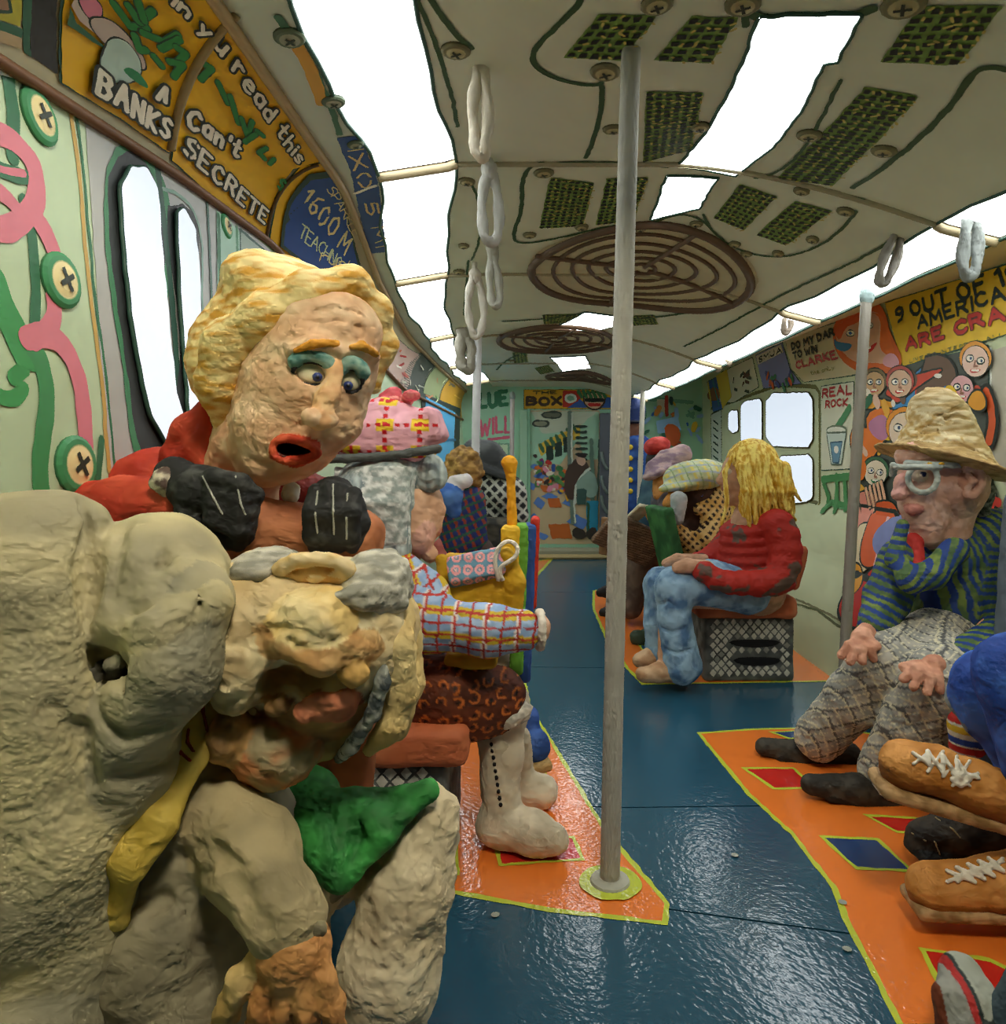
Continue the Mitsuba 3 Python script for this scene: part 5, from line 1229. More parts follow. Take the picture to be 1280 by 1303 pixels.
# hand on the knee
HN = two('#b07a46', '#cf9c62', 22, .4, .68); hd = 1.0
b.cap(A(364, 1172, 1.02), A(372, 1200, hd + .01), .045, .045, HN); b.ell(A(372, 1225, hd), [.056, .035, .048], HN, None, .02)
for i, (x0, x1, x2, L) in enumerate(((342, 330, 322, 1318), (362, 358, 356, 1345), (388, 392, 394, 1350), (414, 424, 428, 1335))):
    b.chain([A(x0, 1240, hd - .012), A(x1, 1290, hd - .022), A(x2, L, hd + .0), A(x2, L + 22, hd + .03)], [.0165, .015, .0135, .012], HN, .006)
b.chain([A(338, 1215, hd + .0), A(306, 1250, hd - .01), A(284, 1290, hd + .0), A(276, 1318, hd + .02)], [.022, .019, .017, .014], two('#b89a5c', '#d4b87c', 24), .008)
part(k, 'body', b, 'lumpy cream, tan and ochre clay skin', .10)
# ear
e = Fig(.003, .008, .003, 50); ER = frame((.05, -.45, .9), (0, .9, .45)); h = A(400, 728, D0 - .055)
t = np.linspace(0, 2 * np.pi, 18); q = [A(400 + 44 * math.cos(a), 727 + 16 * math.sin(a), D0 - .06 + .02 * math.sin(a)) for a in t]
e.chain(q, [.010] * 18, two('#d8bc82', '#e8d4a8', 40)); e.ell(A(400, 727, D0 - .045), [.056, .03, .022], two('#c08c48', '#dcb87c', 50)); e.chain([A(372, 730, D0 - .06), A(400, 734, D0 - .068), A(430, 728, D0 - .06)], [.007, .008, .007], two('#d8bc82', '#e8d4a8', 40)); e.chain([A(378, 722, D0 - .055), A(402, 718, D0 - .05), A(424, 728, D0 - .06)], [.007, .008, .006], '#a87434'); part(k, 'ear', e, 'ear with an ochre hollow')
GH = two('#8a8a7e', '#c4c2b4', 60, .4, .62, (.5, .5, 1.6)); g = Fig(.0042, .015, .010, 34, 5)
g.ell(A(340, 722, D0 + .0), [.052, .09, .034], GH); g.ell(A(478, 745, D0 + .02), [.060, .11, .058], GH); g.ell(A(460, 765, D0 - .075), [.035, .03, .018], GH); g.chain([A(430, 760, D0 - .10), A(470, 752, D0 - .075), A(505, 768, D0 - .03)], [.008, .012, .016], GH); part(k, 'hair', g, 'grey hair on both sides of the ear')
s = Fig(.0042, .015, .008, 18, 2); SC = two('#c0a468', '#dcc890', 14, .4, .65)
s.chain([A(500, 770, D0 + .03), A(506, 820, D0 - .03), A(510, 880, D0 - .02), A(500, 920, D0 - .02), A(470, 956, D0 - .01)], [.035, .026, .024, .022, .010], SC); s.chain([A(522, 800, D0 + .06), A(524, 870, D0 + .05), A(508, 930, D0 + .03)], [.02, .02, .014], SC); part(k, 'headscarf', s, 'cream headscarf edge hanging to a point')
s = Fig(.0035, .008, .004, 40); s.chain([A(484, 828, D0 - .06), A(486, 870, D0 - .06), A(474, 910, D0 - .05), A(446, 950, D0 - .03), A(432, 965, D0)], [.009, .012, .012, .012, .008], two('#4a5254', '#a8aca4', 75, .42, .58)); part(k, 'braid', s, 'grey flecked braid inside the scarf')
# yellow scarf
YS = two('#b49a3a', '#d2ba5c', 12, .4, .65); s = Fig(.0045, .015, .007, 16, 4)
for o in (-16, 0, 16):
    s.chain([A(272 + o * .55, 862 + o * .6, D0 - .05), A(242 + o * .7, 950 + o * .8, D0 - .11), A(200 + o * .7, 1040 + o * .8, D0 - .16), A(160 + o * .5, 1100 + o * .5, D0 - .19), A(148 + o * .25, 1170, D0 - .17)], [.012, .014, .014, .013, .009], YS)
part(k, 'scarf', s, 'yellow scarf with red strokes'); m = Fig(.0025, .003, 0)
for q in ([(226, 925), (222, 945), (230, 958), (242, 968)], [(240, 928), (238, 944), (246, 956)], [(262, 880), (258, 905), (264, 930)]): m.chain([s.hit(*p) for p in q], [.0026] * len(q), '#8a2f1c')
part(k, 'scarf_mark', m)
# coat
GC = two('#7c7660', '#9c9478', 12, .35, .7); c = Fig(.006, .03, .014, 12, 7)
c.ell(A(255, 1060, D0 - .03), [.10, .09, .11], GC); c.chain([A(200, 1080, D0 - .03), A(205, 1190, D0 - .08), A(225, 1320, D0 - .10)], [.085, .105, .115], GC); c.chain([A(285, 1040, D0 - .08), A(320, 1090, D0 - .12), A(362, 1165, D0 - .18)], [.062, .066, .060], two('#8f8464', '#ac9e78', 12), .025)
c.cap(A(320, 1060, D0 + .02), A(400, 1110, D0 + .02), .07, .06, GC); c.cap((-.60, 1.22, .60), (-.58, 1.25, .45), .17, .19, GC)
for pts, rr in (([(160, 1150), (210, 1145), (262, 1105)], .014), ([(262, 1070), (276, 1085), (290, 1120)], .012), ([(295, 1100), (310, 1150), (340, 1180)], .009), ([(230, 1150), (250, 1200), (300, 1210)], .008), ([(200, 1070), (225, 1090), (262, 1080)], .007)):
    q = [c.hit(*p) for p in pts]; c.chain(q, [rr * .6, rr, rr * .6], None, .012, 's')
part(k, 'coat', c, 'crumpled grey-brown coat', .10)
s = Fig(.004, .01, .006, 30); s.chain([A(322, 1196, 1.0), A(360, 1184, .985), A(408, 1184, 1.0)], [.010, .012, .009], two('#6a6450', '#8a8264', 30)); part(k, 'cuff', s, 'rumpled coat cuff')
GN = two('#2a6a34', '#3f9a4a', 16, .4, .65); s = Fig(.005, .03, .008, 18, 3)
s.chain([A(330, 1040, 1.32), A(440, 1032, 1.26), A(545, 1004, 1.22)], [.035, .03, .014], GN); s.chain([A(545, 1008, 1.21), A(490, 1060, 1.18), A(437, 1122, 1.15)], [.012, .016, .012], GN); s.chain([A(395, 1050, 1.22), A(420, 1085, 1.17), A(435, 1118, 1.15)], [.035, .03, .014], GN); s.chain([A(400, 1040, 1.25), A(470, 1040, 1.20)], [.04, .022], GN); s.cap(A(380, 1030, 1.32), (-.5, 1.32, .5), .08, .10, GN)
for q in ([(420, 1030), (430, 1080), (428, 1110)], [(470, 1020), (460, 1060), (445, 1100)]):
    w = [s.hit(*p) for p in q]; s.chain(w, [.004, .006, .004], None, .008, 's')
part(k, 'skirt', s, 'green cloth over the lap')
# ------------------------------------------------------------------ the old woman with the grey hair and the pink plaid hat
k = person('old woman in profile with grey waved hair, pink plaid hat and white boots')
D1 = 2.2; pd = lambda n: n * D1 / FPX
SKP = two('#c49a7c', '#d8b498', 26, .45, .7)
b = Fig(.0075, .03, .006, 24, 3)
b.ell(A(520, 655, D1), [pd(40), .12, pd(58)], SKP); b.ell(A(548, 650, D1 - .02), [pd(14), .05, pd(34)], SKP, None, .03); b.ell(A(561, 652, D1 - .02), [pd(6), .016, pd(9)], SKP, None, .015); b.ell(A(556, 676, D1 - .02), [pd(5), .02, pd(5)], '#b87a6a', None, .008)
b.ell(A(536, 680, D1 - .07), [pd(14), .04, pd(22)], two('#c8958a', '#d8ab98', 30), None, .03); b.ell(A(547, 705, D1 - .03), [pd(10), .04, pd(10)], SKP, None, .02)
b.cap(A(505, 700, D1 + .02), A(480, 760, D1 + .03), .07, .09, SKP); b.cap(A(480, 760, D1 + .03), (-.46, 2.25, .52), .10, .13, SKP)
b.chain([(-.46, 2.12, .50), A(640, 895, 2.18), A(642, 960, 2.17), (-.085, 2.17, .07)], [.10, .075, .052, .05], '#cfc4ac'); b.chain([(-.46, 2.36, .50), (-.10, 2.36, .47), (-.1, 2.36, .07)], [.10, .07, .05], '#cfc4ac')
b.chain([A(520, 780, 2.06), A(600, 805, 1.98), A(680, 800, 2.03)], [.05, .045, .035], SKP); b.ell(A(688, 800, 2.01), [.022, .04, .036], SKP)
part(k, 'body', b, 'pinkish clay face with a small nose')
HG = two('#74858a', '#bccaca', 40, .34, .66, (2.0, 1.2, .10)); g = Fig(.005, .02, .002, 40, 4)
g.ell(A(478, 640, D1 - .02), [pd(52), .17, pd(66)], HG); g.slab(A(480, 660, D1 - .04), [pd(47), .13, pd(54)], HG, None, .05); g.ell(A(500, 600, D1 - .02), [pd(44), .14, pd(36)], HG); g.ell(A(478, 688, D1 - .02), [pd(46), .15, pd(34)], HG)
t = np.linspace(0, 4.2 * np.pi, 46); g.chain([A(546 + (3 + 1.15 * a) * math.cos(a), 603 + (3 + 1.4 * a) * math.sin(a), D1 - .10 + .03 * a / 13) for a in t], [.012] * 46, HG, .004); g.ell(A(546, 603, D1 - .06), [pd(19), .03, pd(24)], HG)
for j in range(22):
    x = 428 + 5.2 * j; q = [g.hit(x, 596), g.hit(x - 3, 640), g.hit(x - 1, 690)]
    if all(abs(w[1] - D1) < .3 for w in q): g.chain(q, [.0055, .0075, .005], two('#8c9a98', '#d2d8d6', 70), .008)
part(k, 'hair', g, 'grey waved hair with a rolled curl', .14)
PK = bands('#d8a8b4', [((1, 0, .1), .105, .30, '#d2b428', .25), ((0, 0, 1), .085, .28, '#d2b428', .3)], .002)
def hatcol(p):
    c = np.tile(col('#d4a0ae'), (len(p), 1)); x = (p[:, 0] / .098 + .12) % 1; z = (p[:, 2] / .076 + .32) % 1
    near = lambda q, w: np.minimum(q, 1 - q) < w
    c[near(x, .26) & near(z, .24)] = col('#d6b62c'); m = ((np.floor(p[:, 2] / .0115) % 2 == 0) & near(x, .065)) | ((np.floor(p[:, 0] / .0135) % 2 == 0) & near(z, .075)); c[m] = col('#b81e24'); return c
h = Fig(.0045, .02, .005, 20, 2); R = frame((0, -1, 0), (.12, 0, 1))
h.chain([A(430, 552, D1 - .02), A(490, 545, D1 - .05), A(540, 545, D1 - .02)], [pd(34), pd(34), pd(22)], hatcol, .05); h.slab(A(480, 556, D1 + .01), [pd(70), .16, pd(24)], hatcol, R, .03); h.slab(A(540, 545, D1 - .03), [pd(24), .10, pd(22)], hatcol, frame((0, -1, 0), (-.3, 0, 1)), .025)
kk = part(k, 'hat', h, 'pink plaid hat with red stitches and yellow squares', .04); f = Fig(.004, .01, .008, 44)
for j in range(9): f.ell(A(498 + rng.uniform(-22, 26), 506 + rng.uniform(-10, 14), D1 - .03 + rng.uniform(-.05, .05)), [.022, .022, .016], two('#c2525a', '#dc8a84', 50)); 
f.slab(A(470, 524, D1 - .08), [pd(24), .03, pd(5)], '#c2525a', R, .006); f.cap(A(498, 506, D1 - .03), A(500, 530, D1), .03, .03, '#c2525a'); sculpt(kk + '__flower', f, .1, label='crumpled red flower')
f = Fig(.004, .008, .003, 40); t = np.linspace(-.2, 1.15, 10); f.chain([A(408 + 130 * a, 584 - 10 * a * a, D1 - .15) for a in t], [.012] * 10, '#4f5654'); sculpt(kk + '__band', f, .1, label='dark grey hat band')
def plaid(p0, p1):
    d = (np.asarray(p1, float) - p0); d /= np.linalg.norm(d); u = np.cross(d, [0, -1, 0]); u /= np.linalg.norm(u)
    return bands(two('#7f9cc0', '#9cb4d0', 30), [(u, .062, .34, '#c2a832', .1), (d, .085, .16, '#d8cdc8', .55), (u, .062, .10, '#b03a32', .0), (u, .062, .09, '#b03a32', .5), (d, .085, .075, '#a8322c', .48), (d, .085, .075, '#a8322c', .98)], .004)
c = Fig(.006, .03, .005, 18, 6)
a0, a1 = A(535, 785, 2.02), A(684, 802, 2.0)
c.chain([A(520, 760, 2.06), A(545, 792, 1.99), A(620, 802, 1.97), A(664, 802, 1.99)], [.085, .075, .066, .056], plaid(a0, a1), .04)
c.chain([A(470, 745, D1 + .03), A(480, 800, D1 + .05), (-.45, 2.22, .50)], [.13, .17, .17], plaid((0, 0, 0), (.35, 0, -.9))); c.cap(A(505, 735, 2.08), A(540, 760, 2.05), .08, .075, plaid((0, 0, 0), (.5, 0, -.8))); c.chain([A(520, 770, 2.35), A(600, 810, 2.36), A(664, 800, 2.3)], [.07, .06, .05], plaid(a0, a1))
part(k, 'coat', c, 'blue, yellow and red plaid coat', .06)
s = Fig(.004, .008, .004, 40); t = np.linspace(0, 2 * np.pi, 16); s.chain([A(687 + 3 * math.cos(a), 802 + 22 * math.sin(a), 2.0 - .05 * math.cos(a)) for a in t], [.010] * 16, '#d8d2c4'); part(k, 'cuff', s, 'white cuff')
def paisley(p):
    q = p / .043; c = two('#4a2418', '#6a3420', 20)(p); i = np.floor(q[:, [0, 2]]); f = q[:, [0, 2]] - i - .5 + (np.stack([meshkit.noise(np.c_[i, i[:, :1] * 0 + 3]), meshkit.noise(np.c_[i, i[:, :1] * 0 + 5])], 1) - .5) * .4
    r = np.hypot(*f.T); a = np.arctan2(f[:, 1], f[:, 0]); c[(r > .22) & (r < .37) & (np.sin(a + i[:, 0]) > -.45)] = col('#b8642c'); c[(r < .1)] = col('#1e120e'); return c
s = Fig(.006, .04, .006, 18, 5); s.chain([(-.44, 2.15, .50), A(570, 880, 2.1), A(632, 885, 2.13)], [.14, .115, .085], paisley); s.chain([(-.44, 2.36, .50), A(600, 880, 2.36), A(640, 890, 2.36)], [.14, .11, .08], paisley); s.ell(A(600, 905, 2.16), [.13, .13, .075], paisley, None, .04); part(k, 'skirt', s, 'dark brown skirt with orange curls', .05)
s = Fig(.004, .01, .008, 50); s.chain([A(625, 918, 2.1), A(645, 912, 2.09), A(664, 905, 2.12)], [.028, .03, .03], two('#a8a498', '#e0d8c8', 40)); part(k, 'petticoat', s, 'ragged white petticoat')
WB = two('#b8ae96', '#d8ceb6', 16, .4, .7); s = Fig(.0042, .02, .006, 22, 7)
s.chain([A(632, 925, 2.17), A(637, 985, 2.17), (-.075, 2.17, .07)], [.062, .056, .06], WB); s.chain([(-.09, 2.17, .065), (.02, 2.13, .062), (.075, 2.11, .055)], [.062, .058, .048], WB, .03); part(k, 'boot', s, 'white buttoned boot')
s2 = Fig(.003, .004, 0)
for j in range(11):
    w = s.hit(624 + 1.3 * j, 938 + 8.6 * j); s2.ell(w, [.006, .006, .0075], '#17161a')
part(k, 'boot_button', s2)
s = Fig(.0045, .02, .006, 22, 8); s.chain([A(655, 940, 2.4), (-.03, 2.42, .08)], [.055, .055], WB); s.chain([(-.03, 2.42, .06), (.05, 2.40, .06)], [.06, .055], WB); part(k, 'boot', s, 'second white boot, half hidden')
# ------------------------------------------------------------------ her bags
k = thing('tote_bag', 'mustard yellow tote bag with a blue and pink patterned flap under the plaid arm', 'bag')
MU = two('#b8901c', '#d8b030', 14, .4, .7); f = Fig(.0042, .02, .006, 16); f.slab(A(603, 742, 2.2), [pd(40), .09, pd(34)], MU, frame((.1, -1, 0), (.05, 0, 1)), .03); f.ell(A(603, 775, 2.18), [pd(44), .09, pd(12)], MU); f.chain([A(562, 712, 2.1), A(566, 730, 2.1)], [.018, .02], MU); f.chain([A(645, 705, 2.12), A(655, 740, 2.14), A(652, 775, 2.16)], [.02, .03, .03], MU); part(k, 'body', f, None, .08)
def flow(p):
    q = p / .034; i = np.floor(q[:, [0, 2]] + .5); ff = q[:, [0, 2]] - i; r = np.hypot(*ff.T); c = np.tile(col('#5f8aa0'), (len(p), 1)); c[(r > .2) & (r < .42)] = col('#d8989c'); c[r < .12] = col('#d8a8a4'); return c
f = Fig(.0036, .01, .004, 20); f.slab(A(605, 722, 2.115), [pd(35), .03, pd(17)], flow, frame((.1, -1, .5), (-.25, .4, 1)), .012); part(k, 'flap', f, 'blue flap with pink flowers', .05)
hd_ = curve([A(634, 738, 2.1), A(630, 712, 2.08), A(634, 698, 2.08), A(648, 689, 2.08), A(658, 696, 2.08), A(657, 706, 2.08), A(645, 716, 2.08), A(640, 738, 2.1)], 40); add(k + '__handle', tube(hd_, .0065, 8), '#e0dccc', 'clay', True, .08, label='white rope handle')
f = Fig(.004, .01, .005, 20); f.slab(A(600, 838, 2.07), [pd(32), .05, pd(9)], MU, None, .02); part(k, 'bottom', f)
k = thing('striped_bag', 'flat upright bag of yellow, green, blue and red stripes with a tall yellow strap', 'bag')
for n_, (x0, x1, y0, y1, c_, d) in enumerate(((636, 659, 668, 800, '#d2aa28', 2.22), (652, 669, 664, 856, '#5f9a34', 2.25), (662, 679, 662, 868, '#2a4a8a', 2.28), (673, 685, 655, 775, '#b8301f', 2.31))):
    f = Fig(.005, .01, .004, 20, n_); f.slab(A((x0 + x1) / 2, (y0 + y1) / 2, d), [pd((x1 - x0) / 2), .05, pd((y1 - y0) / 2)], two(c_, c_, 10), frame((0, -1, 0), (.04, 0, 1)), .012); part(k, 'stripe_panel', f, {0: 'yellow panel', 1: 'green panel', 2: 'blue panel', 3: 'red panel'}[n_], .14)
f = Fig(.004, .01, .004, 24); f.chain([A(648, 590, 2.24), A(650, 606, 2.24), A(652, 690, 2.24)], [.026, .014, .017], '#d89a1c'); part(k, 'strap', f, 'tall orange yellow strap')
k = thing('blue_shoe', 'round-toed blue shoe with a thick tan sole beside the striped bag', 'shoe')
f = Fig(.0045, .02, .004, 20); f.chain([A(655, 955, 2.62), A(676, 948, 2.58), A(680, 950, 2.57)], [.05, .058, .055], two('#24427a', '#34589a', 14)); f.slab(A(668, 920, 2.62), [.05, .05, .05], '#2a4a8a', None, .03); part(k, 'upper', f)
f = Fig(.0045, .01, .003, 20); f.slab(A(674, 970, 2.58), [.066, .08, .02], '#a88a58', frame((.25, -1, 0), (-.18, 0, 1)), .015); part(k, 'sole', f, 'thick tan sole')

# ------------------------------------------------------------------ far passengers on the left
def simple(label, D, h=.010): 
    return person(label), Fig(h, .04, .010, 14, int(D * 10))
k, b = simple('seated person seen from behind with curly brown hair, blue shawl and dark plaid coat', 4.9)
b.ell(A(590, 600, 4.9), .12, '#c49a7c'); b.chain([A(588, 640, 4.92), A(585, 690, 4.95)], [.12, .15], '#8a6a54'); b.chain([A(585, 690, 4.95), A(612, 702, 4.85), (-.30, 4.85, .1), (-.24, 4.8, .05)], [.11, .08, .06, .05], '#4a3a34'); part(k, 'body', b)
g = Fig(.008, .008, .010, 20); g.ell(A(591, 596, 4.86), [.125, .13, .13], two('#7a5a2a', '#b89050', 30))
for j in range(46):
    a, c_ = rng.uniform(0, 2 * np.pi), rng.uniform(-1, 1); s_ = math.sqrt(1 - c_ * c_); g.ell(A(591, 598, 4.86) + .115 * np.array([s_ * math.cos(a), -abs(s_ * math.sin(a)), 1.15 * c_]), .034, two('#7a5a2a', '#b89050', 30))
part(k, 'hair', g, 'curly brown hair')
BP = bands('#24306a', [((1, 0, .4), .055, .35, '#8a3a2c', 0), ((-.4, 0, 1), .055, .3, '#2f5a48', .2)], .01); c = Fig(.009, .03, .008, 12); c.chain([A(590, 640, 4.85), A(590, 685, 4.85)], [.15, .16], BP); part(k, 'coat', c, 'dark plaid coat', .05)
c = Fig(.009, .03, .008, 12); c.chain([A(558, 628, 4.8), A(572, 632, 4.74), A(580, 650, 4.74)], [.07, .09, .06], two('#2f5aa8', '#5a86c8', 12)); c.chain([A(576, 612, 4.74), A(592, 612, 4.72)], [.035, .05], '#ded8d8'); part(k, 'shawl', c, 'blue and white shawl')
c = Fig(.01, .03, .008, 12); c.slab(A(584, 700, 4.9), [.16, .14, .09], two('#b85a52', '#d08078', 12), None, .05); part(k, 'lap_blanket', c, 'pinkish red lap blanket')
k, b = simple('person in a dark grey hat and black and white crosshatched coat', 5.8)
b.ell(A(616, 600, 5.8), .13, '#8a6a50'); b.chain([A(625, 640, 5.85), A(630, 690, 5.85)], [.15, .2], '#3a3a38'); b.chain([A(632, 690, 5.8), A(648, 705, 5.6), A(648, 742, 5.6), (-.12, 5.6, .06)], [.14, .10, .07, .06], '#3a362f'); part(k, 'body', b)
XH = bands('#26282a', [((1, 0, 1), .062, .38, '#c8c8bc', 0), ((1, 0, -1), .062, .30, '#c8c8bc', 0)], .004); c = Fig(.009, .04, .008, 12); c.chain([A(622, 622, 5.75), A(645, 630, 5.7), A(655, 655, 5.7)], [.14, .15, .11], XH); c.chain([A(620, 640, 5.8), A(622, 680, 5.8)], [.18, .2], XH); part(k, 'coat', c, 'crosshatched coat', .04)
c = Fig(.009, .03, .006, 12); c.chain([A(605, 575, 5.75), A(620, 582, 5.7), A(634, 590, 5.7)], [.11, .13, .10], two('#44484a', '#5a5e5e', 12)); c.slab(A(622, 598, 5.72), [.18, .16, .03], '#44484a', frame((0, -1, 0), (.35, 0, 1)), .02); part(k, 'hat', c, 'dark grey hat')
c = Fig(.009, .03, .01, 16); c.slab(A(632, 685, 5.5), [.16, .1, .16], two('#3a3a36', '#5f5a4e', 16), None, .05); part(k, 'handbag', c, 'dark bag on the lap')

# ------------------------------------------------------------------ the woman in the red padded jacket
k = person('long-haired yellow-blonde woman in profile wearing a red padded jacket and blue jeans')
D2 = 3.72; pe = lambda n: n * D2 / FPX
SKJ = two('#b58a6c', '#cfa486', 26, .4, .7); b = Fig(.0085, .03, .006, 22, 5)
b.ell(A(946, 602, D2), [pe(26), .10, pe(33)], SKJ); b.ell(A(930, 610, D2), [pe(12), .06, pe(24)], SKJ, None, .03); b.chain([A(926, 598, D2 - .01), A(917, 611, D2 - .01)], [.018, .022], SKJ, .02); b.ell(A(924, 622, D2 - .01), [pe(5), .025, pe(4)], '#9a5a4a', None, .012); b.ell(A(930, 635, D2 - .01), [pe(9), .035, pe(8)], SKJ, None, .02)
b.ell(A(928, 600, D2 - .055), [.012, .012, .010], '#ded4c0', None, .004)
b.cap(A(950, 620, D2), A(962, 670, D2), .07, .08, SKJ); b.cap(A(962, 670, D2), A(965, 750, D2 + .05), .13, .14, SKJ)
b.chain([A(965, 752, D2 - .02), A(860, 750, D2 - .08), A(852, 850, D2 - .12)], [.11, .085, .06], SKJ); b.chain([A(965, 752, D2 + .14), A(850, 745, D2 + .06), A(838, 840, D2 + .02)], [.11, .085, .06], SKJ)
for y_, x0, x1, zz in ((D2 - .12, 858, 812, 858), (D2 + .02, 840, 808, 840)):
    b.chain([A(x0, zz - 4, y_), A((x0 + x1) / 2 + 2, zz - 2, y_ - .03), A(x1 + 6, zz, y_ - .04)], [.05, .048, .038], two('#a8805c', '#c8a884', 20), .02)
b.chain([A(900, 722, D2 - .16), A(876, 720, D2 - .18), A(862, 722, D2 - .18)], [.035, .036, .028], SKJ, .015); b.chain([A(895, 712, D2 + .05), A(862, 712, D2 + .0), A(846, 716, D2 + .0)], [.03, .03, .022], SKJ, .015)
part(k, 'body', b, 'tan clay skin, profile to the left')
JR = two('#8e1f1c', '#bb3a2a', 14, .35, .7); rag = two('#a5281f', '#5e4a40', 13, .60, .63); c = Fig(.0078, .018, .008, 14, 6)
for i in range(7):
    t_ = i / 6; c.ell(A(958 + 4 * t_, 672 + 72 * t_, D2 + .03), [.17 + .03 * t_, .19, .062], rag, frame((0, -1, 0), (-.12, 0, 1)), .02)
c.ell(A(985, 668, D2 + .02), [.10, .14, .08], rag)
arm = [A(988, 668, D2 - .14), A(1000, 702, D2 - .17), A(990, 735, D2 - .2), A(950, 742, D2 - .22), A(912, 738, D2 - .22), A(896, 728, D2 - .2)]
q = curve(arm, 11)
for i, w in enumerate(q): c.ell(w, [.088 - .003 * i, .075, .082 - .003 * i], rag, None, .014)
c.chain([A(940, 680, D2 + .2), A(905, 715, D2 + .15), A(888, 716, D2 + .08)], [.09, .075, .055], rag)
part(k, 'jacket', c, 'red quilted jacket with dull brown smears', .10)
JN = two('#4f7298', '#8fb0c8', 22, .36, .62, (1, 1, .6)); c = Fig(.0078, .03, .008, 18, 2)
c.chain([A(950, 752, D2 - .06), A(905, 742, D2 - .1), A(858, 748, D2 - .12), A(858, 790, D2 - .14), A(868, 846, D2 - .13)], [.12, .11, .095, .078, .098], JN); c.chain([A(950, 750, D2 + .14), A(900, 738, D2 + .08), A(842, 744, D2 + .04), A(838, 790, D2 + .02), A(844, 832, D2 + .02)], [.12, .105, .09, .075, .09], JN)
for pts in ([(838, 770), (850, 765), (862, 772)], [(842, 800), (856, 806), (870, 800)], [(846, 825), (864, 832), (880, 826)]):
    w = [c.hit(*p) for p in pts]; c.chain(w, [.007] * 3, None, .01, 's')
part(k, 'jeans', c, 'worn blue jeans', .12)
YH = two('#c8982a', '#f0da74', 60, .4, .6, (1.8, 1.4, .3)); c = Fig(.0058, .012, .005, 34, 3); c.ell(A(957, 592, D2), [pe(33), .14, pe(34)], YH); c.slab(A(968, 625, D2 + .02), [pe(34), .12, pe(36)], YH, frame((0, -1, 0), (-.1, 0, 1)), .04)
for j in range(26):
    a = j / 25; x0 = 938 + 60 * a; x1 = 950 + 64 * a + rng.uniform(-5, 5); yb = 652 + 16 * math.sin(a * 3 + 1) + rng.uniform(-8, 8); dd = D2 - .13 + .03 * rng.random()
    c.chain([A(950 + 18 * (a - .5), 563, D2 - .03), A(x0, 592, dd), A((x0 + x1) / 2 + 2, 625, dd - .015), A(x1, yb, dd)], [.008, .012, .013, .006], YH, .006)
c.chain([A(935, 575, D2 - .08), A(922, 600, D2 - .10), A(925, 640, D2 - .10), A(918, 668, D2 - .1)], [.012, .012, .011, .007], YH, .005); c.chain([A(985, 600, D2 - .1), A(1000, 640, D2 - .12), A(1012, 662, D2 - .1)], [.014, .014, .007], YH, .005); part(k, 'hair', c, 'long straight yellow hair', .12)
# ------------------------------------------------------------------ the man in the pale plaid cap
k, b = simple('dark-skinned man in a pale green plaid cap and yellow checked jacket, hand at a cup', 4.5, .0095); D3 = 4.45; pf = lambda n: n * D3 / FPX
DK = two('#3a2620', '#543a30', 20, .4, .7)
b.ell(A(888, 628, D3), [pf(24), .12, pf(26)], DK); b.ell(A(872, 640, D3 - .02), [pf(10), .05, pf(16)], DK, None, .03); b.chain([A(886, 640, D3), A(880, 690, D3 + .02)], [.08, .08], DK); b.cap(A(905, 690, D3 + .08), (1.15, 4.85, .5), .16, .17, DK)
b.chain([(1.15, 4.75, .5), A(845, 742, 4.6), A(835, 815, 4.55), A(812, 812, 4.5)], [.11, .09, .07, .05], '#3a4a38'); b.ell(A(892, 632, D3 - .125), [.012, .01, .010], '#4a5aa8', None, .004)
b.chain([A(852, 655, D3 - .12), A(852, 640, D3 - .14), A(857, 628, D3 - .12)], [.03, .035, .03], two('#c8843a', '#e0a860', 20), .02); part(k, 'body', b)
PC = bands(two('#b4bc8c', '#cdd2a8', 20), [((1, 0, .3), .07, .2, '#d8c86a', .1), ((0, .4, 1), .05, .22, '#a9b4c0', .4), ((1, 0, .3), .07, .1, '#8fa87a', .6)], .01); c = Fig(.006, .03, .006, 18); c.ell(A(886, 605, D3 - .02), [pf(42), .20, pf(20)], PC, frame((0, -1, 0), (-.1, 0, 1))); c.ell(A(866, 617, D3 - .10), [pf(28), .12, pf(7)], PC, frame((0, -1, 0), (-.22, 0, 1))); part(k, 'cap', c, 'pale green and yellow plaid cap', .05)
CH = bands('#cfa660', [((1, .2, .9), .036, .5, '#d8b878', 0)], .004)
def houndstooth(p):
    c_ = two('#c89a50', '#dcb878', 20)(p); a = ((p[:, 0] + p[:, 2]) / .046) % 1; bb = ((p[:, 0] - p[:, 2] + .3 * p[:, 1]) / .046) % 1; c_[(a < .55) & (bb < .5)] = col('#2a1c14'); return c_
c = Fig(.0075, .03, .006, 16); c.chain([A(905, 660, D3 + .1), A(905, 720, D3 + .14)], [.15, .17], houndstooth); c.chain([A(912, 645, D3 - .05), A(905, 690, D3 - .16), A(884, 696, D3 - .12), A(850, 668, D3 - .14)], [.085, .085, .075, .05], houndstooth); c.chain([A(915, 625, D3 - .02), A(890, 648, D3 - .1)], [.06, .04], houndstooth); part(k, 'jacket', c, 'yellow and black checked jacket', .05)
k = thing('paper_cup', 'grey-white paper cup before the face of the man in the plaid cap', 'cup'); c = Fig(.005, .01, .003, 20); c.cap(A(862, 660, D3 - .22), A(864, 636, D3 - .22), .038, .05, two('#a8b0b0', '#c8cccc', 20)); c.chain([A(857, 632, D3 - .2), A(862, 630, D3 - .22)], [.02, .02], '#c8cccc'); part(k, 'body', c)
k = thing('folder', 'upright dark green folder on the lap behind the red jacket', 'folder'); c = Fig(.010, .01, .003, 14); c.slab(A(850, 698, 4.3), [.03, .16, .26], two('#2a5a34', '#3f7a44', 10), frame((.2, -1, 0), (-.25, 0, 1)), .012); part(k, 'cover', c)
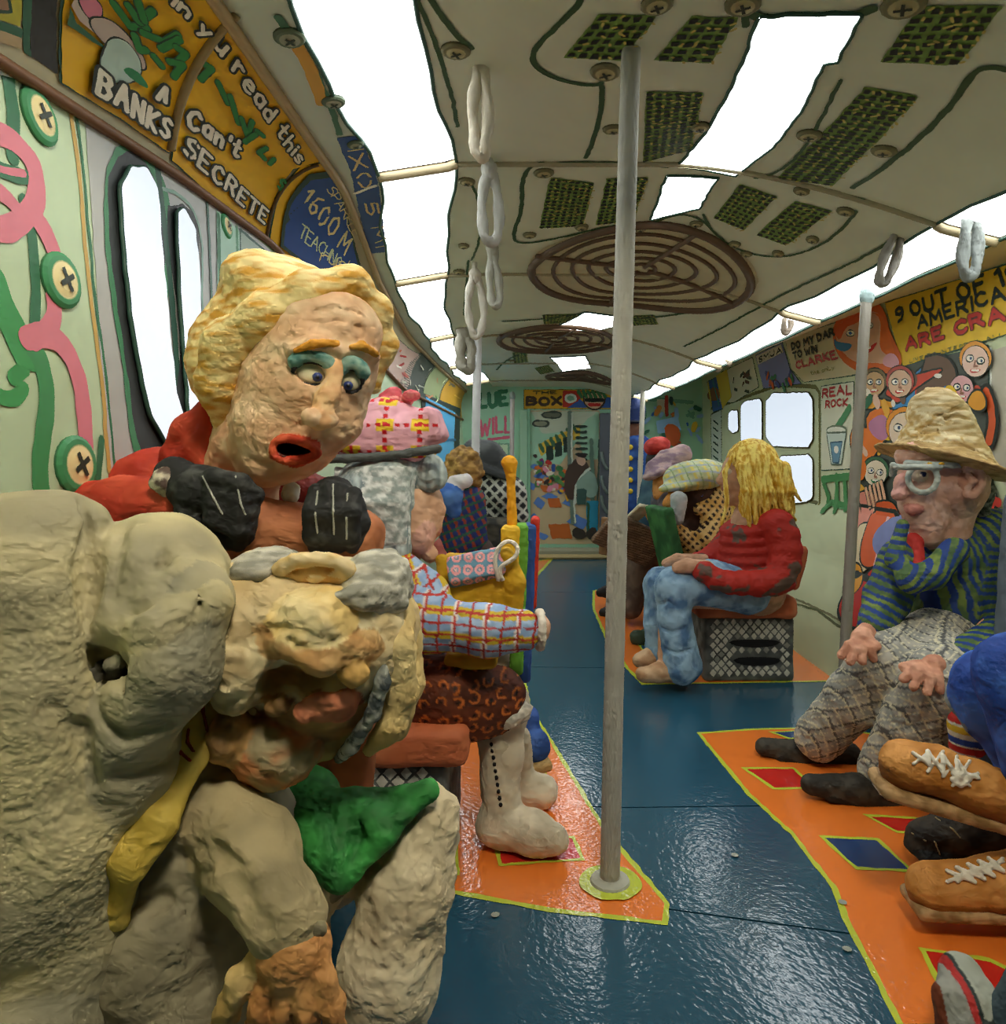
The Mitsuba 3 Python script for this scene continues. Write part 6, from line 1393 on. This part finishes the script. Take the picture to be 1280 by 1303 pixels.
# ------------------------------------------------------------------ the newspaper reader in the mauve hat
k, b = simple('newspaper reader in a slouched mauve hat with dark grey jacket and brown trousers', 5.0, .011); D4 = 5.0; pg = lambda n: n * D4 / FPX
TN = two('#b87a3a', '#d89a58', 20); b.ell(A(850, 618, D4), [pg(20), .12, pg(24)], '#8a5a38'); b.chain([A(840, 612, D4 - .06), A(838, 628, D4 - .08)], [.05, .04], TN); b.cap(A(858, 660, D4 + .03), (1.15, 5.3, .5), .15, .17, '#3a3634')
b.chain([(1.12, 5.2, .5), A(812, 700, D4 + .05), A(800, 775, D4 + .0)], [.11, .085, .06], '#5a4a40'); b.chain([(1.12, 5.4, .5), A(800, 700, D4 + .25), A(788, 768, D4 + .2)], [.11, .085, .06], '#5a4a40'); b.chain([A(848, 662, D4 - .15), A(836, 660, D4 - .2), A(826, 655, D4 - .2)], [.045, .04, .03], TN); part(k, 'body', b)
MV = two('#8a7484', '#c4a8a4', 16, .38, .65, (1, 1, 2)); c = Fig(.007, .03, .008, 14); c.chain([A(868, 578, D4), A(850, 588, D4 - .02), A(832, 596, D4 - .04)], [pg(13), pg(15), pg(11)], MV); c.ell(A(836, 600, D4 - .06), [pg(20), .14, pg(7)], MV, frame((0, -1, 0), (-.5, 0, 1))); part(k, 'hat', c, 'slouched mauve hat')
c = Fig(.008, .03, .008, 14); c.chain([A(856, 640, D4), A(868, 690, D4 + .1)], [.15, .18], two('#34343a', '#5a5a60', 14)); c.chain([A(850, 640, D4 - .1), A(846, 668, D4 - .14)], [.07, .06], two('#3a3438', '#6a6468', 20)); part(k, 'jacket', c, 'dark grey jacket')
c = Fig(.011, .03, .006, 14); c.chain([(1.15, 5.2, .5), A(815, 700, D4 + .05), A(802, 772, D4)], [.13, .11, .085], two('#5a4a40', '#7a685a', 12)); c.chain([(1.15, 5.4, .5), A(800, 700, D4 + .25), A(788, 766, D4 + .2)], [.13, .10, .08], two('#54463c', '#6f5e50', 12)); part(k, 'trousers', c, 'brown trousers')
for x, y, d in ((772, 752, 5.6), (776, 778, 5.3)):
    c = Fig(.007, .02, .004, 20); c.chain([A(x + 18, y, d), A(x, y + 1, d), A(x - 8, y + 2, d)], [.045, .045, .035], '#26221f'); part(k, 'shoe', c, 'black shoe')
k = thing('newspaper', 'open brown-grey newspaper held low in front of the mauve-hatted reader', 'newspaper')
def news(p):
    c_ = two('#6a5440', '#8a7058', 30)(p); c_[((p[:, 2] * 3 + p[:, 0]) / .05 % 1) < .25] = col('#4a3a2c'); return c_
c = Fig(.006, .01, .004, 20); c.slab(A(802, 686, 4.55), [pg(40), .02, pg(24)], news, frame((.1, -.8, -.5), (.28, .5, 1)), .008); part(k, 'page', c); c = Fig(.006, .01, .004, 20); c.slab(A(800, 664, 4.6), [pg(36), .012, pg(9)], two('#d0c8a8', '#e4dcc0', 20), frame((.1, -.6, -.8), (-.05, .8, 1)), .006); part(k, 'inner_page', c, 'pale inner page'); c = Fig(.006, .01, .003, 20); c.slab(A(770, 682, 4.6), [.03, .02, .12], '#8a6a4a', frame((-.6, -1, 0), (.1, 0, 1)), .008); part(k, 'fold', c)
# ------------------------------------------------------------------ red cap, blue uniform
k, b = simple('dark figure in a red cap and bluish coat sitting behind the mauve hat', 6.2, .012); D5 = 6.2
b.ell(A(840, 588, D5), [.12, .13, .15], '#2e2a26'); b.chain([A(842, 610, D5), A(840, 680, D5 + .05)], [.13, .2], '#2c3a4a'); b.chain([A(840, 690, D5), A(822, 700, D5 - .2), A(820, 740, D5 - .2), (.97, D5 - .25, .05)], [.13, .1, .07, .05], '#2c3a4a'); part(k, 'body', b)
c = Fig(.008, .02, .005, 16); c.ell(A(836, 568, D5 - .02), [.115, .14, .085], two('#a8281f', '#c8443a', 14), frame((0, -1, 0), (-.2, 0, 1))); part(k, 'cap', c, 'red knitted cap'); c = Fig(.01, .04, .01, 12); c.chain([A(836, 615, D5 - .05), A(832, 660, D5 - .05)], [.13, .17], two('#2a4a5c', '#4a6a74', 10)); part(k, 'coat', c, 'blue-green coat')
k, b = simple('standing guard in a dark blue uniform and cap with yellow buttons behind the thin pole', 7.6, .013); D6 = 7.6
b.ell(A(806, 545, D6), [.10, .11, .13], '#7a5240'); b.chain([A(808, 560, D6), A(810, 640, D6)], [.09, .15], '#28406a'); b.chain([A(800, 640, D6), A(800, 715, D6)], [.09, .07], '#1f2f52'); b.chain([A(820, 640, D6), A(820, 716, D6)], [.09, .07], '#1f2f52'); part(k, 'body', b)
c = Fig(.013, .03, .006, 14); c.chain([A(810, 575, D6 - .02), A(812, 640, D6)], [.19, .18], two('#1f3a7a', '#3a62a8', 10)); c.chain([A(828, 575, D6), A(838, 610, D6 - .05), A(828, 640, D6 - .1)], [.085, .075, .06], two('#1f3a7a', '#3a62a8', 10)); part(k, 'uniform', c, 'dark blue uniform'); c = Fig(.008, .02, .004, 14); c.cap(A(806, 532, D6), A(806, 522, D6), .12, .13, '#1a2c5a'); c.ell(A(803, 537, D6 - .1), [.10, .08, .016], '#141a2a'); part(k, 'uniform_cap', c, 'dark blue peaked cap')
for j, y in enumerate((566, 580, 594, 608, 622)):
    c = Fig(.006, .006, 0); c.ell(A(802, y + 3, D6 - .20), .028, '#d8b83a'); part(k, 'button', c, 'yellow button')

# ------------------------------------------------------------------ the man in the straw hat
k = person('old man in a straw hat and grey glasses with a green and blue striped sweater')
D7 = 2.7; pm = lambda n: n * D7 / FPX
SKM = two('#cc9c86', '#e2bcaa', 30, .4, .68); b = Fig(.0063, .02, .006, 26, 8)
b.ell(A(1200, 612, D7), [pm(52), .15, pm(56)], SKM); b.ell(A(1172, 632, D7 - .07), [pm(28), .07, pm(38)], SKM, None, .04); b.ell(A(1178, 662, D7 - .06), [pm(24), .07, pm(24)], SKM, None, .03); b.ell(A(1180, 682, D7 - .06), [pm(17), .05, pm(13)], SKM, None, .02); b.ell(A(1175, 580, D7 - .06), [pm(34), .08, pm(18)], SKM, None, .03)
h = b.hit(1150, 612); b.chain([b.hit(1158, 596), h + TOCAM(h) * .022 + [-.01, 0, 0], b.hit(1148, 628) + [-.022, -.02, 0]], [.014, .018, .025], two('#cc9888', '#dca8a0', 40), .02); h = b.hit(1160, 626); b.ell(h, .014, SKM, None, .01)
h = b.hit(1162, 648); b.ell(h, [.032, .022, .019], two('#b06e64', '#cc8c80', 40), frame((-.6, -.8, 0)), .012); q = [b.hit(1150, 647), b.hit(1162, 648), b.hit(1172, 650)]; b.chain(q, [.004] * 3, None, .004, 's')
for pts in ([(1180, 625), (1188, 645), (1182, 665)], [(1198, 640), (1205, 655), (1200, 675)], [(1168, 590), (1185, 586), (1200, 590)], [(1162, 582), (1180, 578), (1196, 583)], [(1210, 645), (1215, 660), (1208, 675)], [(1172, 668), (1182, 672), (1190, 668)]):
    w = [b.hit(*p) for p in pts]; b.chain(w, [.0045] * 3, None, .008, 's')
e = b.hit(1232, 612); e = e + TOCAM(e) * .012; t = np.linspace(-1.9, 2.2, 14); b.chain([e + np.array([.036 * math.cos(a) + .012, .0, .052 * math.sin(a)]) + [.02 * (a > 3), 0, 0] for a in t], [.012] * 14, SKM, .008); b.ell(e + [.0, .035, 0], [.04, .03, .05], two('#b07a64', '#c89078', 40), None, .01); b.chain([e + [.0, 0, .02], e + [.018, -.004, 0], e + [.0, 0, -.025]], [.008, .009, .008], SKM, .008)
h = b.hit(1170, 606); b.ell(h, [.024, .02, .02], '#e2d2bc', None, .004); w = b.hit(1175, 603); b.ell(w, [.008, .008, .009], '#1f2c5a', None, .001)
b.chain([A(1205, 660, D7), A(1190, 720, D7 + .02), A(1225, 800, D7 + .06)], [.09, .09, .15], SKM)
HM = two('#b8826a', '#d8a48a', 30, .4, .68)
# hands on the knees
def hand(b, wr, kn, tips, r, c, th, rs=.8):
    b.chain([wr, kn], [r * 1.9, r * 2.2], c, .02)
    for i, tp in enumerate(tips):
        base = kn + (np.asarray(tp) - kn) * .25; mid = kn + (np.asarray(tp) - kn) * .62 + TOCAM(kn) * r * .7 + [0, 0, r * .8]
        b.chain([base, mid, np.asarray(tp)], [r * 1.15, r, r * .85], c, .005)
    b.chain([wr + (kn - wr) * .6, (kn + th) / 2 + [0, 0, .004], th], [r * 1.2, r * 1.1, r * .9], c, .006)
hand(b, A(1106, 800, 2.52), A(1096, 812, 2.44), [A(1070, 834, 2.40), A(1082, 842, 2.38), A(1097, 842, 2.38), A(1112, 838, 2.40)], .0155, HM, A(1116, 822, 2.4))
hand(b, A(1204, 850, 2.30), A(1188, 846, 2.22), [A(1150, 864, 2.19), A(1162, 874, 2.16), A(1180, 880, 2.15), A(1196, 878, 2.16)], .0155, HM, A(1150, 850, 2.22))
b.chain([A(1130, 760, 2.7), A(1112, 795, 2.56)], [.05, .04], HM); b.chain([A(1275, 800, 2.5), A(1215, 850, 2.34)], [.06, .045], HM)
b.chain([(1.70, 2.75, .52), A(1135, 836, 2.50), A(1060, 935, 2.75)], [.12, .08, .055], HM); b.chain([(1.70, 2.98, .52), A(1210, 862, 2.3), A(1128, 985, 2.5)], [.12, .08, .055], HM); b.cap(A(1225, 800, D7 + .06), (1.72, 2.85, .52), .15, .15, HM)
part(k, 'body', b, 'pink creased clay skin')
g = Fig(.003, .006, .002, 40); GF = two('#98a29c', '#bcc2b8', 30); hl = b.hit(1174, 606); RG = frame((-.62, -.78, .02), (.06, 0, 1))
t = np.linspace(0, 2 * np.pi, 22); cen = hl + TOCAM(hl) * .028; g.chain([cen + RG @ np.array([.046 * math.cos(a), 0, .050 * math.sin(a) - .008]) for a in t], [.0085] * 22, GF); g.chain([cen + RG @ np.array([-.048, 0, .034]), A(1142, 594, 2.5), A(1136, 592, 2.52), A(1134, 604, 2.54)], [.011, .010, .010, .008], GF); g.chain([cen + RG @ np.array([-.05, 0, .04]), cen + RG @ np.array([.05, 0, .042])], [.012, .012], GF); g.chain([cen + RG @ np.array([.05, 0, .042]), A(1212, 592, 2.53), A(1235, 592, 2.60)], [.013, .011, .009], GF)
kk = part(k, 'glasses', g, 'thick grey glasses frame'); s = Fig(.003, .003, 0)
for (x, y) in ((1183, 590), (1198, 590)): w = g.hit(x, y); s.ell(w, [.011, .006, .005], '#d8a428')
sculpt(kk + '__mark', s, .05, label='two yellow marks on the frame')
SW = two('#b89a62', '#dfcda0', 34, .38, .62, (.5, .5, 2.2)); c = Fig(.0048, .03, .006, 26, 3); RH = frame((0, -1, 0), (.18, -.05, 1)); ctr = A(1200, 592, D7)
c.ell(ctr + RH @ np.array([0, 0, .012]), [.245, .25, .020], two('#a08050', '#c8ac74', 30), frame((0, -1, 0), (.30, -.06, 1)))
for a_, r_, o_ in ((.02, .158, 0), (.06, .140, .008), (.11, .118, .02), (.16, .108, .04), (.195, .09, .055), (.215, .066, .065)): c.ell(ctr + RH @ np.array([o_, 0, a_ + .01]), [r_, r_, .055], SW, RH, .05)
for n_ in range(9):
    a0 = rng.uniform(1.2, 3.4); z0 = .03 + .022 * n_; tt = np.linspace(0, 1, 12); aa = a0 + 2.6 * tt; zz = z0 + (.05 * tt + .012 * np.sin(7 * tt + n_)) * (1 if n_ % 3 else -.5); rr = np.interp(zz, [.0, .06, .11, .16, .20, .235], [.160, .142, .122, .110, .092, .05]) + .002
    c.chain([ctr + RH @ np.array([r * math.cos(w) + .2 * z, -r * math.sin(w - 3.14), z + .012]) for r, w, z in zip(rr, aa + 2.0, zz)], [.005] * 2 + [.0085] * 8 + [.005] * 2, two('#c8a868', '#ecdcb0', 50), .010)
for pts in ([(1150, 560), (1190, 548), (1250, 552)], [(1170, 545), (1215, 530), (1255, 540)], [(1190, 530), (1225, 518), (1250, 524)], [(1165, 570), (1220, 565), (1262, 585)]):
    w = [c.hit(*p) for p in pts]; c.chain(w, [.004, .007, .004], None, .008, 's')
part(k, 'straw_hat', c, 'wrinkled straw hat', .12)
g = Fig(.004, .01, .008, 50); g.chain([A(1222, 588, D7 - .1), A(1248, 600, D7 - .08), A(1256, 625, D7 - .04), A(1250, 650, D7)], [.022, .028, .028, .024], two('#3f4440', '#8a8e86', 60)); part(k, 'hair', g, 'dark grey hair behind the ear')
def sw(d): return bands(two('#46603a', '#6c803e', 24), [(d, .030, .48, '#223a78', 0)], .012)
c = Fig(.007, .03, .008, 16, 4); c.chain([A(1205, 715, D7 + .04), A(1225, 770, D7 + .06), A(1240, 830, D7 + .1)], [.155, .20, .22], sw((1, .3, .12)), .05); c.ell(A(1265, 690, D7 + .05), [.16, .16, .13], sw((1, .2, .2)), None, .05)
c.chain([A(1148, 715, D7 - .05), A(1128, 765, 2.62), A(1112, 797, 2.52)], [.085, .075, .055], sw((.5, 0, .9)), .03); c.chain([A(1295, 730, 2.62), A(1300, 815, 2.46), A(1245, 838, 2.36), A(1216, 848, 2.30)], [.13, .115, .08, .06], sw((.35, .3, .9)), .025)
part(k, 'sweater', c, 'green sweater with blue stripes', .10)
c = Fig(.0045, .02, .006, 20, 5); c.chain([A(1140, 712, 2.54), A(1160, 738, 2.47), A(1185, 732, 2.46), A(1215, 700, 2.5)], [.03, .042, .045, .045], sw((.8, 0, -.6)), .02); c.chain([A(1148, 668, 2.6), A(1138, 712, 2.54)], [.022, .03], sw((.1, 0, 1))); part(k, 'collar', c, 'rolled striped collar', .08)
c = Fig(.005, .01, .004, 20); c.chain([A(1162, 690, 2.62), A(1167, 735, 2.56)], [.035, .025], two('#a82420', '#c23a34', 20)); part(k, 'shirt', c, 'red shirt at the neck')
PP = bands(two('#8a8c88', '#a8a69c', 30), [((1, .2, .5), .052, .12, '#5a5c5c', 0), ((-.5, .2, 1), .056, .12, '#5a5c5c', .3), ((1, .2, .5), .026, .12, '#c8c2a8', .1), ((-.5, .2, 1), .028, .10, '#c8c2a8', .2)], .010)
c = Fig(.007, .03, .006, 24, 6); c.chain([(1.68, 2.72, .50), A(1128, 842, 2.48), A(1090, 885, 2.58), A(1042, 938, 2.74)], [.14, .108, .098, .088], PP); c.chain([(1.68, 2.98, .50), A(1200, 872, 2.27), A(1165, 920, 2.36), A(1128, 982, 2.47)], [.14, .112, .102, .094], PP); c.cap((1.66, 2.85, .52), A(1235, 830, D7 + .08), .17, .19, PP); part(k, 'trousers', c, 'grey checked trousers', .08)
for pts in ((A(1078, 962, 2.80), A(1020, 958, 2.80), A(972, 950, 2.82)), (A(1150, 1008, 2.47), A(1090, 1004, 2.45), A(1032, 998, 2.47))):
    s = Fig(.0045, .02, .004, 24, 2); s.chain(pts, [.055, .048, .034], two('#26241f', '#3f3c34', 24)); s.slab((pts[0] + pts[2]) / 2 - [0, 0, .026], [.115, .05, .012], '#1a1916', frame(pts[2] - pts[0]) @ np.array([[0, 1, 0], [1, 0, 0], [0, 0, 1]]).T, .01); part(k, 'shoe', s, 'scuffed black shoe')

# ------------------------------------------------------------------ the cropped passengers at the right edge
k = person('passenger cut off by the right edge in bright blue jeans and tan laced boots')
BJ = two('#1f3f8e', '#3f6ac0', 14, .38, .64); b = Fig(.009, .03, .006, 18, 6)
b.cap((1.40, 1.75, .52), (1.55, 1.72, 1.05), .14, .16, BJ); b.ell((1.58, 1.70, 1.27), [.10, .11, .13], '#c49a7c'); b.cap((1.55, 1.72, 1.05), (1.58, 1.70, 1.2), .07, .06, '#c49a7c')
part(k, 'body', b)
c = Fig(.0075, .03, .007, 16, 7); c.chain([(1.46, 1.78, .52), A(1268, 880, 1.92), A(1330, 1010, 1.86)], [.14, .105, .075], BJ); c.chain([(1.46, 1.62, .50), A(1300, 860, 1.75), A(1345, 1040, 1.72), A(1330, 1140, 1.74)], [.13, .10, .085, .075], BJ); c.chain([A(1232, 890, 1.98), A(1250, 900, 1.95)], [.05, .07], two('#5f7488', '#8f9a98', 16)); part(k, 'jeans', c, 'bright blue jeans')
def boot(pts, up, label, d, rot, lace):
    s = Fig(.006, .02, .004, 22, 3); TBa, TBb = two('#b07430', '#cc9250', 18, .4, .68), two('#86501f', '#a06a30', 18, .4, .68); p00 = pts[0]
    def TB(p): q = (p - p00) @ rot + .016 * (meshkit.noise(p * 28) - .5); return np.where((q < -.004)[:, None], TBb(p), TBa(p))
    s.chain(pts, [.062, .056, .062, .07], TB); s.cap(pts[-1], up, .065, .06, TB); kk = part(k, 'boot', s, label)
    sl = Fig(.0042, .01, .003, 26); sl.chain([p - rot * .045 for p in pts], [.050, .046, .05, .055], two('#7a5a34', '#a8865a', 30)); 
    o = Fig(.0042, .006, .002, 30); P0, P1 = pts[0] - rot * .052, pts[-1] - rot * .058; f_ = (P1 - P0) / np.linalg.norm(P1 - P0); sd = np.cross(f_, rot); M = np.stack([sd, f_, rot], 1)
    o.slab((P0 + P1) / 2, [.062, np.linalg.norm(P1 - P0) / 2 + .055, .017], two('#8a6a40', '#b8966a', 30), M, .015); sculpt(kk + '__sole', o, .12, label='thick pale sole')
    l = Fig(.0028, .003, .001, 40); 
    for a, b_ in zip(lace[:-1], lace[1:]): 
        w0, w1 = s.hit(*a), s.hit(*b_); w2, w3 = s.hit(a[0], b_[1]), s.hit(b_[0], a[1]); l.chain([w2 + TOCAM(w2) * .004, (w2 + w3) / 2 + TOCAM(w2) * .007, w3 + TOCAM(w3) * .004], [.004] * 3, '#cfcaba'); l.chain([w0 + TOCAM(w0) * .004, (w0 + w1) / 2 + TOCAM(w0) * .008, w1 + TOCAM(w1) * .004], [.0052] * 3, '#d8d4c4')
    sculpt(kk + '__lace', l, .08, label='white crossed laces')
r1 = np.array([.25, -.1, .95]); r1 /= np.linalg.norm(r1)
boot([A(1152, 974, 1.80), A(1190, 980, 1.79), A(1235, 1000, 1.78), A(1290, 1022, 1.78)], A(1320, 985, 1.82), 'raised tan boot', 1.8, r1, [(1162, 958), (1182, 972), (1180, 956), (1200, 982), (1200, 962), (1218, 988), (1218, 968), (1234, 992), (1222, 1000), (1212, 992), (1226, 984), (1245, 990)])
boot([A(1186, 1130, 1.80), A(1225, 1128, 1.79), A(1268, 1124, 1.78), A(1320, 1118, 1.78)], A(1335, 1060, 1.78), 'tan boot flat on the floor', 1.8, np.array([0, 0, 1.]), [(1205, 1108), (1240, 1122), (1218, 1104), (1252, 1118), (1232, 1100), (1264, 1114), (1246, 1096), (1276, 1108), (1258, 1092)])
s = Fig(.005, .02, .004, 20); SK_ = bands('#d8d4c0', [((0, 0, 1), .09, .25, '#2a4a9a', .2), ((0, 0, 1), .09, .25, '#b82a24', .5), ((0, 0, 1), .09, .2, '#d8b030', .78)], .008); s.chain([A(1232, 925, 2.10), A(1236, 985, 2.12)], [.055, .052], SK_); s.cap(A(1236, 985, 2.12), A(1250, 1040, 2.08), .05, .05, '#2a2622')
k2 = person('passenger behind the blue jeans of whom only a black shoe and striped sock show'); b = Fig(.009, .03, .006, 18, 6); b.chain([A(1250, 1060, 2.06), A(1238, 930, 2.12), A(1330, 905, 2.2), (1.62, 2.3, .5), (1.68, 2.3, 1.0)], [.045, .05, .07, .11, .13], '#5f6a74'); b.ell((1.68, 2.28, 1.22), [.09, .1, .12], '#b88a70'); part(k2, 'body', b); part(k2, 'sock', s, 'striped sock in blue, red and yellow', .05)
s = Fig(.0045, .02, .005, 24); s.chain([A(1176, 1066, 2.08), A(1215, 1058, 2.06), A(1262, 1056, 2.05), A(1285, 1056, 2.05)], [.050, .058, .055, .055], two('#1f1b18', '#3a342c', 20)); s.slab(A(1225, 1084, 2.06), [.14, .055, .014], '#15130f', frame((0, 1, 0)), .012); s2 = Fig(.003, .003, 0)
for q in ([(1166, 1045), (1190, 1072), (1196, 1088)], [(1190, 1040), (1212, 1055), (1222, 1066)], [(1160, 1060), (1178, 1070)]): s2.chain([s.hit(*p) for p in q], [.0028] * len(q), '#8a7a5a')
kk = part(k2, 'shoe', s, 'black shoe with tan stitching'); sculpt(kk + '__stitching', s2, .05)
k3 = person('passenger at the lower right corner of whom only a grey, red and black sneaker shows'); b = Fig(.009, .03, .004, 18); b.chain([A(1262, 1350, 1.38), (1.0, 1.33, .30), (1.18, 1.3, .50), (1.5, 1.25, .5), (1.6, 1.2, 1.0)], [.045, .05, .075, .12, .14], '#3a4a52'); b.ell((1.62, 1.2, 1.2), [.09, .1, .12], '#b88a70'); part(k3, 'body', b)
def sneak(p):
    c_ = np.tile(col('#26302e'), (len(p), 1)); u = (p[:, 0] - A(1215, 1280, 1.40)[0]) / .1; z = p[:, 2]; c_[u < .12] = col('#8a8c84'); c_[(u >= .12) & (u < .24)] = col('#a82a28'); g_ = (z > .115) & (u > .3); c_[g_] = col('#9aa094'); c_[u < -.22] = col('#6a3420'); return c_
s = Fig(.004, .02, .004, 24); s.chain([A(1222, 1240, 1.46), A(1232, 1278, 1.42), A(1250, 1330, 1.38), A(1262, 1390, 1.36)], [.040, .055, .062, .06], sneak); s.cap(A(1198, 1262, 1.42), A(1214, 1360, 1.38), .018, .022, sneak); part(k3, 'sneaker', s, 'sneaker with a red piping line and brown sole', .1)

# ------------------------------------------------------------------ gallery light over the open near end of the car
k = thing('gallery_light', 'soft gallery light hung over the open near end of the car', 'light')
gl, ga = np.array([.38, -.08, 3.3]), np.array([-.2, 1.5, .9]); gR = frame(ga - gl); gv = np.array([gl + gR @ np.array([x * GAL_SIZE, 0, z * GAL_SIZE]) for x, z in ((-1, -1), (1, -1), (1, 1), (-1, 1))]); gf = np.array([[0, 1, 2], [0, 2, 3]])
if np.cross(gv[1] - gv[0], gv[2] - gv[0]) @ (ga - gl) < 0: gf = gf[:, ::-1]
scene[k + '__diffuser'] = mikit.ply((gv, gf), BSW, False, emitter={'type': 'area', 'radiance': {'type': 'rgb', 'value': list(GALLERY)}})
add(k + '__housing', boxm([-GAL_SIZE - .02, -.10, -GAL_SIZE - .02], [GAL_SIZE + .02, -.012, GAL_SIZE + .02]).apply_transform(np.vstack([np.c_[gR, gl], [0, 0, 0, 1]])), '#3a3a3a', 'plain')
add(k + '__hanger', tube(np.array([gl - gR[:, 1] * .08, gl + [0, -.1, .6]]), .012, 8), '#3a3a3a', 'plain')
